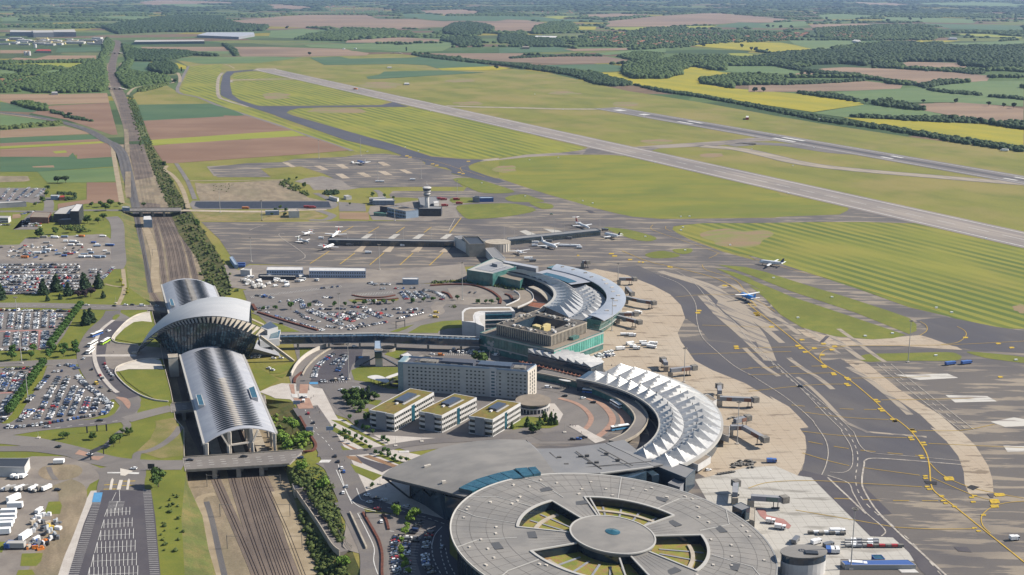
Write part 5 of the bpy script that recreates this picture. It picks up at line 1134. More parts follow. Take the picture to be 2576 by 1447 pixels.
for x,y in((1010,960),(1060,975),(1110,975),(1150,950)):
 p=W('D',x,y,24);part('cream_housing',MB().box((p.x,p.y,14.3),(5,4,9),rz),M.yellowbox,cb)
for k in range(10):
 p=co+Vec((rnd(-9,9),rnd(-6,6),0));part('court_unit',MB().box((p.x,p.y,14.2),(2.5,2,rnd(1,5)),rz),M.plant,cb)
for(x,y)in((1460,1130),):
 p=W('D',x+50,y-5,16);part('roof_pavilion',MB().box((p.x,p.y,14.2),(8,4,2.2),rz),M.teal,cb)
zc=15
Q=ones('38 920 35 800 70 760 130 742 400 737 680 732 735 792 420 800 270 802 220 820 205 850 212 942')
wb_t=thing('office_building','white U shaped building with rounded corners and glass bands beside round lawn','office building',tuple(W('D',250,880)))
PW2=[W('D',x,y,zc)for x,y in Q]
part('wall',MB().prism(PW2,0,zc),M.clad,wb_t)
mb=MB();cc2=sum(PW2,Vec())/len(PW2)
mb.prism([W('D',x,y,zc+.1)for x,y in((62,920),(62,812),(95,775),(150,758),(660,752),(690,782),(270,786),(205,805),(180,850),(186,920))],zc+.02,zc+.15,bottom=False);part('roof',mb,M.grit,wb_t)
a=W('D',335,808,zc);b=W('D',690,798,zc);u=(b-a).normalized();nn=Vec((u.y,-u.x,0))
for k in range(4):
 mb=MB();p=a+nn*3.2;q=b+nn*3.2;z=zc-2.6-k*3.4;mb.prism([a,b,q,p],z-.9,z);part('glass_band',mb,M.glass,wb_t)
 part('balcony_band',MB().prism([a,b,b+nn*4.6,a+nn*4.6],z-3.4+.9-.9,z-2.5-.2),M.clad,wb_t)
part('glass_core',MB().prism([a,b,b+nn*3.0,a+nn*3.0],0,zc-1.5),M.aqua,wb_t)
part('curved_wing',MB().prism([W('D',x,y,15.4)for x,y in((205,845),(225,815),(290,800),(340,802),(340,830),(265,850),(262,900),(330,990),(250,960),(215,940))],1,15.2),M.clad,wb_t)
P=[W('D',45,1000,10),W('D',240,1003,10),W('D',235,950,10),W('D',45,945,10)]
block('stair_block','plain white block at landing of dark footbridge','annex',P,10,'clad','curb',0,.3)
rp=[W('D',800,520,8),W('D',870,570,8),W('D',880,640,8),W('D',800,690,8),W('D',690,735,8)]
mb=MB();L1,R1=sides(curve(rp,6),6,6);mb.loft([[V3(l,7),V3(r,7),V3(r,8.2),V3(l,8.2)]for l,r in zip(L1,R1)]);o=mb.build('elevated_walkway',M.grit);tag(o,'curving elevated walkway with a white edge near brown roofed court','walkway')
for L_ in(L1,R1):
 mb=MB()
 for a,b in zip(L_[:-1],L_[1:]):mb.bar((a.x,a.y,8.5),(b.x,b.y,8.5),.4,1.4)
 part('white_edge',mb,M.clad,o)
sheet('sunken_court',[W('D',x,y)for x,y in((920,560),(1000,510),(1100,560),(1170,640),(1150,690),(880,650))],8,M.brickpave,0)
P=[W('D',840,715,5),W('D',1060,760,5),W('D',1150,695,5),W('D',900,665,5)]
block('low_building','low building with a rust brown roof inside northern crescent','building',P,5,'curb','brownroof',0,.6)
mb=MB();ap=curve([W('D',x,y,5)for x,y in((940,470),(1060,520),(1150,590),(1210,680),(1150,750),(1020,800))],6);L1,R1=sides(ap,3,3)
mb.loft([[V3(l,4.4),V3(r,4.4),V3(r,5.4),V3(l,5.4)]for l,r in zip(L1,R1)]);o=mb.build('elevated_road',M.concrete);tag(o,'narrow elevated road curving inside northern terminal crescent','elevated road')
mb=MB();ap=curve([W('22',x,y,5)for x,y in((380,895),(700,960),(950,1050),(1150,1140),(1280,1240),(1330,1330),(1300,1410),(1220,1490))]+[W('23',1080,205,5)],6);L1,R1=sides(ap,4.5,4.5)
mb.loft([[V3(l,4.3),V3(r,4.3),V3(r,5.3),V3(l,5.3)]for l,r in zip(L1,R1)]);er=mb.build('elevated_road',M.concrete);tag(er,'elevated departures road curving between bus forecourt and pointed roofs','elevated road')
part('roadway',MB().loft([[V3(l.lerp(r,.12),5.32),V3(l.lerp(r,.88),5.32),V3(l.lerp(r,.88),5.36),V3(l.lerp(r,.12),5.36)]for l,r in zip(L1,R1)]),M.road,er)
part('under_glass',MB().loft([[V3(r,0),V3(r.lerp(l,.05),0),V3(r.lerp(l,.05),4.3),V3(r,4.3)]for l,r in zip(L1,R1)]),M.teal,er)
part('parapet',MB().loft([[V3(l,5.3),V3(l.lerp(r,.04),5.3),V3(l.lerp(r,.04),6.1),V3(l,6.1)]for l,r in zip(L1,R1)]),M.concrete,er)
ring_wall(er,CL,84.5,90,60,-42,.3,.5,'lane_dark','lower_lane')
for k in range(16):
 p=W('22',190+k*38,800+k*9.3,6);q=W('22',215+k*38,815+k*9.3,6);mb=MB();mb.bar(p,q,.5);mb.bar(q,W('22',225+k*38,800+k*9.3,6),.5);o=mb.build('shade_frame',M.brownroof);tag(o,'thin brown shade frame along walkway beside sawtooth canopy','shade frame','row of shade frames by sawtooth canopy')
CD=Vec((49.3,551.9,0));RD=79.1
def zt(x,y=0):return 24-.0964*(x+37)
def dp(r,a,dz=0.0):p=polar(CD,r,a);return Vec((p.x,p.y,zt(p.x)+dz))
rt_=thing('round_terminal','huge grey disc shaped terminal roof with four planted courtyards around a central drum','terminal',(CD.x,CD.y,0))
OPEN=ones('43 104 128 178 -38 14 -150 -70')
def is_open(a):
 a=(a+180)%360-180
 return any(lo<=a<=hi for lo,hi in OPEN)
cuts=sorted(set([round(x)for x in range(-180,180,4)]+[lo for lo,hi in OPEN]+[hi for lo,hi in OPEN]))
cuts=[c for c in cuts if not any(abs(c-e)<2.5 and c!=e for lohi in OPEN for e in lohi)]+[180]
rings=[20.5,33,46.3,54,62,70,RD]
mb=MB()
def dome(r):return-.0006*(r-46)**2 if r>46 else 0
for i in range(len(cuts)-1):
 a0,a1=cuts[i],cuts[i+1];mid=(a0+a1)/2
 for j in range(len(rings)-1):
  if rings[j+1]<=46.4 and is_open(mid):continue
  r0,r1=rings[j],rings[j+1];mb.add([dp(r0,a0,dome(r0)),dp(r1,a0,dome(r1)),dp(r1,a1,dome(r1)),dp(r0,a1,dome(r0))],[(0,1,2,3)])
  mb.add([dp(r0,a0,-1.2),dp(r1,a0,-1.2),dp(r1,a1,-1.2),dp(r0,a1,-1.2)],[(3,2,1,0)])
part('disc_roof',mb,M.felt,rt_)
part('rim',MB().loft([[dp(RD-.2,a,-1.5),dp(RD+.5,a,-1.4),dp(RD+.5,a,-.25),dp(RD-.2,a,-.5)]for a in range(-180,181,4)]),M.curb,rt_)
part('glass_wall',MB().loft([[Vec((*polar(CD,68,a).xy,0)),Vec((*polar(CD,75.5,a).xy,0)),dp(75.5,a,-1.3),dp(68,a,-1.3)]for a in range(-180,181,4)]),M.glass,rt_)
mb=MB()
for k in range(90):a=k*4+2;p=polar(CD,75.9,a);mb.bar((p.x,p.y,0),(p.x,p.y,zt(p.x)-1.3),.35)
part('mullion',mb,M.frame,rt_)['kind']='stuff'
for ci,(lo,hi)in enumerate(OPEN):
 n=14;A=[lo+(hi-lo)*k/n for k in range(n+1)]
 part('courtyard_garden',MB().grid([[dp(r,a,-4.6)for a in A]for r in(19,32,47)],flip=True),M.court,rt_)
 mb=MB();mb.grid([[dp(46.3,a,-.1)for a in A],[dp(46.3,a,-4.9)for a in A]]);mb.grid([[dp(46.3,a,-.1)for a in A],[dp(46.3,a,-4.9)for a in A]],flip=True)
 for a in(lo,hi):q=[dp(20.5,a,-.1),dp(46.3,a,-.1),dp(46.3,a,-4.9),dp(20.5,a,-4.9)];mb.add(q,[(0,1,2,3),(3,2,1,0)])
 part('courtyard_glass',mb,M.glass,rt_)
 part('courtyard_curb',MB().loft([[dp(45.9,a,.0),dp(47.4,a,.0),dp(47.4,a,.55),dp(45.9,a,.55)]for a in A]),M.curb,rt_)
 for a in(lo,hi):part('courtyard_curb',MB().bar(dp(21,a,.25),dp(47,a,.25),.9,.6),M.curb,rt_)
 mb=MB();B3=[lo+(hi-lo)*(.06+.88*k/n)for k in range(n+1)];mb.loft([[dp(38.2,a,-4.5),dp(40.2,a,-4.5),dp(40.2,a,-3.8),dp(38.2,a,-3.8)]for a in B3]);part('garden_walk',mb,M.concrete,rt_)
 k=max(3,int((hi-lo)/12))
 for i in range(1,k):a=lo+(hi-lo)*i/k;part('garden_path',MB().bar(dp(23,a,-4.4),dp(45,a,-4.4),1.0,.4),M.ash,rt_)
for a,lo_,m_ in((100.5,22,'curb'),(-86,22,'curb')):part('bridge_beam',MB().bar(dp(lo_,a,-.2),dp(46,a,-.2),.8,.8),M[m_],rt_)
mb=MB();RR=20.6;A=list(range(-180,181,5));mb.loft([[dp(RR-1.5,a,-4.9),dp(RR-.6,a,.2)]for a in A],close=False);part('drum_glass',mb,M.glass,rt_)
mb=MB();ring_=[dp(RR,a,1.6)for a in A[:-1]];ce=dp(0,0,3.2);o_=[ce]+ring_;nn_=len(ring_);mb.add(o_,[(0,1+i,1+(i+1)%nn_)for i in range(nn_)]);mb.loft([[dp(RR-1.5,a,-.3),dp(RR,a,-.1),dp(RR,a,1.6)]for a in A],close=False);part('drum_roof',mb,M.felt,rt_)
part('drum_curb',MB().loft([[dp(RR-.2,a,1.3),dp(RR+.6,a,1.3),dp(RR+.6,a,1.9),dp(RR-.2,a,1.9)]for a in A]),M.curb,rt_)
mb=MB();ce=dp(0,0,4.1);ring_=[dp(3.7,a,3.1)for a in range(0,360,20)];mb.add([ce]+ring_,[(0,1+i,1+(i+1)%18)for i in range(18)]);part('drum_skylight',mb,M.aqua,rt_)
for a0,a1_ in((56,52),(82,82),(118,121),(145,150),(173,170),(-168,-165),(-60,-58),(-12,-20),(20,28),(-110,-112),(-140,-138)):
 for(ra,aa),(rb,ab)in(((48,a0),(68,(a0+a1_)/2)),((68,(a0+a1_)/2),(RD-.3,a1_+(a1_-a0)))):
  part('roof_seam',MB().bar(dp(ra,aa,dome(ra)+.1),dp(rb,ab,dome(rb)+.1),.45,.3),M.curb,rt_)
for r in(54,62,70,76.5):
 mb=MB()
 for a in range(-180,180,4):mb.bar(dp(r,a,dome(r)+.03),dp(r,a+4,dome(r)+.03),.12,.08)
 part('roof_seam',mb,M.seam,rt_)
for k in range(72):
 a=k*5+1.3
 if is_open(a):r0_=47.5
 else:r0_=22
 mb=MB();mb.bar(dp(r0_,a,dome(r0_)+.04),dp(62,a,dome(62)+.04),.10,.08);mb.bar(dp(62,a,dome(62)+.04),dp(RD-.3,a,dome(RD)+.04),.10,.08);part('roof_seam',mb,M.seam,rt_)
for k in range(60):
 r=RNG.choice([50,58,66,73])+rnd(-1.5,1.5);a=k*6+rnd(-2.6,2.6);p=dp(r,a,dome(r));part('skylight',MB().box((p.x,p.y,p.z),(rnd(1.1,1.8),1.1,.55),radians(a+90+10)),M.pale,rt_)
for k,a in enumerate((20,34,110,122,-160,-172,-50,-62,60,-20)):
 r=40 if k in(1,2,5,6)else 60;p=dp(r,a,dome(r));part('roof_grille',MB().box((p.x,p.y,p.z-.1),(7,4.2,.35),radians(a+90)),M.ash if k>20 else mat('dark_grille',C8(92,94,98)),rt_)
def roofslab(name,label,pts,mt,t=1.0,body=None,bm='glass',nsmooth=0):
 """pts: (tag,x,y,z) ring of a warped roof"""
 P=[W(a,x,y,z)for a,x,y,z in pts];c=sum(P,Vec())/len(P);th_=thing(name,label,'roof',(c.x,c.y,0))
 tri=tessellate_polygon([[Vec((p.x,p.y,0))for p in P]]);mb=MB();tt=[]
 for q in tri:
  x,y,z=q;nz=(P[y]-P[x]).cross(P[z]-P[x]).z;tt.append((x,y,z)if nz>0 else(z,y,x))
 n=len(P);mb.add(P,tt);mb.add([p-Vec((0,0,t))for p in P],[q[::-1]for q in tt])
 P2=P+[p-Vec((0,0,t))for p in P];mb.add(P2,[(i,(i+1)%n,n+(i+1)%n,n+i)for i in range(n)]);mb.add(P2,[(n+i,n+(i+1)%n,(i+1)%n,i)for i in range(n)])
 part('roof',mb,M[mt],th_)
 if body:
  part('glass_body',MB().prism([W(a,x,y,12)for a,x,y in body],0,min(p.z for p in P)-t-.1),M[bm],th_)
 return th_,P
tip=W('13',1240,518,14.5)
up=[W('13',x,y,z)for x,y,z in((1240,516,14.5),(1300,462,15),(1400,412,15.6),(1500,370,16.2),(1620,318,16.8),(1750,268,17.2),(1900,230,17.5),(2100,195,17.5),(2330,176,17.2),(2574,183,16.8))]
lo2=[W('13',x,y,z)for x,y,z in((1240,520,14.5),(1400,562,15.0),(1600,610,15.8),(1800,660,16.6),(2010,716,17.6),(2110,655,19.0),(2300,590,19.5),(2450,560,19.2))]+[W('23',250,520,18.5),W('23',520,492,17.5)]
A_=resample(up,24);B_=resample(lo2,24)
bk=thing('beaked_roof','grey beak shaped roof sweeping over glass entrance hall west of round terminal','roof',tuple(V3(W('13',1900,500),0)))
rows=[[a.lerp(b,f/8)+Vec((0,0,1.8*sin(pi*f/8)*min(1,i/8)))for i,(a,b)in enumerate(zip(A_,B_))]for f in range(9)]
mb=MB();mb.grid(rows,flip=True);mb.grid([[p-Vec((0,0,.9))for p in r]for r in rows]);mb.grid([rows[0],[p-Vec((0,0,.9))for p in rows[0]]]);mb.grid([rows[-1],[p-Vec((0,0,.9))for p in rows[-1]]],flip=True)
part('roof',mb,M.felt,bk,True)
mb=MB();q=[W('13',1500,728),W('13',1640,800),W('13',1830,935),W('13',2080,760,14),W('13',2450,600,14),W('13',2400,350,14),W('13',1900,420,14)];mb.prism(q,0,14.0);part('glass_body',mb,M.glass,bk)
mb=MB()
for a,b in zip(lo2[:4],lo2[1:5]):mb.bar(a-Vec((0,.6,.9)),b-Vec((0,.6,.9)),.5,.5)
part('eaves_gutter',mb,M.frame,bk)
for x0,y0,z0,x1,y1 in((1255,535,13.5,1500,728),(1505,605,14,1503,730),(1620,645,14,1780,790)):part('strut',MB().bar(W('13',x0,y0,z0),W('13',x1,y1),.9),M.frame,bk)
sk=[((1950,632),(2085,662)),((2010,600),(2150,635)),((2105,552),(2235,605)),((2215,518),(2345,575)),((2335,485),(2450,550)),((2465,460),(2560,535))]
for(a,b),(c,d)in zip(sk[:-1],sk[1:]):
 mb=MB();z=20.2;Q=[W('13',*p,z)for p in(a,b,d,c)];cqq=sum(Q,Vec())/4;Q=[q.lerp(cqq,.06)for q in Q];mb.prism(Q,18.2,20.2);part('skylight',mb,M.aqua,bk)
for a,b in((((2574-2331),455),((2574-2331)+80,525)),):
 mb=MB();Q=[W('23',270,440,20),W('23',325,505,20),W('23',392,490,20),W('23',340,433,20)];mb.prism(Q,18.0,20.0);part('skylight',mb,M.aqua,bk);mb=MB();Q=[W('23',150,449,20),W('23',235,524,20),W('23',318,506,20),W('23',262,440,20)];mb.prism(Q,18.0,20.0);part('skylight',mb,M.aqua,bk)
 mb=MB();Q=[W('13',2475,457,20.1),W('13',2572,530,20.1),W('23',228,526,20.1),W('23',142,450,20.1)];mb.prism(Q,18.1,20.1);part('skylight',mb,M.aqua,bk)
for x,y in((1650,440),(1675,432),(1940,347),(1970,340),(2030,492),(2300,422),(2280,282),(2310,276),(1815,585)):
 p=W('13',x,y,17.4 if y<400 else 17.9);part('roof_hatch',MB().box((p.x,p.y,p.z-.2),(2.2,1.3,1.4),.4),M.pale,bk)
l2,_=roofslab('link_roof','flat grey link roof between beaked roof and pointed white folds',[('23',255,182,15),('23',350,264,14.5),('23',600,262,14),('23',800,240,13.6),('23',990,214,13.2),('23',1440,428,13.2),('23',1200,470,14),('23',930,496,15),('23',700,492,15.8),('23',522,492,16)],'slate',1.0,ones('#23 350 330 950 300 1380 480 1200 560 560 600'))
for a,b in(((475,300),(655,470)),((720,290),(960,455)),((940,258),(1250,425)),((520,465),(1420,385))):
 mb=MB();p=W('23',*a,14.6);q=W('23',*b,14.9);mb.bar((p.x,p.y,p.z),(q.x,q.y,q.z),.5,.3);part('roof_seam',mb,M.seam,l2)
for x,y in((563,348),(760,336),(822,330),(845,400),(912,393),(1003,310),(1108,370),(630,413)):
 p=W('23',x,y,14.8);part('roof_hatch',MB().box((p.x,p.y,14.2),(2.4,1.3,1.2),.1),M.seam,l2)
l3,_=roofslab('link_roof','smaller grey link roof at foot of pointed white folds',[('23',1000,212,12),('23',1170,182,11),('23',1360,340,10.5),('23',1610,400,10),('23',1445,428,12)],'slate',1.0,ones('#23 1150 260 1250 290 1500 460 1430 470'))
P=[W('23',1445,445,9),W('23',1840,470,9),W('23',1740,560,9),W('23',1500,500,9)]
block('link_building','angular dark grey link building between round terminal and pier bridges','building',[W('23',1460,430,10),W('23',1640,395,10),W('23',1835,465,10),W('23',1745,545,10)],10,'glass','slate',0,.5)
block('link_building','lower grey annex beside angular link building','building',[W('23',1580,590,7),W('23',1650,545,7),W('23',1745,570,7),W('23',1690,630,7)],7,'ash','slate',0,.4)
mb=MB();p=W('23',945,498,15.5);q=W('23',1440,435,14);mb.bar(p,q,1.0,.6);part('glass_gutter',mb,M.curb,l2)
pc=[W('33',305+(728-305)*(.5+.5*cos(a)),1232-60*sin(a),11)for a in[2*pi*k/28 for k in range(28)]]
ob,PB=block('round_ended_building','small oval building with pale curved walls at right edge of disc roof','building',pc,7.2,'clad','felt',0,0)
part('dark_upper_floor',MB().prism(pc,7.2,11),M.glass,ob);part('upper_roof',MB().prism([p+(p-sum(pc,Vec())/28).normalized()*.5 for p in pc],11,11.5),M.felt,ob)
p=W('33',590,1242,11.6);part('roof_grille',MB().box((p.x,p.y,11.5),(6,3.2,.8),-.1),M.frame,ob)
for x in(490,595,645):p=W('33',x,1400,0);part('door',MB().box((p.x,p.y+.2,0),(2.2 if x<500 else 1.2,.6,2.6)),M.frame,ob)
HH=20.4
fa=W('12',1438,1082);fb=W('22',262,1168);u=(fb-fa).normalized();nrm=Vec((-u.y,u.x,0))
rr=W('22',366,1112);dep=max(12.0,(rr-fb).dot(nrm));fd=fb+nrm*15.5+u*((rr-fb).dot(u))*.6
fa2=fa+nrm*14.5
ho=thing('hotel','long grey eight storey hotel slab with rows of small square windows','hotel',tuple((fa+fb)/2))
front=[fa.lerp(fb,k/10)-nrm*1.6*sin(pi*k/10)*-1 for k in range(11)]
back=[fa2,fd]
body=front+[fd,fa2]
part('wall',MB().prism(body,0,HH),M.hotelwall if 'hotelwall' in M else mat('hotel_cladding',C8(206,205,200),C8(192,192,188),6),ho)
part('white_end_wall',MB().prism([V3(p,0)for p in(fb+u*.05,fb+u*.6,fd+u*.6,fd+u*.05)],.5,HH+.4),M.pale,ho)
for f in(.25,.5,.72):
 for zz in range(7):p=(fb+u*.65).lerp(fd+u*.65,f);part('slot_window',MB().box((p.x,p.y,1.8+zz*2.55),(.9,.25,1.8),atan2((fd-fb).y,(fd-fb).x)),M.winglass,ho)
mb=MB();c_=sum(body,Vec())/len(body);mb.prism([p+(c_-p)*.04 for p in body],HH,HH+.1,bottom=False);part('roof',mb,mat('hotel_roof_felt',C8(96,98,108),C8(82,84,94),6),ho)
mb=MB()
for k in range(10):mb.bar(V3(front[k],HH+.6),V3(front[k+1],HH+.6),.25,1.3)
mb.bar(V3(fb,HH+.6),V3(fd,HH+.6),.25,1.3);mb.bar(V3(fd,HH+.6),V3(fa2,HH+.6),.25,1.3);part('glass_parapet',mb,M.steel,ho)
part('glass_prow',MB().prism([fa-u*3.5-nrm*.5,fa+u*.1-nrm*.3,fa2+u*.1,fa2-u*3.5],0,HH+1.2),mat('pale_green_glass',C8(150,172,176),C8(130,156,162),2,rough=.25,spec=.6),ho)
cols=33
for k in range(10):
 a,b=front[k],front[k+1]
 skipc={0:(0,),4:(2,),6:(2,),8:(0,)}.get(k,())
 facade(ho,a,b,1.2,HH-1.2,7,3,m='winglass',ww=.46,wh=.40,skip=lambda r,c,s=skipc:c in s)
p=front[7]-nrm*0;q=front[7].lerp(front[8],.55);part('white_stair_strip',MB().prism([p-nrm*.35,q-nrm*.35,q+nrm*.3,p+nrm*.3],0,HH+.8),M.clad,ho)
facade(ho,p-nrm*.4,q-nrm*.4,.6,HH-.8,8,1,m='aqua',ww=.5,wh=.45)
for(f0,f1,g0,g1,z,m_)in((.30,.56,.25,.8,2.6,'aqua'),(.60,.86,.2,.75,2.4,'solar'),(.12,.26,.3,.7,1.4,'plant'),(.88,.97,.3,.7,1.2,'plant')):
 P=[fa.lerp(fb,f0)+nrm*15*g0,fa.lerp(fb,f1)+nrm*15*g0,fa.lerp(fb,f1)+nrm*15*g1,fa.lerp(fb,f0)+nrm*15*g1];part('plant_enclosure',MB().prism(P,HH+.1,HH+z),M[m_]if m_!='aqua' else mat('roof_plant_dark',C8(84,90,104)),ho)
for k in range(9):p=fa.lerp(fb,.08+k*.1)+nrm*3.2;part('duct',MB().tube((p.x,p.y,HH+.8),(p.x+u.x*5,p.y+u.y*5,HH+.8),.45,.45,7),M.plant,ho)
for k in range(26):p=fa.lerp(fb,rnd(.05,.95))+nrm*rnd(2,13);part('roof_unit',MB().box((p.x,p.y,HH+.1),(rnd(.8,2),1.1,rnd(.5,1.3)),.3),M.plant,ho)
def office(label,cor,h,mir):
 P3=[W('12',x,y,h)for x,y in cor];P=ccw([Vec((p.x,p.y,0))for p in para(P3[0],P3[1],P3[2])]);c=sum(P,Vec())/4
 t=thing('office_block',label,'office block',(c.x,c.y,0),'three parallel office blocks before hotel')
 part('glazing',MB().prism([p+(c-p)*.035 for p in P],0,h-.2),M.winglass,t)
 for fl in range(4):
  z0,z1=((0,.8),(3.1,4.7),(6.4,8.0),(h-2.0,h))[fl]
  mb=MB()
  for i in range(4):
   a,b=P[i],P[(i+1)%4];mb.bar(V3(a,(z0+z1)/2),V3(b,(z0+z1)/2),.55,z1-z0)
  part('white_band',mb,M.clad,t)
 part('sedum_roof',MB().prism([p+(c-p)*.02 for p in P],h-.5,h-.05,bottom=False),M.sedum,t)
 E=[(P[i],P[(i+1)%4])for i in range(4)];E.sort(key=lambda e:(e[0]-e[1]).length);g=min(E[:2],key=lambda e:(e[0]+e[1]).y)
 a,b=g;d=(b-a);nn=Vec((d.y,-d.x,0)).normalized();
 if(a+b).dot(nn)/2-c.dot(nn)<0:nn=-nn
 mb=MB();s_=a.lerp(b,.28);e_=a.lerp(b,.68);mb.prism([s_+nn*.9,e_+nn*.9,e_-nn*.5,s_-nn*.5],0,h+.2);part('grey_gable_panel',mb,M.ash,t)
 E.sort(key=lambda e:-(e[0]-e[1]).length);lg=max(E[:2],key=lambda e:(e[0]+e[1]).x);a,b=lg;d=b-a;nn=Vec((d.y,-d.x,0)).normalized()
 if(a+b).dot(nn)/2-c.dot(nn)<0:nn=-nn
 mb=MB();s_=a.lerp(b,.42);e_=a.lerp(b,.5);mb.prism([s_+nn*.4,e_+nn*.4,e_-nn*.4,s_-nn*.4],0,h-.6);part('glass_stair',mb,M.aqua,t)
 rzz=atan2(d.y,d.x);k_=22
 for k in range(k_+1):
  p=a.lerp(b,k/k_)+nn*.1;part('post',MB().box((p.x,p.y,.8),(.35,.35,h-2.6),rzz),M.curb,t)
 Lg=d;sh=(P[2]-P[1])if abs((P[1]-P[0]).length-d.length)<1 else(P[1]-P[0])
 o0=c+Lg*.0;w1=Lg.normalized();w2=Vec((-w1.y,w1.x,0));SL=(E[3][0]-E[3][1]).length
 Q=[c+w1*x+w2*y for x,y in((-d.length*.08,-SL*.17),(d.length*.26,-SL*.17),(d.length*.26,SL*.2),(-d.length*.08,SL*.2))]
 part('solar_array',MB().prism(Q,h,h+1.6),M.solar,t)
 Q=[c+w1*x+w2*y for x,y in((-d.length*.12,-SL*.27),(d.length*.30,-SL*.27),(d.length*.30,-SL*.18),(-d.length*.12,-SL*.18))];part('roof_path',MB().prism(Q,h,h+.25),M.curb,t)
 p=c-w1*d.length*.14;part('roof_unit',MB().box((p.x,p.y,h),(2.4,1.4,.9),rzz),M.clad,t)
 return t
office('leftmost of three white banded office blocks with brown green planted roofs',ones('1125 1256 1350 1298 1720 1092'),12,0)
office('middle one of three white banded office blocks with planted roofs',ones('1585 1268 1795 1308 2120 1140'),12,0)
office('rightmost of three white banded office blocks, nearest round hotel lobby',ones('2050 1312 2270 1346 2530 1190'),12,0)
cL=W('22',320,1165,6.5);lob=thing('hotel_lobby','round hotel lobby with a flat beige roof and white columns at end of hotel','lobby',(cL.x,cL.y,0))
circ=lambda r,z:[Vec((cL.x+r*cos(a),cL.y+r*sin(a),z))for a in[2*pi*k/32 for k in range(32)]]
part('glass_drum',MB().prism(circ(10.2,0),0,6.0),M.glass,lob);part('roof',MB().prism(circ(12.0,0),6.0,6.7),M.grit,lob)
for k in range(28):
 a=2*pi*k/28;part('column',MB().box((cL.x+10.9*cos(a),cL.y+10.9*sin(a),0),(.5,.5,3.2),a),M.clad,lob)
part('ring_beam',MB().loft([[V3(q,3.2),V3(p,3.2),V3(p,3.9),V3(q,3.9)]for p,q in zip(circ(11.3,0)+circ(11.3,0)[:1],circ(10.3,0)+circ(10.3,0)[:1])]),M.clad,lob)
def leaf(label,pts,z,m,name='leaf_canopy'):
 P=curve([W('12',x,y,z)for x,y in pts],5,True);c=sum(P,Vec())/len(P);t=thing(name,label,'canopy',(c.x,c.y,0))
 part('roof',MB().prism(P,z-.3,z),M[m],t)
 for k in range(0,len(P),max(1,len(P)//8)):p=c.lerp(P[k],.7);part('post',MB().tube((p.x,p.y,0),(p.x,p.y,z-.3),.18,.18,6),M.frame,t)
leaf('white leaf shaped canopy on lawn in front of hotel',ones('1100 948 1180 930 1260 950 1305 985 1270 998 1180 975'),5,'clad')
leaf('pointed white walkway roof joining leaf shaped canopy and hotel',ones('1275 948 1420 898 1420 915 1300 960'),5,'clad')
leaf('small oval white canopy in bus forecourt road',[(int((560+2331)),968),(int(620+2331),972),(int(672+2331),985),(int(640+2331),990),(int(580+2331),978)],6,'clad')
block('kiosk','small slanted glass and white pavilion on round lawn','pavilion',[W('12',1405,745,3),W('12',1480,720,3),W('12',1522,750,3),W('12',1465,762,3)],3,'glass','clad',0,.2)
block('kiosk','small grey roofed shelter by car park crossing','pavilion',[W('12',965,1038,3),W('12',1025,1036,3),W('12',1048,1085,3),W('12',980,1092,3)],3,'clad','slate',0,.2)
for i_,(x,y,w_)in enumerate(((1640,790,5.5),(870,628,7.5),(1290,700,6.5),(1375,1025,5))):
 p=W('12',x,y);mb=MB();n=20;rg=[Vec((p.x+w_*cos(2*pi*k/n),p.y+w_*sin(2*pi*k/n),0))for k in range(n+1)];cc_=Vec((p.x,p.y,0))
 mb.loft([[V3(q,0),V3(q.lerp(cc_,.12),0),V3(q.lerp(cc_,.12),2.2),V3(q,2.2)]for q in rg]);tag(mb.build('vent_ring',M.concrete if i_!=3 else M.frame),('pale round ventilation kerb on lawn left of hotel front corner','wide pale circular kerb under covered footbridge','circular concrete kerb to right of stair tower','dark round ventilation ring beside leaf canopy')[i_],'vent ring')
mb=MB();pts=curve(WL('12',ones('390 945 440 850 520 770 620 710 715 672')),5);L1,R1=sides(pts,.4,.4);mb.loft([[V3(l,0),V3(r,0),V3(r,3.0),V3(l,3.0)]for l,r in zip(L1,R1)]);tag(mb.build('ramp_wall',M.pale),'tall white curved wall along road dipping under footbridge','wall')
mb=MB();pts=curve(WL('12',ones('495 940 540 860 620 780 720 710 790 685')),5);L1,R1=sides(pts,.4,.4);mb.loft([[V3(l,0),V3(r,0),V3(r,1.4),V3(l,1.4)]for l,r in zip(L1,R1)]);tag(mb.build('ramp_wall',M.concrete),'low concrete wall between dipping road and dark car park','wall')
M.rust=coat(C8(120,74,60),C8(98,60,50),1.5,fine=.2,grain=.3)
def hedge(label,t,pts,wd=1.4,h=1.1,m='rust',cat='hedge',name='hedge',sm=6):
 P=curve(WL(t,pts),sm)if sm else WL(t,pts);L1,R1=sides(P,wd/2,wd/2);mb=MB();mb.loft([[V3(l,0),V3(r,0),V3(r,h),V3(l,h)]for l,r in zip(L1,R1)]);return tag(mb.build(name,M[m]),label,cat)
hedge('long rust brown hedge along south west edge of terminal car park','12',tens('8 35 33 43 64 52'),2.2,1.4,sm=3)
hedge('rust brown hedge curving around northern rotunda of car park','12',tens('169 10 190 9 210 10 225 15 234 22 234 27'),2.2,1.4)
hedge('short rust brown hedge in middle of terminal car park','12',tens('96 19 108 21 125 21 136 19'),1.8,1.2)
hedge('lower rust brown hedge on kerb island in car park','12',tens('99 23 115 23 130 23 139 22'),1.8,1.2)
hedge('rust brown hedge by curving ramp inside crescent','12',tens('239 18 244 20 246 24'),2.0,1.3)
hedge('small rust brown hedge piece near car park exit','12',tens('180 16 186 18 189 22'),2.0,1.3)
hedge('dark rust hedge beside station at west end of car park','12',tens('3 28 6 33'),2.4,1.6,sm=2)
hedge('rust hedge row dividing lanes of lower car park','13',tens('106 87 110 94 117 106 121 114 124 126 124 145 127 160'),1.3,1.1)
hedge('short rust hedge at exit gates of lower car park','13',tens('125 89 128 95 130 103'),1.3,1.1)
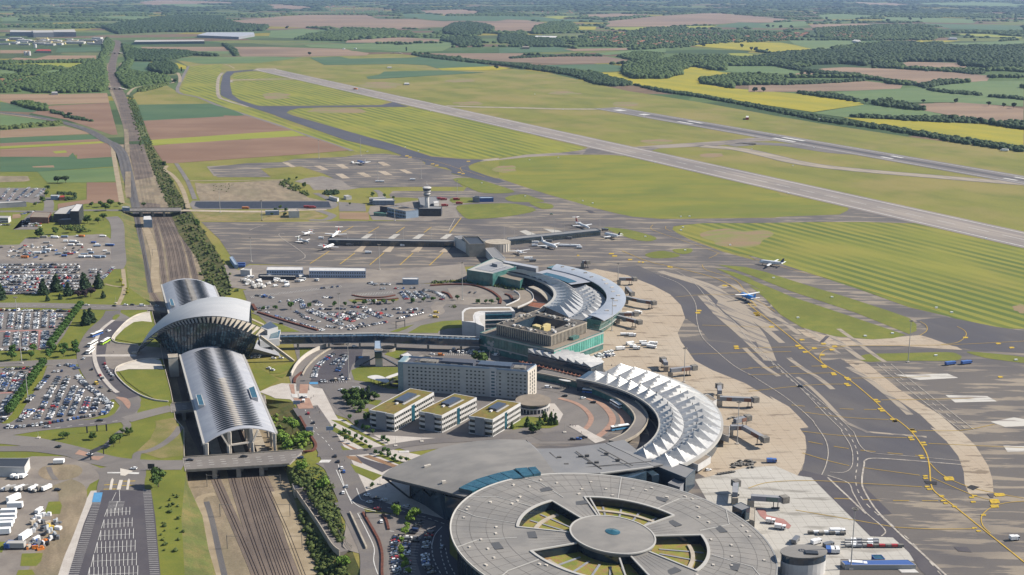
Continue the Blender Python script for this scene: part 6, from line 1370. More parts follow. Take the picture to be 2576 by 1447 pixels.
hedge('brown kerb hedge along avenue above cutting','13',tens('47 -3 53 8 59 18 62 24 59 29 50 30'),1.6,1.0)
hedge('rust hedge strip rising beside dipping road','12',tens('42 101 43 96 49 91'),1.8,1.0)
M.fence=coat(C8(150,150,140),C8(120,120,112),2)
ramp=curve([W('13',455,610,-3),W('13',560,760,-3.2),W('13',700,960,-2.4),W('13',830,1160,-.6),W('13',900,1220,.3)],5)
mb=MB();L1,R1=sides(ramp,3.2,3.2);mb.loft([[Vec((l.x,l.y,p.z-2)),Vec((r.x,r.y,p.z-2)),Vec((r.x,r.y,p.z)),Vec((l.x,l.y,p.z))]for l,r,p in zip(L1,R1,ramp)]);o=mb.build('service_ramp',M.road);struct(o)
mb=MB();L1,R1=sides(ramp,-3.2,3.7);mb.loft([[Vec((l.x,l.y,p.z-2)),Vec((r.x,r.y,p.z-2)),Vec((r.x,r.y,p.z+1.6)),Vec((l.x,l.y,p.z+1.6))]for l,r,p in zip(L1,R1,ramp)]);tag(mb.build('retaining_wall',M.concrete),'retaining wall between service ramp and bushy triangle','wall')
mb=MB();L1,R1=sides(ramp,3.7,-3.2)
for i in range(len(L1)-1):
 a=Vec((*L1[i].xy,ramp[i].z));b=Vec((*L1[i+1].xy,ramp[i+1].z));mb.bar(a,a+Vec((0,0,1.8)),.12);mb.bar(a+Vec((0,0,1.7)),b+Vec((0,0,1.7)),.1);mb.bar(a+Vec((0,0,.9)),b+Vec((0,0,.9)),.08)
tag(mb.build('wire_fence',M.fence),'pale wire fence along tracks side of service ramp','fence')
p=W('13',452,600,0);block('ramp_portal','concrete portal at bottom of service ramp','portal',[W('13',402,598,-1),W('13',490,592,-1),W('13',500,640,-1),W('13',420,650,-1)],-1,'concrete','onyx',-6.5,.4)
block('retaining_wall','grey curved retaining wall at right of lower yard','wall',[W('13',930,850,1.4),W('13',945,850,1.4),W('13',1100,1180,1.4),W('13',1085,1185,1.4)],1.4,'concrete','concrete',0,0)
tb=W('11',1662,720);tw=thing('control_tower','slender pale control tower with a flared glass cab','control tower',tuple(tb))
def ringz(c,r,z,n=20):return[Vec((c.x+r*cos(2*pi*k/n),c.y+r*sin(2*pi*k/n),z))for k in range(n)]
part('shaft',MB().loft([ringz(tb,2.6,0),ringz(tb,2.3,24)]),M.clad,tw,True)
for a in range(6):
 mb=MB();q=ringz(tb,2.5,0,6)[a];mb.bar(q,(q.x,q.y,24),.6);part('shaft_rib',mb,M.clad,tw)
part('lower_gallery',MB().loft([ringz(tb,3.6,23.2),ringz(tb,4.1,23.8),ringz(tb,4.3,26.4),ringz(tb,3.8,26.8)]),M.clad,tw)
part('window_band',MB().loft([ringz(tb,4.35,24.4),ringz(tb,4.4,25.8)],caps=False),M.glass,tw)
part('neck',MB().loft([ringz(tb,3.2,26.8),ringz(tb,3.4,29)]),M.curb,tw)
part('cab_base',MB().loft([ringz(tb,4.5,29),ringz(tb,4.7,30.2)]),M.clad,tw)
part('cab_glass',MB().loft([ringz(tb,4.2,30.2,12),ringz(tb,5.2,33.2,12)]),M.glass,tw)
part('cab_roof',MB().loft([ringz(tb,5.4,33.2),ringz(tb,5.4,34),ringz(tb,4,34.8)]),M.clad,tw)
for k in range(12):q=ringz(tb,4.25,30.2,12)[k];q2=ringz(tb,5.25,33.2,12)[k];part('cab_mullion',MB().bar(q,q2,.2),M.frame,tw)
part('mast',MB().tube((tb.x,tb.y,34.8),(tb.x,tb.y,42),.25,.1,6),M.clad,tw)
for dx in(-1.6,1.4,2.4):part('antenna',MB().tube((tb.x+dx,tb.y,34.3),(tb.x+dx,tb.y,37.5),.1,.06,5),M.clad,tw)
part('radar_dome',MB().box((tb.x+.8,tb.y,36.0),(1.1,1.1,1.2)),M.clad,tw)
def B(tg,pts,h,name,label,cat,wall='clad',top='grit',par=.5,win=None,z0=0,group=None):
 P=[W(tg,x,y,h)for x,y in pts]
 if len(P)==3:P=para(*P)
 t,PP=block(name,label,cat,P,h,wall,top,z0,par,group)
 if win:
  rows,cols,kw=win;E=[(PP[i],PP[(i+1)%len(PP)])for i in range(len(PP))]
  c=sum(PP,Vec())/len(PP);E=[e for e in E if((e[0]+e[1])/2-c).y<0];E.sort(key=lambda e:-(e[0]-e[1]).length)
  for a,b in E[:1]:facade(t,a,b,z0+.4,h-.3,rows,cols,**kw)
 return t
B('11',ones('1285 655 1460 690 1578 678 1420 640'),9,'tower_office','blue grey operations building left of control tower','building','steel','grit',win=(2,12,{}))
B('11',ones('1218 645 1290 650 1400 640 1300 630'),7,'tower_annex','dark annex behind blue operations building','building','onyx','grit')
B('11',ones('1465 680 1578 678 1572 665 1470 668'),7,'tower_annex','small blue annex right beside control tower foot','building','steel','grit',win=(2,5,{}))
B('11',ones('1570 665 1650 640 1800 645 1790 668'),9,'tower_base_hall','dark finned base building behind control tower','building','onyx','slate',win=(1,24,dict(m='winglass',ww=.35,wh=.7)))
B('11',ones('1578 560 1740 552 1770 600 1640 640 1600 628'),6,'fire_station','large grey hall directly behind control tower','building','ash','slate')
B('11',ones('1720 598 1768 592 1770 610 1725 615'),9,'white_silo_block','small white block right of control tower shaft','building','clad','clad')
B('11',ones('1118 570 1275 562 1270 556 1125 562'),7,'low_office','long low white office with a flat roof left of tower','building','clad','curb',win=(2,14,{}))
B('11',ones('1150 590 1355 590 1340 570 1160 574'),6,'low_office','blue windowed low building left of control tower','building','steel','curb',win=(2,16,{}))
B('11',ones('1160 705 1280 712 1280 700 1165 698'),3.5,'green_shed','dark green shed in front of blue operations building','shed','teal','greenroof')
B('11',ones('740 548 820 572 835 565 765 543'),4,'white_shed','long white shed beside round earth mound','shed','clad','curb')
B('11',ones('880 542 905 553 955 550 925 537'),4,'white_shed','small white house right of long white shed','shed','clad','curb')
B('11',ones('2085 555 2150 565 2150 548 2105 547'),6,'fire_training_hall','grey hall with a dark roof edge on grass island','building','ash','frame')
B('11',ones('2150 568 2280 566 2270 556 2160 556'),5,'blue_hall','blue front hall joined to grey hall on grass island','building','bluewall','steel')
B('11',ones('365 690 465 690 440 665 370 668'),8,'yard_office','two storey white office with rooftop units near lined basin','building','clad','concrete',win=(2,5,{}))
B('11',ones('148 690 276 688 270 678 155 680'),5,'yard_shed','small white frame shed with a blue door near lined basin','shed','steel','curb')
M.prefab=coat(C8(190,203,222),C8(176,190,212),5)
pr=B('11',ones('735 958 1910 975 1915 958 745 942'),6,'boarding_pier','very long low grey boarding pier with a dark glass side','pier','glass','slate',.5,(1,60,dict(m='winglass',ww=.6,wh=.6)))
B('21',ones('85 958 950 868 905 850 80 935'),6,'boarding_pier','long grey boarding pier pointing at two parked jets','pier','glass','slate',.5,(1,50,dict(m='winglass',ww=.6,wh=.6)))
B('11',ones('1915 925 2050 1000 2060 930 1990 918'),11,'pier_hall','white wall block at root of boarding pier','building','clad','slate')
B('11',ones('1988 932 2055 1004 2205 1000 2140 932'),13,'pier_hall','large square grey hall with a sunken dark roof between piers','building','concrete','frame',1.2)
pp=W('11',2320,975,9);cyl=thing('round_lounge','white drum shaped lounge beside square pier hall','building',(pp.x,pp.y,0));part('wall',MB().prism(ringz(pp,13.5,0,28),0,9),M.pale,cyl);part('roof',MB().prism(ringz(pp,13.8,0,28),9,9.5),M.concrete,cyl)
for k in range(28):q=ringz(pp,13.7,0,28)[k];part('wall_rib',MB().box((q.x,q.y,0),(.5,.5,9),2*pi*k/28),M.curb,cyl)
B('11',ones('2170 955 2250 1010 2300 1000 2260 950'),7,'link_hall','low dark roofed link behind white drum lounge','building','ash','slate')
B('11',ones('2200 1035 2290 1140 2390 1130 2290 1030'),8,'link_hall','dark roofed link hall running from pier to teal wing','building','clad','slate')
B('11',ones('160 1238 500 1238 495 1212 170 1210'),7,'site_offices','shorter two storey blue white prefabricated office row','prefabricated offices','prefab','clad',.3,(2,15,dict(ww=.5,wh=.4)))
B('11',ones('557 1245 1085 1248 1080 1222 560 1216'),7,'site_offices','longer two storey blue white prefabricated office row','prefabricated offices','prefab','clad',.3,(2,24,dict(ww=.5,wh=.4)))
B('11',ones('90 1298 435 1302 435 1292 95 1288'),3.5,'loading_shed','low open loading shed before shorter office row','shed','onyx','curb')
B('11',ones('1430 1326 1578 1328 1575 1312 1435 1312'),5,'white_annex','small white flat roofed annex near car park edge','annex','steel','clad')
B('01',ones('2245 1238 2335 1245 2350 1228 2280 1222'),6,'white_annex','small white box building by east bank above tracks','annex','clad','curb')
B('01',ones('2145 1120 2195 1190 2225 1190 2175 1112'),4,'container_office','long grey site cabin at corner of apron','cabin','steel','steel')
B('01',ones('1340 768 1420 768 1408 732 1345 735'),3,'signal_house','pale railway signal house between tracks under bridge','signal house','steel','clad',.3,(2,3,dict(ww=.4,wh=.3)),-6.5)
B('01',ones('500 715 650 715 720 625 560 660'),10,'black_office','black clad office with stepped roof terraces beside trees','office building','onyx','curb',.5,(3,12,dict(ww=.5,wh=.3)))
B('01',ones('655 690 735 690 775 625 715 620'),16,'black_office','taller black clad office wing with white rooftop boxes','office building','onyx','clad',.5,(5,6,dict(ww=.5,wh=.3)))
B('01',ones('545 770 740 768 735 748 580 758'),6,'black_office','low black clad wing in front of taller black office','office building','onyx','curb')
B('01',ones('280 745 450 748 480 700 320 695'),7,'brick_building','brown brick building with a flat roof near black office','building','brickwall','grit',.5,(2,9,dict(ww=.5,wh=.4)))
B('01',ones('-60 750 75 752 100 735 -60 732'),6,'white_office','low white office at left edge of frame','building','clad','curb',.5,(2,10,dict(ww=.8,wh=.4)))
B('01',ones('-60 620 60 612 245 602 200 595 -60 600'),6,'grey_hall','long low grey hall beside upper left car park','building','ash','curb')
B('01',ones('472 548 540 548 555 536 480 536'),5,'small_house','white roofed cottage next to a dark clipped hedge','house','steel','curb')
B('01',ones('550 560 608 558 600 540 565 543'),4,'small_house','red roofed cottage inside a dark clipped hedge','house','brickwall','red')
B('01',ones('1142 655 1212 658 1205 645 1150 644'),4,'small_shed','small grey shed at west end of narrow bridge','shed','steel','curb')
B('03',ones('-80 440 228 445 275 362 -80 362'),6,'warehouse','white walled warehouse with a dark flat roof at left edge','warehouse','clad','frame',.5)
B('33',ones('865 1315 905 1355 1565 1355 1490 1305'),2.5,'solar_shelter','long low blue roofed shelter on apron at bottom right','shelter','curb','bluewall',.2)
B('33',ones('1370 1372 1430 1425 1595 1425 1530 1370'),.4,'white_slab','white loading slab on apron below blue shelter','slab','pale','clad',0)
B('33',ones('1150 1262 1180 1298 1275 1300 1240 1262'),2.6,'blue_container','blue open container beside blue roofed shelter','container','bluewall','aqua',.3)
B('00',ones('92 300 310 300 300 285 95 280'),20,'warehouse','left part of big grey far warehouse','warehouse','ash','curb',0)
B('00',ones('310 305 500 303 490 282 300 283'),24,'warehouse','middle part of big grey far warehouse','warehouse','ash','curb',0)
B('00',ones('500 300 710 300 695 275 495 280'),24,'warehouse','right part of big grey far warehouse','warehouse','ash','curb',0)
B('00',ones('1250 392 1910 385 1905 372 1265 376'),12,'warehouse','long dark blue glass far warehouse with a white roof edge','warehouse','glass','curb',0)
B('00',ones('1840 330 2230 345 2378 320 2370 302 1930 303'),12,'warehouse','wide low grey roofed warehouse at edge of a far wood','warehouse','ash','metal',0)
B('20',ones('330 345 430 352 560 350 540 338 345 335'),9,'warehouse','white warehouse before village beyond fields','warehouse','clad','clad',0)
B('20',ones('215 442 285 442 280 432 220 432'),8,'barn','lone pale barn at edge of a dark copse','barn','grit','grit',0)
B('30',ones('970 380 1050 395 1045 375 990 370'),8,'barn','white gabled barn near right hand village','barn','clad','curb',0)
B('30',ones('1870 360 1950 362 1945 352 1885 350'),8,'barn','grey roofed farm barn beside a far wood at right','barn','clad','ash',0)
B('10',ones('1445 782 1495 782 1490 774 1450 774'),4,'radar_hut','tiny white hut alone on airfield grass','hut','clad','clad',0)
B('10',ones('1285 630 1330 630 1325 625 1290 625'),3,'radar_hut','tiny white hut in far grass strip','hut','clad','clad',0)
B('20',ones('2305 1098 2335 1098 2332 1084 2308 1084'),5,'localizer_hut','red and white hut beside a mast on far grass','hut','red','clad',0)
B('00',ones('330 475 480 478 470 462 350 462'),8,'red_farm','red roofed works building left of railway','building','concrete','red',0)
B('00',ones('480 865 540 865 535 858 485 858'),6,'white_barn','white barn at foot of wood beside railway','barn','clad','clad',0)
for k in range(64):
 x=rnd(0,970);y=rnd(368,425);w_=rnd(20,75);p=W('00',x,y)
 t=MB();t.box((p.x,p.y,0),(w_*.9,rnd(10,30),rnd(5,10)),rnd(-.2,.2));o=t.build('far_shed',[M.clad,M.curb,M.ash,M.yellowbox][RNG.randint(4)])
 tag(o,'small pale industrial shed in far left business park','shed','sheds of the far business park')
for k in range(6):
 p=W('00',235+k*48 if k>1 else 240+k*35,520 if k<2 else 450-k,0);mb=MB();mb.tube((p.x,p.y,0),(p.x,p.y,16),6,6,12)
 if k<3:tag(mb.build('silo',M.clad),('left one of two white silos at gravel works','right one of two white silos at gravel works','single white silo by red roofed works')[k],'silo')
ns_('gravel_works','00',tens('7 56 15 54 33 55 45 52 62 52 90 52 90 56 65 57 30 58'),8,'tan')
CARC={'white':(.62,.62,.62),'silver':(.34,.36,.38),'grey':(.12,.125,.135),'black':(.015,.015,.018),'dark blue':(.02,.035,.09),'red':(.30,.02,.02),'beige':(.36,.31,.24),'blue':(.04,.10,.30),'yellow':(.55,.38,.04),'green':(.03,.12,.07),'orange':(.5,.16,.03)}
CM={}
for n_,c_ in CARC.items():CM[n_]=mat('paint_'+n_.replace(' ','_'),c_,rough=.32,spec=.6)
M.pane=coat((.012,.014,.018),rough=.08,spec=.8);M.tyre=coat((.02,.02,.02),rough=.8);M.lamp=coat((.3,.02,.02));M.trimw=coat((.68,.68,.67),rough=.5)
def car_rings(kind):
 L_,w_,h={'hatchback':(4.0,1.74,1.45),'saloon':(4.6,1.78,1.42),'van':(5.0,1.95,1.95)}[kind]
 hl=L_/2
 body=[(-hl,.45,.75,.80),(-hl+.12,.32,.92,.95),(-hl*.5,.26,.95,1.0),(hl*.35,.26,.90,1.0),(hl*.85,.30,.78,.94),(hl,.45,.62,.78)]
 return L_,w_,h,hl,body
def car_meshes(kind,parts):
 L_,w_,h,hl,body=car_rings(kind);mb=MB();R_=[]
 for x,z0,z1,k in body:
  hw=w_/2*k;R_.append([(x,-hw,z0),(x,hw,z0),(x,hw,z1-.1),(x,hw*.9,z1),(x,-hw*.9,z1),(x,-hw,z1-.1)])
 mb.loft(R_)
 if kind=='hatchback':g=[(-hl+.1,.9),(-hl+.45,h-.08),(hl*.05,h),(hl*.5,.9)]
 elif kind=='saloon':g=[(-hl+.55,.92),(-hl+1.2,h-.04),(hl*.02,h),(hl*.45,.9)]
 else:g=[(-hl+.04,.9),(-hl+.12,h-.06),(hl*.35,h),(hl*.68,.95)]
 cab=MB();hw=w_/2*.92;rw=hw*.82
 cab.loft([[(g[0][0],-hw,.88),(g[0][0],hw,.88),(g[0][0]+.05,hw,.93),(g[0][0]+.05,-hw,.93)],[(g[1][0],-hw,.88),(g[1][0],hw,.88),(g[1][0],rw,g[1][1]-.05),(g[1][0],-rw,g[1][1]-.05)],[(g[2][0],-hw,.88),(g[2][0],hw,.88),(g[2][0],rw,g[2][1]-.05),(g[2][0],-rw,g[2][1]-.05)],[(g[3][0],-hw*.95,.85),(g[3][0],hw*.95,.85),(g[3][0],hw*.95,.9),(g[3][0],-hw*.95,.9)]])
 roof=MB();roof.loft([[(g[1][0]+.03,-rw,g[1][1]-.06),(g[1][0]+.03,rw,g[1][1]-.06),(g[1][0]+.03,rw*.9,g[1][1]),(g[1][0]+.03,-rw*.9,g[1][1])],[(g[2][0]-.03,-rw,g[2][1]-.06),(g[2][0]-.03,rw,g[2][1]-.06),(g[2][0]-.03,rw*.9,g[2][1]),(g[2][0]-.03,-rw*.9,g[2][1])]])
 if kind=='van':roof.box((-.5,0,.9),(hl*1.0,w_*.965,h-1.0))
 wh=[(sx*hl*.62,sy*w_/2*.93)for sx in(-1,1)for sy in(-1,1)]
 return mb,cab,roof,wh
def raw_mesh(mbs,name):
 me=bpy.data.meshes.new(name);v,f,m=[],[],[]
 for k,mb in enumerate(mbs):
  o=len(v);v+=mb.v;f+=[tuple(i+o for i in q)for q in mb.f];m+=[k]*len(mb.f)
 me.from_pydata(v,[],f);me.polygons.foreach_set('material_index',m);return me
CARBASE={}
def car_mesh(kind,colr,full=False):
 key=(kind,colr,full)
 if key in CARBASE:return CARBASE[key]
 mb,cab,roof,wh=car_meshes(kind,False)
 if full:
  me=raw_mesh([mb],'car_body');me.materials.append(CM[colr]);ch=[]
  q=MB();q.v,q.f,q.m=roof.v,roof.f,roof.m;r_=raw_mesh([q],'roof');r_.materials.append(CM[colr]);c2=raw_mesh([cab],'windows');c2.materials.append(M.pane)
  w2=MB();w2.tube((0,-.11,0),(0,.11,0),.32,.32,10);wm=raw_mesh([w2],'wheel');wm.materials.append(M.tyre)
  CARBASE[key]=(me,c2,r_,wm,wh)
 else:
  wb=MB()
  for x,y in wh:wb.tube((x,y-.1,.32),(x,y+.1,.32),.32,.32,6)
  me=raw_mesh([mb,cab,roof,wb],'car');[me.materials.append(x)for x in(CM[colr],M.pane,CM[colr],M.tyre)];CARBASE[key]=me
 return CARBASE[key]
CARS=[]
NCOL=['white','silver','grey','black','dark blue','red','beige','blue'];PC_=np.array([.23,.2,.18,.2,.09,.05,.02,.03]);PC_=PC_/PC_.sum()
ORD=['first','second','third','fourth','fifth','sixth','seventh','eighth','ninth','tenth','eleventh','twelfth','thirteenth','fourteenth','fifteenth','sixteenth','seventeenth','eighteenth','nineteenth','twentieth']+['twenty-'+x for x in('first','second','third','fourth','fifth','sixth','seventh','eighth','ninth')]+['thirtieth']+['thirty-'+x for x in('first','second','third','fourth','fifth','sixth','seventh','eighth','ninth')]+['fortieth']+['forty-'+x for x in('first','second','third','fourth','fifth')]
def row(t,pts,occ,where,z=.25,pitch=2.55,ang=0.0,kinds=(.55,.38,.07),van=False):
 P=WL(t,pts);P=curve(P,5)if len(P)>2 else P;k=0
 for p,h in along(P,pitch,1.0):
  if RNG.rand()>occ:continue
  col=NCOL[RNG.choice(8,p=PC_)];kind=['hatchback','saloon','van'][RNG.choice(3,p=kinds)]
  if van:kind='van' if RNG.rand()<.6 else 'hatchback';col='white' if RNG.rand()<.8 else col
  jit=rnd(-.04,.04);flip=pi if RNG.rand()<.3 else 0
  CARS.append((Vec((p.x+rnd(-.15,.15),p.y+rnd(-.3,.3),z)),h+pi/2+jit+flip+ang,kind,col,(k,where)))
  k+=1
def colour_in(text):
 found=[(text.find(c),-len(c),c)for c in CARC if c in text]
 return min(found)[2]if found else 'black'
def car(t,x,y,h,text,kind='hatchback',z=.34):
 col=colour_in(text)
 p=W(t,x,y);CARS.append((Vec((p.x,p.y,z)),radians(h),kind,col,text))
for i,(a,b)in enumerate((((10,580),(80,480)),((70,600),(160,480)),((150,585),(270,470)),((240,560),(340,480)),((330,565),(420,480)))):row('01',[a,b],.85,'row %s'%ORD[i])
for y in(1190,1214,1240,1264,1296,1322,1350,1374,1402,1430):row('01',[(-60,y+4),(750,y+(2 if y<1300 else-6))],.93,'x')
for y in(1240,1264,1296,1322):row('01',[(835,y),(965,y-4)],.9,'x')
row('01',tens('96 132 106 122'),.9,'x')
for y in(18,42,66,90,116,146,172):row('02',[(-60,y+2),(370,y)],.9,'x')
for i in range(34):row('01',[(rnd(0,420),rnd(1010,1150))]*1+[(rnd(0,1000),rnd(960,1150))],.12,'x')
for y in(792,812,832):row('01',[(205,y),(400,y-4)],.8,'x')
row('01',tens('0 80 9 79'),.9,'x');row('01',tens('0 82 9 82'),.9,'x');row('01',tens('20 72 33 69'),.8,'x')
LOTW='of west car park beside clipped trees'
for i,(a,b)in enumerate((((10,365),(-10,505)),((110,360),(92,505)),((190,358),(168,505)),((268,358),(250,505)),((348,355),(334,502)),((425,358),(410,495)),((502,362),(488,498)))):row('02',[a,b],.95,'in the %s upper column %s'%(ORD[i],LOTW))
for i,(a,b)in enumerate((((72,538),(58,662)),((160,538),(145,662)),((245,538),(230,665)),((325,538),(310,665)),((412,532),(400,680)),((440,532),(432,650)))):row('02',[a,b],.95,'in the %s lower column %s'%(ORD[i],LOTW))
row('02',tens('0 33 68 34'),.8,'x');row('02',tens('0 70 27 70'),.9,'x');row('02',tens('56 37 57 42'),.8,'x')
LOT3='of corner car park left of clipped trees'
for i,(a,b)in enumerate((((60,905),(-50,1085)),((115,915),(10,1090)),((195,908),(100,1090)),((240,915),(135,1095)),((100,1130),(-10,1290)),((140,1128),(30,1290)),((300,872),(20,884)))):row('02',[a,b],.93,'in the %s row %s'%(ORD[i],LOT3))
row('02',tens('6 133 0 138'),.9,'in the last row '+LOT3)
LOT4='of the fan shaped car park'
for i,(pts)in enumerate((ones('455 945 335 1085'),ones('552 958 455 1130 345 1345'),ones('636 955 560 1130 455 1350'),ones('702 1045 555 1330'),ones('768 1070 655 1330'),ones('832 1150 768 1300'),ones('915 1160 868 1290'),ones('310 1130 240 1200'),ones('262 1265 180 1380'),ones('312 1262 232 1340'))):
 row('02',pts,.95,'in the %s inner row %s'%(ORD[i],LOT4))
row('02',tens('73 94 79 102 90 110 100 119 104 122'),.97,'in the curved outer row '+LOT4);row('02',tens('104 120 101 126 96 130'),.9,'in the short eastern row '+LOT4)
row('02',tens('2 143 30 141 60 136 95 130'),.93,'in the long bottom row '+LOT4);row('02',tens('54 85 64 84 73 88'),.9,'in the curved top row '+LOT4);row('02',tens('46 91 58 90'),.9,'in the short top row '+LOT4)
LOT6='x'
for pts,oc in((ones('488 240 505 320'),.9),(ones('600 246 692 268'),.9),(ones('612 280 692 284'),.8),(ones('650 318 770 324'),.9),(ones('785 312 905 320'),.9),(ones('950 300 1100 308'),.9),(ones('545 335 700 398'),.85),(ones('580 325 740 388'),.8),(ones('660 380 835 455'),.9),(ones('725 358 980 437'),.95),(ones('760 350 1010 415'),.95),(ones('885 345 1090 408'),.95),(ones('925 340 1110 396'),.95),(ones('1072 335 1232 402'),.95),(ones('1110 335 1335 392'),.95),(ones('900 487 1085 455'),.8),(ones('925 512 1310 434'),.85),(ones('1382 408 1640 350'),.85),(ones('1378 356 1530 352'),.9),(ones('1340 320 1640 328'),.9),(ones('1240 326 1320 322'),.9),(ones('1420 160 1470 228'),.95),(ones('1468 150 1550 222'),.95),(ones('1545 160 1620 222'),.95),(ones('1592 155 1690 218'),.95),(ones('1620 140 1730 160 1810 205 1790 235'),.85),(ones('1200 132 1560 122'),.4),(ones('1090 240 1300 246'),.9),(ones('1130 270 1300 264'),.9),(ones('640 128 880 105'),.5),(ones('1095 72 1200 98'),.9),(ones('1150 88 1330 90'),.7),(ones('60 310 200 312'),.5),(ones('245 385 430 432'),.85),(ones('390 432 690 520'),.85),(ones('200 262 380 240'),.35),(ones('330 288 490 222'),.4),(ones('40 190 265 222'),.5),(ones('720 482 870 500'),.8),(ones('430 340 560 412'),.5),(ones('480 385 680 452'),.6),(ones('590 205 790 215'),.5),(ones('840 420 860 470'),.8),(ones('1850 350 1960 345'),.3),(ones('2050 165 2280 185'),.35)):
 row('12',pts,oc,'x')
LOT7='of dark car park below stair tower'
for i,(pts,oc)in enumerate(((ones('790 742 650 840 602 962'),.85),(ones('905 762 820 905'),.8),(ones('870 750 775 845'),.6),(ones('660 1000 910 975'),.75),(ones('720 946 890 938'),.4))):row('12',pts,oc,'in the %s row %s'%(ORD[i],LOT7),.35)
row('12',tens('187 72 220 74'),.85,'in rear row of van park before teal terminal',.35,3.2,0,van=True);row('12',tens('190 70 211 72'),.75,'in front row of van park before teal terminal',.35,3.2,0,van=True);row('12',tens('214 70 223 70'),.9,'in short row by teal facade',.35,3.0,0,van=True)
row('22',tens('90 76 105 72'),.9,'in upper row of airside yard behind sawtooth canopy',.35,3.2,van=True);row('22',tens('93 78 107 75'),.8,'in lower row of airside yard behind sawtooth canopy',.35,3.2,van=True)
LOT5='of car park beside round terminal'
for i,(pts,oc)in enumerate(((ones('1388 1090 1350 1200 1378 1420 1400 1560'),.9),(ones('1490 1100 1465 1200 1478 1340 1480 1450'),.85),(ones('1600 955 1510 1080'),.95),(ones('1640 1265 1650 1380'),.95),(ones('1560 1110 1545 1210 1545 1350'),.4),(ones('1690 1040 1640 1210'),.7),(ones('1670 1380 1740 1500'),.6))):row('13',pts,oc,'in the %s row %s'%(ORD[i],LOT5),.36,2.7)
for a in(('12',490,1148,95,'black car on red paved crossing above avenue'),('12',530,1145,95,'white car waiting on red paved crossing'),('12',505,1185,95,'white van driving down red paved crossing','van'),('12',550,1298,100,'dark red car on avenue beside cutting'),('12',600,1385,100,'black car further down avenue beside cutting'),('13',802,345,100,'black car turning at avenue junction'),('13',830,395,100,'dark car below the avenue junction'),('13',862,456,100,'white car on avenue above a blue one'),('13',882,490,100,'blue car following white one on avenue'),('13',908,630,98,'silver estate car in middle of avenue'),('13',875,688,98,'white car on left lane of avenue'),('13',1100,712,165,'first white car in roof shadow kerbside'),('13',1190,738,165,'black car in roof shadow kerbside'),('13',1262,758,165,'silver car in roof shadow kerbside'),('13',1122,778,165,'silver car entering the roof shadow'),('13',1365,785,165,'black car before shaded glass hall'),('13',1468,815,165,'silver car near disc end of kerb'),('13',1195,838,165,'red car at exit gate hut'),('13',1232,958,100,'white car at entry gate between rust hedges'),('13',1800,1195,80,'silver car on shaded ring lane'),('13',1975,1330,80,'upper grey car parked under disc edge'),('13',2000,1405,80,'white car parked under disc edge'),('13',475,362,178,'dark blue car at east end of wide bridge'),('03',1775,385,8,'black car on west half of wide bridge','saloon',.45),('03',2280,352,6,'black car on east half of wide bridge','saloon',.45),('03',545,258,165,'black car on western approach road'),('03',1250,462,172,'white car turning into empty car park'),('03',838,328,160,'white car under black sign gantry'),('03',440,72,10,'silver car on road above western lawn'),('03',935,12,10,'black car behind silver one above lawn','saloon'),('03',538,662,0,'black car parked alone on teardrop island'),('02',815,285,0,'white car on main road by last clipped tree'),('02',1070,292,0,'black car before bridge to hall'),('02',1175,282,0,'white car behind black one on main road'),('02',1238,282,0,'dark car on short bridge approach'),('02',1330,290,0,'white van on the short bridge','van',.45),('02',1465,295,0,'silver car at end of short bridge','hatchback',.45),('02',1018,525,60,'white car at top of taxi lane'),('02',980,832,110,'red taxi on the station forecourt'),('02',992,860,110,'white taxi just below red one'),('02',1005,880,110,'second white taxi in curved taxi rank'),('02',1018,905,115,'silver taxi in curved taxi rank'),('02',1035,928,120,'fourth white taxi of curved rank'),('02',1055,945,120,'last silver taxi of curved rank'),('02',1048,980,125,'black car leaving the taxi rank'),('02',898,1018,130,'yellow van beside fan shaped car park','van'),('02',925,990,125,'silver car on dark forecourt lane'),('02',945,1052,130,'grey car below the yellow van'),('02',1030,1085,135,'black car at end of dark lane'),('02',782,785,90,'silver car at white footpath crossing'),('02',860,885,110,'black car on dark lane beside fan lot'),('02',960,968,120,'grey car in middle of dark lane'),('02',935,940,120,'dark red car on dark forecourt lane'),('22',458,1055,0,'white van near hotel end wall','van'),('22',615,1135,170,'black car at head of forecourt island'),('22',785,1155,20,'white car beside pink kerb island'),('22',880,1195,170,'black car between the pink islands'),('23',690,188,0,'leftmost dark car of four at link roof'),('23',745,185,0,'blue car of four at link roof'),('23',772,175,0,'third dark car of four at link roof'),('23',800,170,0,'rightmost dark car of four at link roof'),('12',855,1080,160,'white car below dark car park'),('12',980,672,0,'white car under the dark footbridge'),('12',1708,745,0,'white car at bend of van park'),('12',1790,752,0,'orange van in the van park','van'),('12',2295,752,160,'white and blue van by big round tree','van'),('12',1745,355,0,'upper yellow taxi near curved lawn','van'),('12',1738,398,0,'lower yellow taxi near curved lawn','van'),('12',1700,385,0,'white car left of yellow taxis'),('12',165,355,0,'white car at west corner of car park'),('12',300,458,0,'black car on road below rust hedge'),('12',25,772,80,'first white car on road bridge east of hall'),('12',58,768,80,'white van second on road bridge east of hall','van'),('12',92,768,80,'white van third on road bridge east of hall','van'),('12',225,782,0,'fourth white car on road bridge east of hall'),('12',295,780,0,'last white car on road bridge east of hall'),('12',180,875,150,'upper white car beside black hut'),('12',215,892,150,'lower white car beside black hut'),('23',1955,475,20,'white car under short bridge end of pier','hatchback'),('32',488,1045,-40,'lone dark car on apron service road'),('21',492,720,0,'lone green car on northern apron')):
 car(*a)
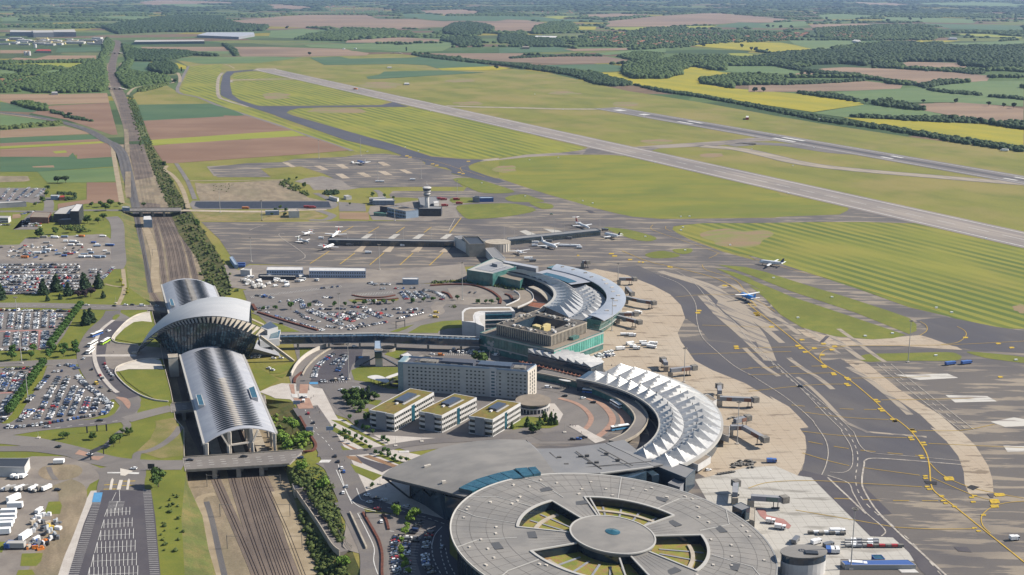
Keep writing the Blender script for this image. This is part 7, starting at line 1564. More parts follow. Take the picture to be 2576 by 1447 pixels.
def place_cars():
 order=sorted(range(len(CARS)),key=lambda i:(0 if isinstance(CARS[i][4],str)else 1,(CARS[i][0]-Vec((0,0,HCAM))).length))
 named=[i for i in range(len(CARS))if isinstance(CARS[i][4],str)]
 rest=[i for i in range(len(CARS))if not isinstance(CARS[i][4],str)and CARS[i][4][1]!='x']
 rest.sort(key=lambda i:(CARS[i][0]-Vec((0,0,HCAM))).length)
 keep=named+rest[:298-len(named)];ks=set(keep);near=set(sorted(keep,key=lambda i:(CARS[i][0]-Vec((0,0,HCAM))).length)[:110])
 for i in keep:
  p,h,kind,col,tx=CARS[i]
  lab=tx if isinstance(tx,str)else '%s %s %s %s'%(col,{'hatchback':'hatchback','saloon':'saloon','van':'van'}[kind],ORD[min(len(ORD)-1,tx[0])],tx[1].replace('beside the clipped trees','by clipped trees').replace('left of the clipped trees','by the avenue'))
  grp='cars driving or stopped on roads' if isinstance(tx,str)else 'cars in the car parks'
  if i in near:
   me,c2,r_,wm,wh=car_mesh(kind,col,True);o=bpy.data.objects.new('car',me);COL.objects.link(o);o.location=p;o.rotation_euler=(0,0,h)
   for nm,m2 in(('windows',c2),('roof',r_)):c=bpy.data.objects.new(nm,m2);COL.objects.link(c);c.parent=o
   for x,y in wh:c=bpy.data.objects.new('wheel',wm);COL.objects.link(c);c.parent=o;c.location=(x,y,.32)
  else:o=bpy.data.objects.new('car',car_mesh(kind,col));COL.objects.link(o);o.location=p;o.rotation_euler=(0,0,h)
  tag(o,lab,'car',grp)
 V_,F_,MI=[],[],[];mats=list(CM.keys());off=0
 base={}
 for kind in('hatchback','saloon','van'):
  mb,cab,roof,wh=car_meshes(kind,False);base[kind]=(np.array(mb.v+cab.v+roof.v),mb.f+[tuple(j+len(mb.v)for j in q)for q in cab.f]+[tuple(j+len(mb.v)+len(cab.v)for j in q)for q in roof.f],[0]*len(mb.f)+[1]*len(cab.f)+[0]*len(roof.f))
 for i in range(len(CARS)):
  if i in ks:continue
  p,h,kind,col,tx=CARS[i];v,f,mi=base[kind];cs,sn=cos(h),sin(h)
  q=np.stack([v[:,0]*cs-v[:,1]*sn+p.x,v[:,0]*sn+v[:,1]*cs+p.y,v[:,2]+p.z],1);V_.append(q);F_+=[tuple(j+off for j in g)for g in f];MI+=[(mats.index(col)if m_==0 else len(mats))for m_ in mi];off+=len(v)
 me=bpy.data.meshes.new('parked_cars');me.from_pydata(np.concatenate(V_).tolist(),[],F_)
 for k in mats:me.materials.append(CM[k])
 me.materials.append(M.pane);me.polygons.foreach_set('material_index',MI);o=bpy.data.objects.new('parked_cars',me);COL.objects.link(o)
 tag(o,'dense rows of small parked cars in farther car parks','parked cars',kind='stuff')
place_cars()
def bus(label,t,x,y,h,c1,c2='trimw',L_=12.5,z=.35):
 p=W(t,x,y);r=thing('bus',label,'bus',(p.x,p.y,z),'buses around the station and terminals',radians(h))
 def pc(nm,mb,m):o=mb.build(nm,m,None);o.parent=r;return o
 mb=MB();mb.box((0,0,.4),(L_,2.5,1.2));pc('lower_body',mb,c1);mb=MB();mb.box((0,0,1.6),(L_-.1,2.44,1.0));pc('window_band',mb,M.pane)
 mb=MB();mb.box((0,0,2.6),(L_,2.5,.45));pc('roof',mb,M[c2]);mb=MB();mb.box((-L_*.2,0,3.05),(2.6,1.6,.25));pc('roof_unit',mb,M.curb)
 for sx in(-.3,.32):
  for sy in(-1.15,1.15):mb=MB();mb.tube((sx*L_,sy-.15,.45),(sx*L_,sy+.15,.45),.48,.48,10);pc('wheel',mb,M.tyre)
bus('blue and white coach at top of station bus lane','02',905,565,68,CM['blue']);bus('white coach parked mid way along station bus lane','02',868,655,80,M.trimw);bus('white coach at lower end of station bus lane','02',845,722,88,M.trimw)
bus('lime green and white bus on station forecourt','02',985,635,80,mat('lime_paint',(.30,.48,.05),rough=.4));bus('bright blue bus with a white roof under departures road','22',862,1105,-18,CM['blue']);bus('plain white coach at bend of bus forecourt','22',1092,1225,-65,M.trimw);bus('light blue bus at bottom of bus forecourt','23',1130,92,22,mat('sky_blue_paint',(.10,.30,.50),rough=.4))
def truck(name,label,cat,t,x,y,h,L_,w_,hh,m1,m2,group=None,cabm=None,z=.35,cab=True):
 p=W(t,x,y);r=thing(name,label,cat,(p.x,p.y,z),group,radians(h))
 def pc(nm,mb,m):o=mb.build(nm,m,None);o.parent=r;return o
 mb=MB();mb.box((-(1.1 if cab else 0),0,.7),(L_-(2.4 if cab else 0),w_,hh-.7));pc('box_body',mb,m1);mb=MB();mb.box((0,0,.4),(L_-.2,w_*.8,.35));pc('chassis',mb,M.frame)
 if cab:mb=MB();mb.box((L_/2-1.0,0,.5),(1.8,w_*.95,min(hh,2.4)-.5));pc('driver_cab',mb,cabm or m2);mb=MB();mb.box((L_/2-.5,0,1.4),(.95,w_*.97,.7));pc('windscreen',mb,M.pane)
 for sx in(-.32,.34):
  for sy in(-.45,.45):mb=MB();mb.tube((sx*L_,sy*w_-.12,.42),(sx*L_,sy*w_+.12,.42),.42,.42,8);pc('wheel',mb,M.tyre)
 return r
TW=M.trimw
for i,(x,y,h,lb)in enumerate(((130,762,60,'topmost white box trailer in lower left yard'),(145,828,5,'white box trailer on a blue chassis second from top of yard'),(85,892,5,'third white box trailer down yard'),(80,938,5,'fourth white box trailer down yard'),(62,980,5,'fifth white box trailer down yard'),(45,1012,5,'sixth white box trailer down yard'),(25,1072,8,'lowest white box trailer of left column'),(240,1112,75,'white box trailer standing alone near scrap pile'))):
 truck('box_trailer',lb,'trailer','03',x,y,h,8,2.6,3.6,TW,TW,'white box trailers in lower left yard',cab=False)
truck('container','grey container beside a blue one at yard corner','container','03',155,1200,0,9,3.2,3.4,M.curb,TW,cab=False);truck('container','blue container left of grey one at yard corner','container','03',88,1195,80,5,3,3.0,M.bluewall,TW,cab=False);truck('container','white site container on gravel disc','container','03',553,410,5,6,3,2.8,TW,TW,cab=False)
for i,(x,y,lb)in enumerate(((135,540,'leftmost white van before dark roofed warehouse'),(180,545,'small middle white van before dark roofed warehouse'),(225,540,'rightmost white van before dark roofed warehouse'),(368,868,'white van alone beside small lawn in yard'))):truck('delivery_van',lb,'van','03',x,y,80,5.5,2.1,2.5,TW,TW,'white vans in lower left yard')
for i in range(46):
 x=rnd(270,540);y=rnd(890,1230);x=x-(y-890)*.28+60
 if x>560:continue
 p=W('03',x,y);mb=MB();mb.box((p.x,p.y,.2),(rnd(1.5,5),rnd(1,2.4),rnd(.6,2.2)),rnd(0,3));mb.box((p.x+.5,p.y,.2),(rnd(1,3),rnd(.5,1.4),rnd(1,2.6)),rnd(0,3))
 cc=RNG.choice(['white','silver','grey','black','yellow','orange','beige','blue'],p=[.3,.2,.18,.12,.06,.04,.05,.05]);tag(mb.build('machine_part',CM[cc]),'%s crated machine part in scrap heap of yard'%cc,'machinery','machinery heap in lower left yard')
for i in range(10):truck('utility_trailer','white folded lifting platform parked in row below warehouse','lifting platform','03',60+i*42,655+rnd(-14,10),rnd(20,70),6,2.2,rnd(1.8,3),[TW,M.curb,M.plant][i%3],TW,'lifting platforms in the yard',cab=False)
for i in range(38):
 x=rnd(200,1040);y=RNG.choice([935,985,1015,1060,1090,1120])+rnd(-8,8)
 cc=[TW,M.steel,M.bluewall,CM['orange'],CM['yellow'],M.curb,CM['red']][RNG.choice(7,p=[.40,.17,.04,.04,.05,.27,.03])];truck('site_cabin','site cabin or machine standing in western works yard','site cabin','01',x,y,rnd(-15,15),rnd(4,8),2.4,rnd(1.6,2.6),cc,TW,'cabins and machines in western works yard',cab=False)
for i in range(34):
 x=rnd(-30,700);y=RNG.choice([30,45,60,75,90,118])+rnd(-5,5)-x*.03;truck('airport_service_truck','white airport service truck parked in yard north of car park','service truck','12',x,y,rnd(-20,70),rnd(4,6.5),2.2,rnd(1.8,2.6),TW if RNG.rand()<.5 else M.curb,TW,'service trucks in the northern yard')
for i in range(12):truck('airport_service_truck','white winter truck with a tall arm in yard beside east bank','service truck','01',2280+i*16+rnd(-6,6),1350+i*6+rnd(-20,20),rnd(20,80),6,2.2,2.4,M.curb,TW,'winter trucks beside the east bank')
for i,(t,x,y)in enumerate((('01',2250,1195),('01',2250,1215))):truck('tank',('upper','lower')[i]+' bright blue tank beside the apron corner cabin','tank',t,x,y,5,9,2.4,2.6,M.bluewall,TW,cab=False)
for i,(t,x,y,h,c,lb)in enumerate((('11',540,658,0,'red','left red fire engine by lined basin'),('11',590,662,0,'red','right red fire engine by lined basin'),('11',1780,580,0,'red','red fire engine behind the tower'),('11',1815,585,0,'red','second red fire engine behind tower'),('11',1825,643,0,'red','long red fire engine right of tower'),('11',1960,622,0,'red','red fire engine alone on road by grass'),('11',1935,585,0,'red','red engine by mast on small apron'),('01',2295,668,0,'orange','orange truck on concrete service road'))):truck('fire_engine' if c=='red' else 'lorry',lb,'fire engine' if c=='red' else 'lorry',t,x,y,h,9,2.6,3.0,CM[c],CM[c])
EQ=[('22',1135,700,'a white crew van on apron opposite teal terminal'),('22',1225,650,'b'),('22',1250,678,'c'),('22',1285,695,'d'),('22',1345,640,'e'),('22',1370,660,'f'),('22',1425,680,'g'),('22',1440,650,'h'),('22',1175,565,'i'),('22',1245,575,'j'),('22',1190,368,'k'),('22',1225,368,'l'),('22',1300,360,'m')]
for t,x,y,s_ in EQ:truck('ground_vehicle','white ground handling vehicle on concrete apron by teal terminal','ground vehicle',t,x,y,rnd(-30,40),rnd(5,8),2.4,rnd(1.8,3),TW,TW,'ground vehicles on the concrete apron')
def dolly(t,x,y,h,m,label,grp,hh=1.6,cover=True):
 p=W(t,x,y);r=thing('baggage_cart',label,'baggage cart',(p.x,p.y,.35),grp,radians(h))
 mb=MB();mb.box((0,0,.4),(3.0,1.6,.2));o=mb.build('platform',M.frame,None);o.parent=r
 mb=MB();mb.box((0,0,.6),(2.9,1.5,hh-.5))if cover else mb.box((0,0,.6),(2.8,1.4,.3));o=mb.build('cover',m,None);o.parent=r
for i in range(17):dolly('33',930+(i%6)*52+rnd(-8,8),1140+(i//6)*26+rnd(-4,4),rnd(-8,8),[M.curb,TW,M.ash][i%3],'pale covered baggage cart in packed rows above blue shelter','baggage carts above the blue shelter')
for i in range(6):dolly('33',1130+i*58,1193,0,CM['red']if i%2==0 else M.plant,('red' if i%2==0 else 'grey')+' cart in the row of carts above the blue shelter','red and grey cart row')
for i in range(22):dolly('23',2180+rnd(0,200),385+rnd(0,80),rnd(0,180),M.plant,'dark flat baggage cart in loose cluster on pale apron','dark carts on the pale apron',cover=False)
for i in range(6):dolly('23',2060+i*25,512-i*4,10,M.plant,'dark flat cart in train of carts on pale apron','train of dark carts',cover=False)
for i in range(7):dolly('33',580+i*50,1072+rnd(-6,6),0,[M.plant,TW][i%2],'cart standing in gap row on pale apron','cart row on the pale apron')
for i in range(10):dolly('22',2150+rnd(0,170),1330+rnd(0,30),rnd(0,180),M.plant,'dark cart by jet bridges of southern crescent','carts by the jet bridges',cover=False)
for t,x,y,h,L_,lb in(('33',205,965,-20,5,'white and red lift truck beside red ground patch'),('33',295,1020,-20,6,'white belt loader beside red ground patch'),('33',2480,1125,10,5,'lone white tug on right hand apron'),('33',215,400,0,6,'small blue tug near jet bridge'),('33',745,1235,80,5,'blue truck beside the oval building'),('33',790,1238,80,5,'first white truck beside oval building'),('33',825,1238,80,5,'second white truck beside oval building'),('33',745,1190,30,6,'grey loader above the oval building'),('33',630,1160,30,6,'white loader behind the oval building'),('33',440,1145,60,7,'grey stair truck behind oval building'),('33',1020,1370,-10,9,'white cherry picker at foot of mast'),('33',830,1060,0,8,'white tug train on pale apron'),('32',1885,838,20,9,'left one of two blue tow tractors on far stand'),('32',2035,830,20,9,'right one of two blue tow tractors on far stand'),('21',610,1020,172,14,'white tanker beside the parked jet'),('21',700,1022,172,14,'second white tanker behind the first'),('21',750,1038,172,6,'white tractor at end of tankers'),('21',460,978,172,9,'grey loader under the boarding pier'),('21',340,990,172,8,'white truck near the boarding pier'),('21',650,950,172,8,'grey truck below middle of pier'),('21',335,1018,0,7,'white van between the parked jets'),('21',990,870,0,8,'grey stair truck at pier tip'),('21',275,1140,10,9,'white truck in the striped bay'),('21',315,1160,10,7,'small grey truck in striped bay'),('11',940,1012,0,8,'grey loader below the long pier'),('11',1430,1018,0,5,'white tug below the long pier'),('11',1110,1085,0,7,'white tug alone on long stand'),('11',670,950,0,6,'white van at end of long pier'),('11',962,240,80,7,'white truck beside far parked aircraft'),('11',1525,400,0,8,'white van on the far apron'),('11',1200,418,0,7,'white truck at far mast foot'),('11',1240,418,0,6,'second white truck at far mast foot')):
 truck('ground_vehicle',lb,'ground vehicle',t,x,y,h,L_,2.5,2.6,CM[colour_in(lb)],CM[colour_in(lb)])
for i,(t,x,y)in enumerate((('10',988,838),('20',975,765),('20',1113,790),('30',645,1125),('30',2390,1415),('20',1810,890),('10',880,462),('10',988,460))):truck('lorry',('small orange vehicle on the runway','first white lorry on cut road behind hedge','second white lorry on cut road behind hedge','long white lorry beside dark hedge','white van at right end of dark hedge','blue lorry on road below rapeseed field','left white lorry on far motorway','right white lorry on far motorway')[i],'lorry',t,x,y,150,13,3,4,TW if i not in(0,5)else CM['orange' if i==0 else 'blue'],TW)
# --- aircraft
def plane(label,t,nose,tail,span,colr='white',tailc='dark blue',eng='wing',ttail=False,r=1.95,z=0.25,group=None):
 a=W(t,*nose);b=W(t,*tail);c=(a+b)/2;d=a-b;L_=d.length;h=atan2(d.y,d.x);ro=thing('airliner' if eng=='wing' else 'regional_aircraft',label,'aircraft',(c.x,c.y,z),group,h)
 def pc(nm,mb,m,sm=False):o=mb.build(nm,m,None,sm);o.parent=ro;return o
 cz=r+1.5;prof=[(-.5,.05,.9),(-.46,.28,.75),(-.36,.72,.28),(-.24,1,0),(.32,1,0),(.40,.88,-.1),(.46,.6,-.25),(.49,.3,-.35),(.5,.05,-.4)]
 mb=MB();mb.loft([[(x*L_,r*k*cos(2*pi*i/12),cz+zo*r*.8+r*k*sin(2*pi*i/12))for i in range(12)]for x,k,zo in prof]);pc('fuselage',mb,CM[colr],True)
 mb=MB();mb.box((L_*.445,0,cz+r*.2),(L_*.03,r*1.0,r*.35));pc('cockpit_windows',mb,M.pane)
 for s_ in(-1,1):mb=MB();mb.box((0,s_*r*.985,cz+r*.25),(L_*.62,.08,.28));pc('window_line',mb,M.pane)
 zw=cz+(r*.8 if eng=='prop' else-r*.55)
 for s_ in(-1,1):
  sw=.02 if eng=='prop' else.16;ro_,ti_=L_*(.12 if eng!='prop' else.09),L_*.045
  mb=MB();mb.loft([[(L_*.08,0,zw-.3),(L_*.08-ro_,0,zw-.3),(L_*.08-ro_,0,zw+.3),(L_*.08,0,zw+.35)],[(L_*.08-sw*span*.5,s_*span/2,zw+.9),(L_*.08-sw*span*.5-ti_*1.4,s_*span/2,zw+.9),(L_*.08-sw*span*.5-ti_*1.4,s_*span/2,zw+1.05),(L_*.08-sw*span*.5,s_*span/2,zw+1.05)]]);pc('wing',mb,TW if colr!='white' else CM['white'])
  zt_2=cz+(L_*.17 if ttail else r*.5)
  mb=MB();mb.loft([[(-L_*.42,0,zt_2),(-L_*.49,0,zt_2),(-L_*.49,0,zt_2+.25),(-L_*.42,0,zt_2+.25)],[(-L_*.47,s_*span*.18,zt_2+.2),(-L_*.51,s_*span*.18,zt_2+.2),(-L_*.51,s_*span*.18,zt_2+.35),(-L_*.47,s_*span*.18,zt_2+.35)]]);pc('tailplane',mb,TW)
  if eng=='wing':mb=MB();mb.tube((L_*.10,s_*span*.17,zw-1.0),(L_*.0,s_*span*.17,zw-.9),1.05,.8,10);pc('engine',mb,CM['white'])
  elif eng=='prop':mb=MB();mb.tube((L_*.14,s_*span*.16,zw-.2),(-L_*.02,s_*span*.16,zw-.2),.6,.4,8);pc('engine',mb,CM[colr]);mb=MB();[mb.bar((L_*.145,s_*span*.16,zw-.2),(L_*.145,s_*span*.16+1.9*cos(q),zw-.2+1.9*sin(q)),.25,.08)for q in(0,1.57,3.14,4.71)];pc('propeller',mb,M.frame)
  else:mb=MB();mb.tube((-L_*.26,s_*(r+.9),cz+r*.5),(-L_*.36,s_*(r+.9),cz+r*.5),.8,.6,9);pc('engine',mb,CM['white'])
  mb=MB();mb.tube((-L_*.02,s_*2.4-.2,.5),(-L_*.02,s_*2.4+.2,.5),.5,.5,8);mb.bar((-L_*.02,s_*2.4,.5),(-L_*.02,s_*1.6,cz-r*.6),.3);pc('main_gear',mb,M.tyre)
 mb=MB();mb.tube((L_*.36,-.2,.4),(L_*.36,.2,.4),.4,.4,8);mb.bar((L_*.36,0,.4),(L_*.36,0,cz-r*.7),.25);pc('nose_gear',mb,M.tyre)
 mb=MB();ht=L_*(.17 if ttail else.18);mb.loft([[(-L_*.34,-.15,cz+r*.7),(-L_*.48,-.15,cz+r*.7),(-L_*.48,.15,cz+r*.7),(-L_*.34,.15,cz+r*.7)],[(-L_*.45,-.08,cz+ht+r*.4),(-L_*.51,-.08,cz+ht+r*.4),(-L_*.51,.08,cz+ht+r*.4),(-L_*.45,.08,cz+ht+r*.4)]]);pc('fin',mb,CM[tailc])
 return ro
plane('white airliner with a dark striped fin rolling along taxiway beside mown field','31',(98,1185),(330,1212),34,'white','dark blue')
CM['sky blue']=mat('paint_bright_blue',(.03,.24,.62),rough=.35)
plane('bright blue propeller aircraft with white wings on dark apron','22',(2255,205),(2395,262),26,'sky blue','sky blue','prop',r=2.0)
plane('white jet with a dark red high tail at far side of pier','21',(845,868),(715,815),25,'white','red','rear',True,1.5)
plane('white jet with a black and red fin parked off pier tip','21',(985,925),(1130,955),30,'white','black')
plane('white jet parked nose right below long pier','21',(540,1052),(395,1005),29,'white','white')
plane('small white aircraft parked beside drum shaped lounge','21',(165,1080),(225,1110),24,'white','white','prop',r=1.3)
plane('small white jet with a raised tail on open apron','11',(508,925),(582,905),19,'white','red','rear',True,1.2)
plane('largest white jet with a red high tail beside pier end','11',(772,950),(840,900),25,'white','red','rear',True,1.5)
plane('white and dark green aircraft parked at left of open apron','11',(556,998),(450,975),20,'silver','green','rear',True,1.2)
plane('white jet with red markings parked below pier end','11',(790,1022),(690,1062),25,'white','red','rear',True,1.5)
plane('blue and white airliner parked alone on far apron','11',(1010,238),(1085,262),30,'blue','white')
# --- jet bridges
def jetbridge(label,pts,zt__=4.6,col='ash',redseg=True):
 P=[W(*p)for p in pts];c=P[0];r=thing('jet_bridge',label,'jet bridge',(c.x,c.y,0));n=len(P)
 for k,(a,b)in enumerate(zip(P[:-1],P[1:])):
  a2=V3(a,zt__+1.4);b2=V3(b,zt__+1.4);part('tunnel',MB().bar(a2,b2,3.0,2.8),M[col],r)
  mb=MB();a3=a2.lerp(b2,.45);b3=a2.lerp(b2,.8);mb.bar(a3,b3,3.3,2.4);part('sliding_section',mb,M.brickwall if redseg else M.teal,r)
 e=P[-1];part('cab',MB().box((e.x,e.y,zt__-.3),(4.2,4.0,3.6),.4),M.plant,r);m_=P[-2].lerp(P[-1],.75)
 mb=MB();mb.bar((m_.x-1.2,m_.y,.4),(m_.x-1.2,m_.y,zt__),.4);mb.bar((m_.x+1.2,m_.y,.4),(m_.x+1.2,m_.y,zt__),.4);mb.box((m_.x,m_.y,.5),(4.5,.8,.5));part('lift_legs',mb,M.frame,r)
 for dx in(-1.8,1.8):part('wheel',MB().tube((m_.x+dx-.3,m_.y,.5),(m_.x+dx+.3,m_.y,.5),.5,.5,8),M.tyre,r)
 q=P[0];part('rotunda_column',MB().box((q.x,q.y,0),(3.2,3.2,zt__+.1)),M.concrete,r)
jetbridge('northernmost jet bridge of silver crescent roof',ones('#22 1120 90 1265 92'))
jetbridge('short jet bridge with a red panel at widest part of silver crescent',ones('#22 1190 175 1240 232'))
jetbridge('long jet bridge with red panels at middle of silver crescent',ones('#22 1190 268 1320 300 1445 318'))
jetbridge('short red panelled jet bridge near tall floodlight mast',ones('#22 1080 425 1275 425'))
jetbridge('jet bridge slanting away below silver crescent',ones('#22 1110 450 1310 502'))
jetbridge('small jet bridge at top end of pointed folds',ones('#22 1560 900 1530 860'));jetbridge('jet bridge with a red panel beside pointed folds mast',ones('#22 1600 960 1820 935'))
jetbridge('upright jet bridge at middle of pointed folds',ones('#22 2060 1170 2055 1110'));jetbridge('long straight jet bridge reaching over concrete apron',ones('#22 2060 1225 2200 1232 2390 1240'))
jetbridge('jet bridge bending down beside white and glass corner box',ones('#23 2160 150 2280 150 2480 265'),redseg=True);jetbridge('upper jet bridge with an orange panel beside folds',ones('#23 2200 90 2320 60'))
jetbridge('upright jet bridge standing on pale apron by disc',ones('#23 2200 790 2210 680'),redseg=False);jetbridge('green sided jet bridge at right edge of disc',ones('#23 2350 815 #33 330 835'),redseg=False)
jetbridge('small jet bridge at north tip of silver crescent',ones('#21 780 1215 830 1222'))
B('23',ones('2050 118 2150 155 2155 60 2075 50'),7,'gate_house','white and brown gate house above striped bay by folds','gate house','clad','grit',.3,None,3)
B('23',ones('1768 385 1860 420 1980 345 1900 310'),8,'gate_house','white gate house on stilts beside last pointed fold','gate house','clad','grit',.3,None,4)
B('22',ones('1905 1125 2000 1180 2035 1165 1950 1110'),8,'gate_house','dark roofed gate house at middle of pointed folds','gate house','clad','grit',.3,None,3)
B('23',ones('2180 800 2270 845 2350 815 2260 770'),7,'gate_house','dark glazed gate house at right side of disc','gate house','glass','slate',.3)
B('23',ones('2340 930 2390 945 2395 825 2350 815'),8,'gate_stair','pale stair block beside dark gate house at disc','stair block','concrete','concrete',.3)
# --- masts, gantries, lamps
def height_for(p,vtop):
 lo,hi=0,80
 for _ in range(30):
  m_=(lo+hi)/2
  if ndc((p.x,p.y,m_))[1]>vtop:lo=m_
  else:hi=m_
 return lo
def mast(label,t,x,y,ytop,r=.35,group='tall floodlight masts',ring=True,name='floodlight_mast',cat='floodlight mast'):
 p=W(t,x,y);h=height_for(p,TG[t][1]+ytop*TG[t][2]);o=thing(name,label,cat,tuple(p),group)
 part('pole',MB().tube((p.x,p.y,0),(p.x,p.y,h),r,r*.5,8),M.curb,o)
 part('base',MB().box((p.x,p.y,0),(2,2,.8)),M.pale,o)
 if ring:
  mb=MB();n=8
  for k in range(n):a=2*pi*k/n;b=2*pi*(k+1)/n;mb.bar((p.x+1.5*cos(a),p.y+1.5*sin(a),h),(p.x+1.5*cos(b),p.y+1.5*sin(b),h),.35,.4)
  for k in range(4):a=pi*k/2;mb.bar((p.x,p.y,h),(p.x+1.5*cos(a),p.y+1.5*sin(a),h),.2)
  part('lamp_ring',mb,M.plant,o)
for a in(('dark floodlight mast standing on long grass island at right','32',1490,815,425),('floodlight mast in front of blue shelter at bottom right','33',955,1395,830),('floodlight mast left of clipped trees in west car park','02',205,825,205),('floodlight mast between clipped trees and fan shaped car park','02',265,1190,915),('floodlight mast in rotunda of terminal car park','12',1990,232,-120),('floodlight mast in middle of terminal car park','12',845,462,170),('floodlight mast at edge of dark car park','12',928,975,640),('floodlight mast below silver crescent roof','22',1055,520,215),('floodlight mast behind upper pointed folds','22',1728,1000,680),('floodlight mast at northern edge of silver crescent','21',1112,1345,1175),('floodlight mast between basin and open apron','11',118,775,590),('left floodlight mast at near edge of far apron','11',1200,415,228),('right floodlight mast at near edge of far apron','11',1605,385,205),('left floodlight mast at far edge of far apron','11',650,195,25),('right floodlight mast at far edge of far apron','11',1040,170,-5),('floodlight mast just left of control tower','11',1358,780,590),('floodlight mast on small apron right of tower','11',1942,580,400),('floodlight mast in gravel yard near basin','01',2058,700,480),('floodlight mast at right end of basin','01',2448,775,590),('mast beside lower jet bridges of folds','23',2225,225,-170),('floodlight mast below long apron near two office rows','11',1215,1235,1000),('mast at left edge of open apron','01',2348,1160,935)):mast(*a)
for i,(x,y,yt)in enumerate(((920,1010,850),(1178,1008,880),(1440,1005,845),(1697,1005,830))):mast('%s slim mast from left along long grey pier'%ORD[i],'11',x,y,yt,.22,'slim masts along the piers',False,'slim_mast','mast')
for i,(x,y,yt)in enumerate(((50,955,835),(145,1000,862),(307,928,800),(393,975,822),(520,890,765),(607,940,790),(942,860,735))):mast('%s slim mast from left along slanting pier'%ORD[i],'21',x,y,yt,.22,'slim masts along the piers',False,'slim_mast','mast')
for i,(t,x,y,yt)in enumerate((('02',1083,262,198),('03',360,170,105),('13',1365,245,150),('13',1610,205,160),('13',1220,600,540),('22',805,975,915),('22',978,1030,970),('22',1122,1100,1040),('22',1235,1170,1110),('22',603,950,870),('13',1214,830,780),('12',2243,790,700),('23',615,120,20),('13',1120,640,585))):
 mast('thin lamp post beside a landside road',t,x,y,yt,.12,'street lamps on the landside',False,'lamp_post','street lamp')
def gantry(label,t,a,b,z,mt,cat='sign gantry',panel=True):
 p=W(t,*a);q=W(t,*b);c=(p+q)/2;o=thing('sign_gantry',label,cat,(c.x,c.y,0))
 for s_ in(p,q):part('leg',MB().bar((s_.x,s_.y,0),(s_.x,s_.y,z+.8),.5),M[mt],o)
 part('beam',MB().bar((p.x,p.y,z),(q.x,q.y,z),.4,.6),M[mt],o)
 if panel:mb=MB();a2=p.lerp(q,.0);b2=p.lerp(q,.8);mb.bar((a2.x,a2.y-.3,z+.2),(b2.x,b2.y-.3,z+.2),.2,2.4);part('sign_panel',mb,M.onyx,o)
gantry('black sign gantry over western approach road','03',(850,375),(970,320),5,'onyx');gantry('grey entry gantry over lower car park lanes','13',(1085,920),(1240,915),3.5,'frame',panel=False);gantry('tall lattice gantry over exit road below car park','12',(1370,500),(1452,485),6,'frame',panel=False)
for i,(x,y)in enumerate(((815,120),(908,105),(997,100))):p=W('03',x,y);mb=MB();mb.box((p.x,p.y,0),(.9,.6,4.6),.3);tag(mb.build('stele',M.onyx),'%s dark standing slab on western lawn'%('leftmost','middle','rightmost')[i],'sculpture','three dark standing slabs')
p=W('03',1415,470);mb=MB();mb.box((p.x,p.y,1.2),(4,.4,3));mb.bar((p.x-1,p.y,0),(p.x-1,p.y,1.2),.2);tag(mb.build('road_sign',M.onyx),'black backed road sign at west end of wide bridge','road sign')
for i,(t,x,y)in enumerate((('13',562,116),('13',752,112),('12',442,1220))):p=W(t,x,y+12);mb=MB();mb.box((p.x,p.y,2.2),(4.6,.3,2.6),.1);mb.bar((p.x,p.y,0),(p.x,p.y,2.2),.25);tag(mb.build('road_sign',M.steel),('pale blue road sign at kerb above cutting','pale blue road sign on white plaza','small blue sign beside red paved crossing')[i],'road sign')
for i in range(7):
 for s_,ys in(('left',0),('right',1)):
  st_i=[0,1,2,3,14,15,16][i];a=LF[st_i].lerp(RF[st_i],.18 if ys==0 else.9);mb=MB();mb.bar((a.x,a.y,-6.5),(a.x,a.y,1.2),.3);d=(RF[st_i]-LF[st_i]).normalized();q=a+d*(7 if ys==0 else-7);mb.bar((a.x,a.y,.6),(q.x,q.y,.6),.18)
  tag(mb.build('catenary_mast',M.plant),'%s overhead line mast %s'%(s_,('at very bottom of tracks','beside the bushy ramp','below the wide bridge','in shadow of wide bridge','north of the station','between the station and narrow bridge','beneath the narrow bridge')[i]),'catenary mast','overhead line masts of the railway')
mb=MB();mb.box((0,0,0),(2.2,1.2,1.3));mk=mb.build('marker_box',M.trimw);first=True
for t,x,y in(('21',783,594),('21',876,616),('21',1700,742),('21',1780,740),('21',1720,842),('21',1700,868),('21',2160,1007),('21',1368,930),('21',1740,1057),('21',285,210),('21',555,190),('21',1460,236),('31',375,524),('31',2220,948),('31',235,1316),('31',415,265),('31',30,107),('31',610,95),('32',462,402),('32',780,208),('32',1755,308),('32',1898,352),('32',1090,573),('32',1345,549),('32',1750,756),('32',2498,797),('11',1456,92),('11',1578,128),('11',1101,133),('11',2170,428),('11',245+2331,552),('20',598,1025),('20',335,882),('10',1692,1042)):
 o=mk if first else mk.copy()
 if not first:COL.objects.link(o)
 first=False;o.location=W(t,x,y);tag(o,'small white marker box standing in airfield grass','marker','marker boxes in the airfield grass')
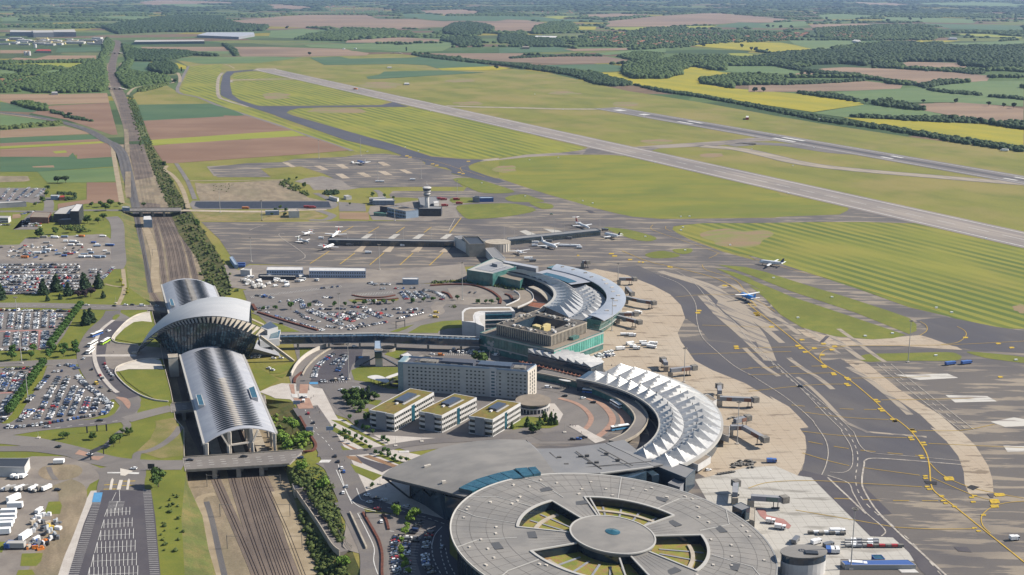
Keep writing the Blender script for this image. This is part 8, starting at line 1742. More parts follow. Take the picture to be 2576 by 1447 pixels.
 # --- people: one continuous skinned figure, copied
def person_mesh():
 me=bpy.data.meshes.new('person');v=[(0,0,.98),(0,0,1.25),(0,0,1.45),(0,0,1.55),(.02,0,1.68),(0,.1,.92),(.1,.11,.5),(.02,.11,.08),(0,-.1,.92),(-.08,-.11,.5),(-.22,-.11,.08),(0,.2,1.42),(-.05,.25,1.12),(.06,.24,.86),(0,-.2,1.42),(.05,-.25,1.12),(.14,-.24,.88),(.16,.11,.04),(-.08,-.11,.04)]
 e=ones('0 1 1 2 2 3 3 4 0 5 5 6 6 7 7 17 0 8 8 9 9 10 10 18 2 11 11 12 12 13 2 14 14 15 15 16')
 me.from_pydata(v,e,[]);r=[.15,.15,.14,.06,.11,.10,.07,.05,.10,.07,.05,.07,.05,.04,.07,.05,.04,.04,.04]
 ob=bpy.data.objects.new('person',me);COL.objects.link(ob);m=ob.modifiers.new('skin','SKIN')
 sv=me.skin_vertices[0].data if me.skin_vertices else None
 if sv is None:
  me.attributes.new('x','FLOAT','POINT')
 else:
  for i,q in enumerate(r):sv[i].radius=(q,q)
  sv[0].use_root=True
 ob.modifiers.new('sub','SUBSURF').levels=1
 return ob
M.clothes=coat((.03,.035,.05),(.12,.10,.10),.4);M.skin=coat((.45,.28,.2))
try:
 pb=person_mesh()
 dg=bpy.context.evaluated_depsgraph_get();pm=bpy.data.meshes.new_from_object(pb.evaluated_get(dg));bpy.data.objects.remove(pb)
 if len(pm.vertices)<60:raise RuntimeError
 pm.materials.clear();pm.materials.append(M.clothes);pm.materials.append(M.skin)
 for q in pm.polygons:q.material_index=1 if q.center.z>1.56 else 0
 for i,(t,x,y,lb)in enumerate((('12',575,1165,'person in dark clothes walking on white plaza by crossing'),('12',600,1140,'person standing at a planter on white plaza'),('12',615,1255,'left walker of a group beside avenue'),('12',635,1250,'middle walker of a group beside avenue'),('12',650,1262,'right walker of a group beside avenue'),('12',658,1295,'walker behind group beside avenue'),('13',888,392,'person crossing plaza below bridge road'),('13',870,92,'lone person between the planting strips'),('13',1048,165,'person walking between two lawn strips'),('13',1455,600,'person standing in shadow of beaked roof'),('13',1275,632,'person walking into shadow of beaked roof'),('22',470,1255,'first person in front of round hotel lobby'),('22',440,1250,'second person in front of round hotel lobby'),('22',510,1275,'third person in front of round hotel lobby'),('23',665,62,'left pedestrian on crossing below hotel'),('23',690,65,'middle pedestrian on crossing below hotel'),('23',715,68,'right pedestrian on crossing below hotel'),('23',1185,70,'person waiting beside light blue bus'),('02',1062,730,'person on the paved station forecourt'),('23',770,128,'person walking down the paved crossing'))):
  o=bpy.data.objects.new('person',pm);COL.objects.link(o);p=W(t,x,y);o.location=(p.x,p.y,.42);o.rotation_euler=(0,0,rnd(0,6));tag(o,lb,'person')
except Exception as e:print('person',e)
def leafmat(name,c1,c2,c3=None):
 m=bpy.data.materials.new(name);m.use_nodes=True;n=m.node_tree;N=n.nodes;L=n.links;b=N['Principled BSDF'];b.inputs['Roughness'].default_value=.8;b.inputs['Specular IOR Level'].default_value=.15
 g=N.new('ShaderNodeNewGeometry');no=N.new('ShaderNodeTexNoise');no.inputs['Scale'].default_value=.35;no.inputs['Detail'].default_value=3;L.new(g.outputs['Position'],no.inputs['Vector'])
 r=N.new('ShaderNodeValToRGB');L.new(no.outputs[0],r.inputs[0]);e=r.color_ramp.elements;e[0].position=.35;e[0].color=(*c1,1);e[1].position=.65;e[1].color=(*c2,1)
 if c3:x=e.new(.5);x.color=(*c3,1)
 L.new(r.outputs[0],b.inputs['Base Color']);return m
LEAF={'broad':leafmat('broadleaf_foliage',(.028,.052,.014),(.075,.115,.026),(.048,.082,.02)),'clip':leafmat('clipped_foliage',(.035,.075,.018),(.060,.115,.028)),'young':leafmat('spring_foliage',(.08,.14,.022),(.13,.20,.035)),'conifer':leafmat('conifer_foliage',(.016,.032,.016),(.034,.058,.026)),'purple':leafmat('purple_foliage',(.026,.018,.022),(.048,.032,.036)),'dark':leafmat('dark_wood_foliage',(.016,.030,.014),(.040,.066,.024),(.026,.046,.018)),'mix':leafmat('mixed_wood_foliage',(.024,.044,.016),(.072,.104,.032),(.044,.070,.022)),'shrub':leafmat('shrub_foliage',(.030,.048,.014),(.085,.105,.030),(.056,.076,.022)),'bright':leafmat('bright_shrub_foliage',(.07,.11,.018),(.13,.17,.03)),'yellow':leafmat('flowering_broom',(.30,.26,.02),(.16,.18,.03))}
M.bark=coat((.09,.065,.045),(.06,.045,.032),.6)
def ico():
 t=(1+5**.5)/2;v=[(-1,t,0),(1,t,0),(-1,-t,0),(1,-t,0),(0,-1,t),(0,1,t),(0,-1,-t),(0,1,-t),(t,0,-1),(t,0,1),(-t,0,-1),(-t,0,1)]
 f=[(0,11,5),(0,5,1),(0,1,7),(0,7,10),(0,10,11),(1,5,9),(5,11,4),(11,10,2),(10,7,6),(7,1,8),(3,9,4),(3,4,2),(3,2,6),(3,6,8),(3,8,9),(4,9,5),(2,4,11),(6,2,10),(8,6,7),(9,8,1)]
 v=np.array(v,float);v/=np.linalg.norm(v[0]);return v,np.array(f)
ICO_V,ICO_F=ico()
def leaf_cloud(centres,radii,n,size,seed):
 """n small leaf quads scattered through balls: vertices and faces"""
 R=np.random.RandomState(seed);w_=np.array(radii)**2;idx=R.choice(len(centres),n,p=w_/w_.sum());d=R.normal(size=(n,3));d/=np.linalg.norm(d,axis=1)[:,None]
 rr=np.array(radii)[idx]*R.uniform(.72,1.08,n);p=np.array(centres)[idx]+d*rr[:,None]*np.array([1,1,.85]);nrm=d+R.normal(size=(n,3))*.55;nrm/=np.linalg.norm(nrm,axis=1)[:,None]
 a=np.cross(nrm,R.normal(size=(n,3)));a/=np.linalg.norm(a,axis=1)[:,None];b=np.cross(nrm,a);s_=size*R.uniform(.6,1.35,n)[:,None]
 v=np.stack([p-a*s_-b*s_*.7,p+a*s_-b*s_*.6,p+a*s_*.8+b*s_*.8,p-a*s_*.7+b*s_],1).reshape(-1,3);f=np.arange(4*n).reshape(n,4)
 return v,f
def crown_mesh(name,kind,seed,leaves=420):
 R=np.random.RandomState(seed)
 if kind=='conifer':
  C_,Rd=[],[]
  for k in range(9):z=.12+.84*k/9;C_.append((R.uniform(-.04,.04),R.uniform(-.04,.04),z));Rd.append(.26*(1-z)+.03)
  v,f=leaf_cloud(C_,Rd,leaves,.045,seed);core=[(np.array(c),r*.8)for c,r in zip(C_,Rd)]
 elif kind=='clip':
  C_=[(0,0,.55)];Rd=[.42];v,f=leaf_cloud(C_,Rd,leaves,.055,seed);v[:,0]=np.clip(v[:,0],-.40,.40);core=[(np.array(C_[0]),.36)]
 elif kind=='tall':
  C_,Rd=[],[]
  for k in range(8):C_.append((R.uniform(-.08,.08),R.uniform(-.08,.08),.2+.1*k));Rd.append(.12)
  v,f=leaf_cloud(C_,Rd,leaves,.045,seed);core=[(np.array(c),r*.8)for c,r in zip(C_,Rd)]
 else:
  C_,Rd=[],[]
  for k in range(9):a=R.uniform(0,6.28);q=R.uniform(.05,.30);C_.append((q*cos(a),q*sin(a),R.uniform(.40,.78)));Rd.append(R.uniform(.13,.24))
  v,f=leaf_cloud(C_,Rd,leaves,.05,seed);core=[(np.array(c),r*.82)for c,r in zip(C_,Rd)]
 V_=[v];F_=[tuple(q)for q in f];o=len(v)
 for c,r in core:q=ICO_V*r*(1+R.uniform(-.18,.18,(12,1)))+c;V_.append(q);F_+=[tuple(t+o)for t in ICO_F];o+=12
 me=bpy.data.meshes.new(name);me.from_pydata(np.concatenate(V_).tolist(),[],F_);return me
TMESH={}
def tree_meshes(kind,var,leaf):
 key=(kind,var,leaf)
 if key not in TMESH:
  me=crown_mesh('crown',kind,100+var*7+len(kind),460 if kind!='far' else 90);me.materials.append(LEAF[leaf]);mb=MB();mb.tube((0,0,-.02),(0,0,.5 if kind!='conifer' else.3),.028,.016,6)
  if kind=='round':
   for a in(0.4,2.5,4.6):mb.tube((0,0,.3),(.16*cos(a),.16*sin(a),.55),.014,.007,5)
  t=bpy.data.meshes.new('trunk');t.from_pydata(mb.v,[],mb.f);t.materials.append(M.bark);TMESH[key]=(me,t)
 return TMESH[key]
NT=[0]
def tree(p,h,label,kind='round',leaf='broad',wide=1.0,group=None,z=0.0):
 NT[0]+=1;me,tr=tree_meshes(kind,NT[0]%4,leaf);r=thing('tree' if kind!='conifer' else 'conifer_tree',label,'tree',(p.x,p.y,z),group,rnd(0,6.28)if kind!='clip' else.3)
 for nm,m_ in(('crown',me),('trunk',tr)):o=bpy.data.objects.new(nm,m_);COL.objects.link(o);o.parent=r;o.scale=(h*wide,h*wide,h)if nm=='crown' else(h,h,h)
 return r
def trees(t,pts,h,label,kind='round',leaf='broad',wide=1.0,group=None,z=0.0,jit=.12):
 for i,q in enumerate(pts):
  l=label[i]if isinstance(label,list)else(label%ORD[i]if '%s' in label else label);hh=q[2]if len(q)>2 else h;tree(W(t,q[0],q[1]),hh*rnd(1-jit,1+jit),l,kind,leaf,wide,group,z)
av=[(755-k*21.5,300+k*29)for k in range(14)]
trees('02',av,6.8,'clipped street tree, %s from north in upper avenue row','clip','clip',1.15,'clipped avenue trees',0,.05)
av2=[(405-k*24,850+k*34.5)for k in range(14)]
trees('02',av2,6.8,'clipped street tree, %s from north in lower avenue row','clip','clip',1.15,'clipped avenue trees',0,.05)
trees('02',ones('120 730 115 795 318 720 290 785 498 712 465 775 600 712 595 765 712 690 716 745'),8.2,['round tree, left upper one at bottom edge of west car park','round tree, left lower one at bottom edge of west car park','round tree right of red walkway, upper of two','round tree right of red walkway, lower of two','upper tree at foot of clipped row','lower tree at foot of clipped row','upper middle tree on grass by forecourt','lower middle tree on grass by forecourt','upper right tree on grass by forecourt','lower right tree on grass by forecourt'],'round','clip',1.0,None)
trees('02',[(410,178,15),(530,150,17),(640,188,14),(800,150,18),(925,118,15),(965,212,7),(445,240,7),(562,225,6),(805,465,13),(850,440,14),(10,225,16)],15,['tall dark conifer at left of conifer group','broad dark conifer second in conifer group','drooping conifer in middle of group','tallest conifer behind the purple trees','broad conifer at right end of group','small conifer alone on lawn right of purple trees','small conifer on lawn below first tall conifer','small conifer on lawn below second tall conifer','left one of two conifers on triangular lawn','right one of two conifers on triangular lawn','dark conifer cut by left edge of frame'],'conifer','conifer',1.25)
trees('02',[(735,215,10),(790,210,9),(850,200,10)],10,['left dark purple leaved tree below conifers','middle dark purple leaved tree below conifers','right dark purple leaved tree below conifers'],'round','purple',1.1)
trees('02',[(1130,60,4),(1150,110,4),(1188,180,4),(1185,140,3)],4,['upper yellow flowering bush beside footpath','second yellow flowering bush beside footpath','lowest yellow flowering bush beside footpath','small yellow flowering bush beside footpath'],'round','yellow',1.2)
trees('01',[(375,938,13),(522,905,10),(665,890,8),(965,775,11),(820,800,12),(990,685,12),(1035,645,11),(920,805,9),(398,605,9),(435,545,7),(447,490,7),(1342,650,7),(1522,275,10),(855,645,7),(1120,642,7),(1610,450,9),(1845,830,9),(330,640,6),(945,650,9),(760,890,5),(210,640,4)],9,'green tree near black office and western yards','round','broad',1.1)
trees('03',[(1480,625,14),(1065,250,9),(1120,215,8),(1210,140,6),(1145,125,5),(590,180,5),(630,170,5),(870,185,6)],8,['big tree beside empty car park entry','bigger tree by footpath on western lawn','second tree by footpath on western lawn','small tree at top right of western lawn','small tree at top of western lawn path','left bush of pair on western lawn','right bush of pair on western lawn','lone bush in middle of western lawn'],'round','broad',1.0)
trees('12',ones('905 1190 960 1240 1005 1200 1030 1150 985 1145 1040 1270 900 1145 1090 1360 1170 1170 1060 1150'),8,'garden tree, %s in planting left of office blocks','round','broad',1.1,'garden trees by the office blocks')
trees('12',ones('1108 1175 1112 1160'),9,'narrow dark cypress in garden left of office blocks','tall','conifer',.8,'cypresses left of the offices')
trees('12',[(130,330),(243,325),(388,322,8),(555,305),(795,292),(893,288),(980,285),(1075,275),(1160,270),(1255,272),(1345,268),(1530,258),(1625,250),(1715,245),(1945,232),(2130,265),(2205,265),(2260,268),(2320,250)],5.2,'small round tree, %s from left in terminal car park','round','clip',1.0,'trees in the terminal car park')
trees('12',[(2150,815,11)],11,'big round tree in front of teal glass terminal','round','broad',1.5)
trees('22',[(440,1365,7),(487,1395,9),(525,1395,8),(265,1415,9),(120,1435,5),(380,1400,6),(418,1330,6)],7,['left slim conifer by round hotel lobby','tallest slim conifer by round hotel lobby','right slim conifer by round hotel lobby','round tree on lawn by right office block','small conifer beside right office block','low tree before the slim conifers','dark small tree behind slim conifers'],'conifer','broad',1.0)
trees('23',[(340,120,7),(305,110,5),(390,70,5)],6,['bushy tree at lower edge of hotel lawn','second bushy tree at lower edge of hotel lawn','small tree on right of hotel lawn'],'round','broad',1.2)
trees('13',ones('940 5 1005 50 1060 90 1100 108 1155 138 1245 195 1290 215'),4.5,'young street tree, %s along office side of plaza','round','clip',.9,'young trees on the plaza')
trees('13',ones('795 80 850 158 890 130 935 148 905 198 960 222 990 175 1045 205 1090 232 1130 280'),4.2,'young tree, %s between lawn strips of plaza','round','clip',.9,'young trees on the plaza')
trees('13',ones('1178 320 1228 338 1256 305 1300 318 1305 345 1358 358 1413 385 1470 392 1345 390 1147 632'),4.0,'young tree, %s on lower plaza by beaked roof','round','clip',.9,'young trees on the plaza')
trees('13',[(1372,905,7),(1548,940,8),(1500,960,6),(1478,1025),(1452,1080),(1425,1160),(1418,1240),(1440,1330),(1452,1395),(1482,1450)],5,'bright green tree, %s from top beside round terminal car park','round','young',.95,'bright trees in round terminal car park')
trees('13',[(500,440,8),(690,620,9),(880,1330,6),(400,80,9),(360,20,7),(490,180,8),(530,160,8),(330,210,9),(290,170,8),(360,250,8),(280,110,5),(440,200,6)],8,'tree in bushy cutting beside avenue','round','young',1.2,None,-2.5)
trees('11',[(245,690,6),(285,670,7),(330,740,6),(210,735,5),(345,690,6),(1150,555,7),(1262,560,6),(1345,580,6),(510,470,10),(370,410,6),(440,390,5),(940,635,5)],6,'green tree around control tower and gravel yard','round','broad',1.0)
# --- joined foliage where nobody could count
def lumps(name,label,cat,P,R_,leaf,squash=.8,tri=1,kind='stuff'):
 P=np.array(P);R_=np.array(R_);n=len(P);Rn=np.random.RandomState(n);k=len(ICO_V);ang=Rn.uniform(0,6.28,n);cs,sn=np.cos(ang),np.sin(ang);jit=1+Rn.uniform(-.25,.25,(n,k))
 v=ICO_V[None]*jit[:,:,None];x=v[:,:,0]*cs[:,None]-v[:,:,1]*sn[:,None];y=v[:,:,0]*sn[:,None]+v[:,:,1]*cs[:,None];V_=np.stack([x,y,v[:,:,2]*squash],2)*R_[:,None,None]+P[:,None,:]
 F_=(ICO_F[None]+(np.arange(n)*k)[:,None,None]).reshape(-1,3);me=bpy.data.meshes.new(name);V_=V_.reshape(-1,3)
 me.vertices.add(len(V_));me.vertices.foreach_set('co',V_.ravel());me.loops.add(F_.size);me.loops.foreach_set('vertex_index',F_.ravel());me.polygons.add(len(F_));me.polygons.foreach_set('loop_start',np.arange(0,F_.size,3));me.update(calc_edges=True)
 me.materials.append(LEAF[leaf]);o=bpy.data.objects.new(name,me);COL.objects.link(o);tag(o,label,cat,kind=kind);return o
def inpoly(x,y,P):
 c=np.zeros(len(x),bool);n=len(P);j=n-1
 for i in range(n):
  xi,yi=P[i][0],P[i][1];xj,yj=P[j][0],P[j][1];m_=((yi>y)!=(yj>y))&(x<(xj-xi)*(y-yi)/(yj-yi+1e-12)+xi);c^=m_;j=i
 return c
def fill(P,spacing,seed=0,hole=.0):
 xs=[p.x for p in P];ys=[p.y for p in P];R=np.random.RandomState(seed+int(abs(xs[0])));gx,gy=np.meshgrid(np.arange(min(xs),max(xs),spacing),np.arange(min(ys),max(ys),spacing));x=gx.ravel()+R.uniform(-.5,.5,gx.size)*spacing;y=gy.ravel()+R.uniform(-.5,.5,gx.size)*spacing
 m_=inpoly(x,y,P)&(R.rand(len(x))>hole);return x[m_],y[m_],R
def leafy(name,label,P,spacing,r,leaf,zf=None,hole=.2,cat='shrubs',lq=7):
 """shrub bank: small lumps plus loose leaf quads"""
 x,y,R=fill(P,spacing,3,hole);z=np.zeros(len(x))if zf is None else zf(x,y);rr=r*R.uniform(.55,1.3,len(x));C_=np.stack([x,y,z+rr*.5],1)
 o=lumps(name,label,cat,C_,rr*.8,leaf,.85);v,f=leaf_cloud(C_.tolist(),rr.tolist(),len(x)*lq,r*.26,5);me=bpy.data.meshes.new(name+'_leaves');me.from_pydata(v.tolist(),[],f.tolist());me.materials.append(LEAF[leaf])
 l=bpy.data.objects.new('leaves',me);COL.objects.link(l);l.parent=o;l['kind']='stuff';return o
CT=[(LT[i],LF[i],RF[i],RT[i])for i in range(len(CUT))]
def bankz(side):
 T_=np.array([(p.x,p.y)for p in(RT if side=='R' else LT)]);B_=np.array([(p.x,p.y,p.z)for p in(RF if side=='R' else LF)])
 ys=np.array([p.y for p in RT])
 def f(x,y):
  tx=np.interp(y,T_[:,1],T_[:,0]);bx=np.interp(y,B_[:,1],B_[:,0]);bz=np.interp(y,B_[:,1],B_[:,2]);k=np.clip((x-bx)/(tx-bx+1e-6),0,1);return bz*(1-k)
 return f
bz=bankz('R')
leafy('bank_shrubs','dense green shrubs on east bank north of narrow bridge',WL('01',tens('133 0 140 0 144 11 152 25 162 43 170 56 175 66 160 66 154 56 147 40 140 20')),4.6,1.8,'shrub',bz,.5)
leafy('bank_shrubs','dense green shrubs on east bank between narrow bridge and station',WL('01',tens('164 70 176 70 186 80 196 95 207 113 215 125 217 145 #12 0 6 -6 15 #02 205 21 199 6 # 195 144 188 130 185 110 174 90')),4.6,2.0,'shrub',bz,.48)
leafy('bank_shrubs','dark shrub strip further up line beside brown fields',WL('00',tens('119 90 123 90 129 101 134 115 142 140 145 145 #01 138 0 133 0 # 133 143 126 120 120 98')),6,2.0,'shrub',None,.45)
leafy('bank_shrubs','bushy dark green triangle between avenue and service ramp',WL('13',tens('38 45 47 42 56 42 64 45 71 49 76 56 82 76 88 96 90 110 86 117 72 95 60 78 51 64 41 58')),2.3,1.7,'shrub',lambda x,y:np.full(len(x),-1.2),.15,lq=9)
leafy('bank_shrubs','dark green hedge band between tracks and service ramp',WL('13',tens('46 74 48 76 62 100 76 122 88 129 96 145 100 160 76 160 66 145 56 113 48 88')),2.3,1.8,'shrub',lambda x,y:bz(x,y),.12,lq=9)
leafy('bank_shrubs','bright green bushes in cutting east of platform canopy',WL('13',tens('25 3 30 10 28 22 42 27 56 28 59 22 52 10 44 6 38 12 33 6')),2.6,1.9,'bright',lambda x,y:bz(x,y),.45)
leafy('bank_shrubs','bright green bushes near red paved crossing',WL('12',tens('17 124 26 123 30 145 24 145')),2.6,1.9,'bright',lambda x,y:bz(x,y),.35)
leafy('grass_shrubs','low green bushes dotted on grass beside empty car park',WL('03',tens('148 74 162 64 170 76 172 110 169 130 150 120 150 95')),3.6,1.2,'shrub',None,.66)
leafy('grass_shrubs','low shrubs below the black office',WL('01',tens('56 82 80 82 79 85 86 88 74 89 58 85')),3,1.7,'shrub',None,.3);leafy('clipped_hedge','dark clipped hedge around two cottages',WL('01',tens('53 52 71 52 71 58 62 59 54 56 61 56 69 57 69 54 54 53')),2.6,2.2,'dark',None,.05)
leafy('garden_shrubs','mixed dark shrubs in garden left of office blocks',WL('12',tens('86 115 95 111 111 112 113 118 118 116 106 123 105 129 100 129 94 124')),2.6,2.0,'broad',None,.4)
leafy('rotunda_planting','dark planting strip along rotunda under teal wing',WL('12',tens('170 8 200 7 225 10 245 14 257 15 257 13 230 6 200 5 172 6')),2.2,1.4,'shrub',None,.2)
leafy('rotunda_planting','planting between curving lanes inside rotunda',WL('12',tens('185 30 190 28 196 29 192 31 187 30')),2,1.2,'shrub',None,.3)
leafy('verge_bushes','scrub on bank of gravel yard',WL('11',tens('27 44 33 40 44 45 54 50 56 56 47 52 33 47')),4,2.0,'shrub',None,.4);leafy('verge_bushes','scrub patches on gravel of old basin',WL('01',tens('190 44 220 43 210 52 218 50 199 50 196 47')),6,1.0,'shrub',None,.6)
leafy('mound_shrubs','dark overgrown mound beside white sheds',WL('11',tens('68 53 72 50 79 50 85 51 83 53 76 54')),2.5,2.2,'dark',None,.1)
def wood(label,t,pts,h=11,sp=8,leaf='dark',hole=.05,name='wood'):
 P=WL(t,pts);x,y,R=fill(P,sp,9,hole);n=len(x)
 if n==0:return
 rr=sp*R.uniform(.62,1.05,n);hh=h*R.uniform(.6,1.15,n);C_=np.stack([x,y,hh-rr*.8],1);lo=C_.copy();lo[:,2]=hh*.35
 lumps(name,label,'wood',np.concatenate([C_,lo]),np.concatenate([rr,rr*.9]),leaf,.85)
wood('dense wood between left fields and railway','00',tens('33 87 64 87 96 86 100 79 99 68 96 56 102 50 96 47 93 56 85 59 70 64 56 69 38 72 25 76 18 83'),10,9,'mix',.1)
wood('trees around houses left of railway','00',tens('0 72 15 70 25 75 18 86 0 87'),9,10,'mix',.45)
wood('tree belt along right side of railway','00',tens('109 70 113 64 118 56 114 42 124 44 125 56 119 66 133 69 144 70 156 72 159 76 148 78 128 80 120 83 113 78'),9,9,'mix',.18)
wood('dark row of trees before long field','00',tens('118 51 123 47 170 48 184 50 204 52 204 53 180 52 159 56 156 58 124 57'),10,10,'dark',.1)
wood('dark evergreen grove beside airfield edge','00',tens('139 64 144 60 156 60 164 62 166 66 162 69 151 70 140 66'),13,8,'dark',0)
wood('thin tree row curving by track','00',tens('128 86 132 83 158 78 156 80 134 86'),6,7,'shrub',.2)
wood('hedge of trees in left brown field','00',tens('11 97 20 96 43 99 44 104 33 103 18 99'),9,8,'mix',.15)
wood('short hedge in left brown field','00',tens('48 104 58 106 59 108 49 106'),5,6,'dark',.05);wood('low hedge line in left brown field','00',tens('59 108 74 110 87 114 86 114 60 110'),3,6,'dark',.2)
wood('trees along the branch line field','00',tens('0 120 20 118 43 116 56 115 59 117 30 119 0 122'),5,7,'shrub',.3)
wood('tree line between the green fields','00',tens('0 62 30 62 64 64 44 66 32 69 48 69 44 70 20 69 14 67 0 64'),8,10,'mix',.4)
wood('tree belt at far left works','00',tens('96 43 100 36 106 40 104 47 99 48'),10,11,'mix',.1);wood('hedge trees at the gravel works','00',tens('0 58 33 58 90 56 84 59 50 59 0 60'),7,10,'mix',.3)
wood('tree avenue crossing the brown fields','00',tens('208 42 212 42 220 47 223 52 220 53 215 48'),9,9,'dark',.05)
wood('broad wood behind long blue warehouse','00',tens('95 26 115 22 150 17 170 15 210 16 210 20 230 24 250 25 247 29 185 30 154 30 110 32'),13,18,'dark',.05)
wood('hedge belt below the village fields','10',tens('56 33 80 29 120 29 150 30 156 34 120 35 90 36 64 37 42 37'),9,14,'mix',.2)
wood('round dark copse standing alone in brown fields','10',tens('181 31 183 27 192 23 206 22 220 24 228 27 228 29 217 30 215 33 190 34'),18,13,'dark',0)
wood('flat topped wood right of round copse','20',tens('30 32 34 26 48 22 68 22 74 27 70 30 56 31 40 32'),16,14,'mix',0)
wood('trees around the white warehouse','20',tens('0 34 20 33 33 36 60 38 60 43 40 44 12 44 10 40 0 41'),11,13,'dark',.2)
wood('dark clump before far green field','10',tens('178 38 190 36 216 36 216 43 192 43 190 40'),12,13,'dark',.1)
wood('trees mixed among the village houses','20',tens('84 30 110 32 140 26 170 25 190 29 220 29 257 30 #30 50 34 38 38 # 230 40 190 42 170 45 130 45 95 44 70 40'),8.5,10,'mix',.86)
wood('trees among right hand village houses','30',tens('60 27 90 25 130 24 170 26 190 33 170 38 140 38 100 38 76 37 64 33'),9,11,'mix',.8)
wood('long dark wood across upper right','30',tens('257 44 200 45 150 41 125 41 110 46 90 48 64 49 30 51 0 56 0 62 25 62 40 64 45 61 90 60 108 62 116 60 145 58 196 58 200 62 230 65 257 65'),15,13,'dark',.04)
wood('large copse inside the rapeseed field','20',tens('116 64 120 60 140 59 160 57 172 59 176 64 170 66 172 70 160 72 158 74 125 74 116 70'),14,10,'mix',0)
wood('wood strip behind the rapeseed field','20',tens('156 58 170 53 210 54 225 56 257 55 257 61 235 62 212 60 212 66 198 66 186 62 175 60'),14,10,'mix',.02)
wood('clump left of the wood strip','20',tens('111 53 130 49 153 51 150 57 133 58 120 56'),9,10,'mix',.15)
wood('pale spring wood at right of rapeseed','20',tens('188 75 210 72 240 70 257 72 #30 35 76 35 79 # 220 80 219 83 211 82 205 80 190 79'),11,9,'mix',.05)
for lb,t,pts,h in(('dark hedge line below long wood','30',tens('25 62 40 65 62 69 86 71 102 72 110 74 130 77 146 80 156 80 156 78 125 75 100 70 64 67 40 63'),8),('hedge patch in long brown field','30',tens('116 60 145 61 145 64 117 63'),9),('small hedge patch in brown field','30',tens('157 63 170 64 178 66 166 67'),7),('hedge patch at far right brown field','30',tens('185 66 210 65 221 69 210 70 187 67'),8),('dark hedge at the rapeseed edge','30',tens('46 87 70 88 86 90 103 94 102 96 76 92 60 90 46 88'),7),('tree group at tip of rapeseed field','30',tens('115 96 130 94 165 102 164 104 140 102 120 99'),9),('hedge line across lower right crop','30',tens('85 108 130 110 190 110 210 112 222 114 222 116 160 114 100 110'),6),('hedge row at right edge of frame','30',tens('225 115 257 116 270 122 250 121 230 118'),10),('tree line in middle right crop','30',tens('158 80 180 76 198 76 198 78 180 80 164 83'),9),('broken hedge at the right field','30',tens('168 84 190 86 217 88 217 90 190 88 168 85'),6),('broken hedge further right','30',tens('224 90 257 92 257 94 225 91'),7),('low bushes at the pond field','30',tens('0 77 35 77 90 76 110 74 108 76 80 78 30 80'),6),('hedge line in centre right field','20',tens('10 54 60 52 96 52 96 53 60 53 11 55'),5)):
 wood(lb,t,pts,h,8.5,'dark',.25,'hedge_row')
wood('long dark hedge along sunken road beyond runways','20',tens('0 60 20 61 50 64 72 67 90 69 123 78 123 80 106 81 90 79 68 71 50 68 20 64 0 61'),8,9,'dark',.1,'hedge_row')
wood('dark ragged hedge between rapeseed and runway grass','20',tens('123 79 150 84 185 89 225 96 257 102 #30 70 111 130 119 190 129 257 139 257 143 190 133 130 122 70 114 0 100 # 225 98 185 91 150 86'),6,7,'dark',.22,'hedge_row')
wood('hedge strip left of sunken road','10',tens('150 51 180 53 220 58 257 62 257 64 230 61 200 58 164 54'),6,9,'dark',.2,'hedge_row')
lone=ones('#00 185 680 285 680 650 1090 750 450 1695 670 1635 780 #10 562 520 1400 425 1465 480 2305 650 2458 645 2180 450 #20 128 640 2270 450 1905 445 2360 480 2400 480 2500 490 2390 860 2470 865 2155 825 1150 610 #30 95 715 255 720 390 715 495 712 560 712 140 860 60 862 1095 970 1300 970 1630 968 1935 965 2385 1005 2475 1015 2240 995 1888 1130 1600 1035 2160 1150 2110 395 730 185 1510 195 1300 210 1610 190 2280 740 2520 745 180 265 230 262 300 265 400 270 #20 945 270 975 275 1540 150 #10 350 275 #01 540 425 615 425')
for i,(t,x,y)in enumerate(lone):
 p=W(t,x,y);d=p.length;tree(p,min(26,6.5+d*.0022)*rnd(.8,1.2),'solitary dark tree standing in far fields','tall' if i in(8,4)else 'round','dark',1.15,'solitary trees of the far fields')
def house_mesh(wall,roof):
 mb=MB();mb.box((0,0,0),(13,9,5.5));a=MB();a.add([(-7,-5.2,5.3),(7,-5.2,5.3),(7,5.2,5.3),(-7,5.2,5.3),(-7,0,8.4),(7,0,8.4)],[(0,1,5,4),(2,3,4,5),(3,0,4),(1,2,5)])
 w1=raw_mesh([mb],'wall');w1.materials.append(wall);r1=raw_mesh([a],'roof');r1.materials.append(roof);return w1,r1
HM=[house_mesh(M.pale,M.terracotta),house_mesh(M.yellowbox,M.terracotta),house_mesh(M.concrete,M.brownroof)]
VILL=[]
def village(label,t,pts,n,grp):
 VILL.append((t,pts))
 P=WL(t,pts);xs=[p.x for p in P];ys=[p.y for p in P];k=0
 for _ in range(n*12):
  x,y=rnd(min(xs),max(xs)),rnd(min(ys),max(ys))
  if not inpoly(np.array([x]),np.array([y]),P)[0]:continue
  w1,r1=HM[RNG.randint(3)];r=thing('house',label,'house',(x,y,0),grp,RNG.choice([.2,1.77])+rnd(-.3,.3));s_=rnd(.8,1.5)
  for nm,m_ in(('wall',w1),('roof',r1)):o=bpy.data.objects.new(nm,m_);COL.objects.link(o);o.parent=r;o.scale=(s_,s_,1)
  k+=1
  if k>=n:break
village('terracotta roofed house in village right of centre','20',tens('82 32 140 33 190 30 220 33 220 39 190 41 170 44 135 44 85 40'),90,'houses of village right of centre')
village('pale walled house in village at upper right','20',tens('225 33 257 32 #30 56 30 56 34 40 37 20 38 # 240 39'),55,'houses of the upper right village')
village('terracotta house on slope at right','30',tens('77 30 117 31 115 37 100 37 77 35'),40,'houses on the right slope');village('far house in town on horizon side','10',tens('64 7 83 5 135 9 140 12 110 13 78 13'),70,'houses of the far town')
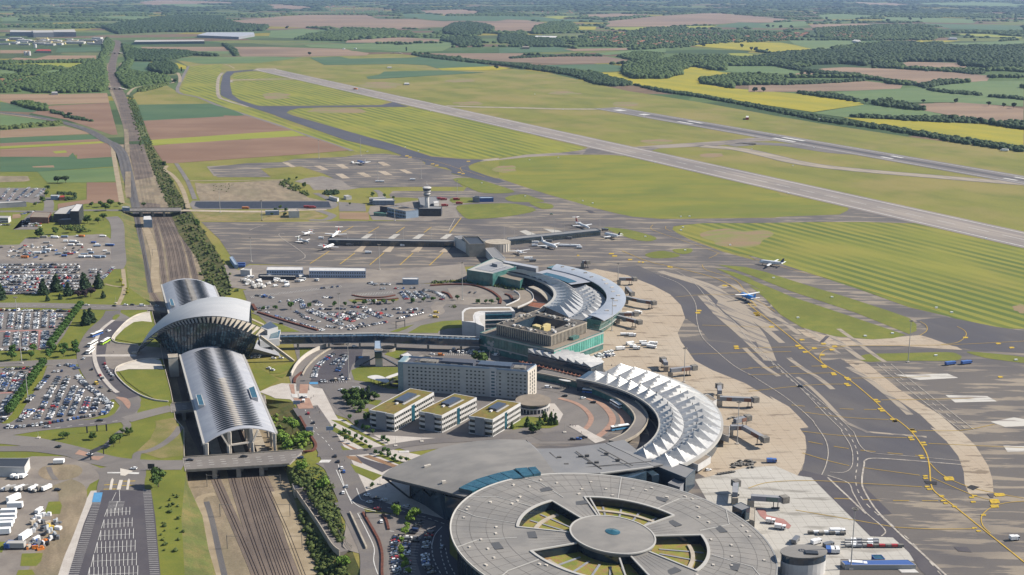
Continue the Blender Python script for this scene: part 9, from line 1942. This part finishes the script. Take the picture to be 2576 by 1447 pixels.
village('house among trees left of railway','00',tens('0 76 19 76 20 83 0 84'),12,'houses left of the railway');village('tiny house at top left of view','00',tens('42 4 82 4 82 5 43 6'),18,'houses at the top left');village('far house before upper middle wood','20',tens('6 11 42 11 74 9 74 13 30 14'),24,'houses before the upper middle wood')
def far_canopy():
 def vnoise(x,y,s,seed):
  R=np.random.RandomState(seed);T=R.rand(256,256);X=x/s;Y=y/s;xi=np.floor(X).astype(int);yi=np.floor(Y).astype(int);fx=X-xi;fy=Y-yi;fx=fx*fx*(3-2*fx);fy=fy*fy*(3-2*fy)
  g=lambda a,b:T[a%256,b%256];return(g(xi,yi)*(1-fx)+g(xi+1,yi)*fx)*(1-fy)+(g(xi,yi+1)*(1-fx)+g(xi+1,yi+1)*fx)*fy
 fields=[WL(t,pts)for t,pts,m in FIELDS]
 for t_,p_ in VILL:fields.append(WL(t_,p_))
 for bi,(y0,y1,st_,thr)in enumerate(((3300,6200,15,.665),(6200,11000,28,.605),(11000,26000,60,.54))):
  gy=np.arange(y0,y1,st_);hx=y1*.46;gx=np.arange(-hx,hx,st_);X,Y=np.meshgrid(gx,gy);x=X.ravel();y=Y.ravel()
  n=vnoise(x,y*1.7,900,1)*.5+vnoise(x,y*1.7,380,2)*.32+vnoise(x,y,120,3)*.18;hedge_=np.abs(vnoise(x,y*1.5,420,6)-.5)<.016
  ok=(n>thr)|(hedge_&(n>thr-.25));
  vis=np.abs(x)<y*.44;ok&=vis
  for P in fields:
   xs=[p.x for p in P];ys=[p.y for p in P];m_=ok&(x>min(xs))&(x<max(xs))&(y>min(ys))&(y<max(ys));ii=np.where(m_)[0]
   if len(ii):ok[ii[inpoly(x[ii],y[ii],P)]]=False
  for q in(WL('10',ones('-1000 600 -700 380 560 528 1640 528 #20 500 690 1200 850 #30 0 1010 2900 1500 # 3000 2000 -1000 2000')),WL('00',ones('-100 460 -100 270 1200 270 2500 290 2500 520 1000 520')),WL('10',ones('0 260 500 260 600 440 0 440')),WL('00',ones('700 390 1300 390 1300 900 700 900'))):
   ii=np.where(ok)[0];ok[ii[inpoly(x[ii],y[ii],q)]]=False
  R=np.random.RandomState(8+bi);ii=np.where(ok)[0];px=x[ii]+R.uniform(-.5,.5,len(ii))*st_;py=y[ii]+R.uniform(-.5,.5,len(ii))*st_;rr=st_*R.uniform(.55,.85,len(ii));hh=np.array([9,11,13])[bi]*R.uniform(.6,1.3,len(ii))
  if bi==0:lumps('far_woodland','scattered woods and hedges over middle distance fields','wood',np.stack([px,py,hh*.5],1),rr,'mix',.62)
  else:
   P=np.stack([px,py,np.full(len(px),1.0)],1);k=len(P);Rn=R;v=ICO_V[None]*(1+Rn.uniform(-.25,.25,(k,12,1)));V_=v*np.stack([rr,rr,hh],1)[:,None,:]+P[:,None,:];me=bpy.data.meshes.new('far_woodland');V_=V_.reshape(-1,3);top=ICO_F
   F_=(top[None]+(np.arange(k)*12)[:,None,None]).reshape(-1,3);me.vertices.add(len(V_));me.vertices.foreach_set('co',V_.ravel());me.loops.add(F_.size);me.loops.foreach_set('vertex_index',F_.ravel());me.polygons.add(len(F_));me.polygons.foreach_set('loop_start',np.arange(0,F_.size,3));me.update(calc_edges=True);me.materials.append(LEAF['mix' if bi==1 else 'dark']);o=bpy.data.objects.new('far_woodland',me);COL.objects.link(o);tag(o,('dark woods in far middle of view','woods fading towards top edge of view')[bi-1],'wood',kind='stuff')
  print('woods',bi,len(ii))
far_canopy()
# --- haze
mb=MB();mb.box((0,43500,-9),(122000,93200,293))
hz=mb.build('haze',bpy.data.materials.new('haze'));hz['kind']='stuff';hz['label']='thin bluish haze over far countryside'
hm=hz.data.materials[0];hm.use_nodes=True;hn=hm.node_tree;hn.nodes.remove(hn.nodes['Principled BSDF'])
pv=hn.nodes.new('ShaderNodeVolumePrincipled');pv.inputs['Color'].default_value=(.42,.60,.92,1);pv.inputs['Density'].default_value=2.5e-5
pv.inputs['Anisotropy'].default_value=.2
hn.links.new(pv.outputs[0],hn.nodes['Material Output'].inputs['Volume'])
# --- names of repeats: where look-alikes share a description, add their place in the group
def settle_labels():
 bl={}
 for o in list(COL.objects):
  if o.parent is None and o.get('label')and o.get('category')and o.get('kind')!='structure':bl.setdefault(o['label'],[]).append(o)
 for lab,L_ in bl.items():
  if len(L_)<2:continue
  n=len(L_);rows_=max(1,int(ceil(n/16.0)));L_.sort(key=lambda o:ndc(o.location if o.location.length>1 else o.matrix_world@Vec(o.bound_box[0]))[1]);b=' '.join(lab.split()[:8])
  while b.split()[-1]in('the','of','in','a','by','at','on','and','above','below','with','before','beside'):b=' '.join(b.split()[:-1])
  k=int(ceil(n/rows_))
  for r in range(rows_):
   G_=sorted(L_[r*k:(r+1)*k],key=lambda o:ndc(o.location if o.location.length>1 else o.matrix_world@Vec(o.bound_box[0]))[0])
   for i,o in enumerate(G_):o['label']=(b+', %s from left'%ORD[i])+('' if rows_==1 else ' in the %s row down'%ORD[r])
   if not L_[0].get('group'):pass
  for o in L_:
   if not o.get('group'):o['group']=b
 for o in COL.objects:
  l=o.get('label')
  if l and len(l.split())>16:o['label']=' '.join(l.replace(' the ',' ').split()[:16])
settle_labels()
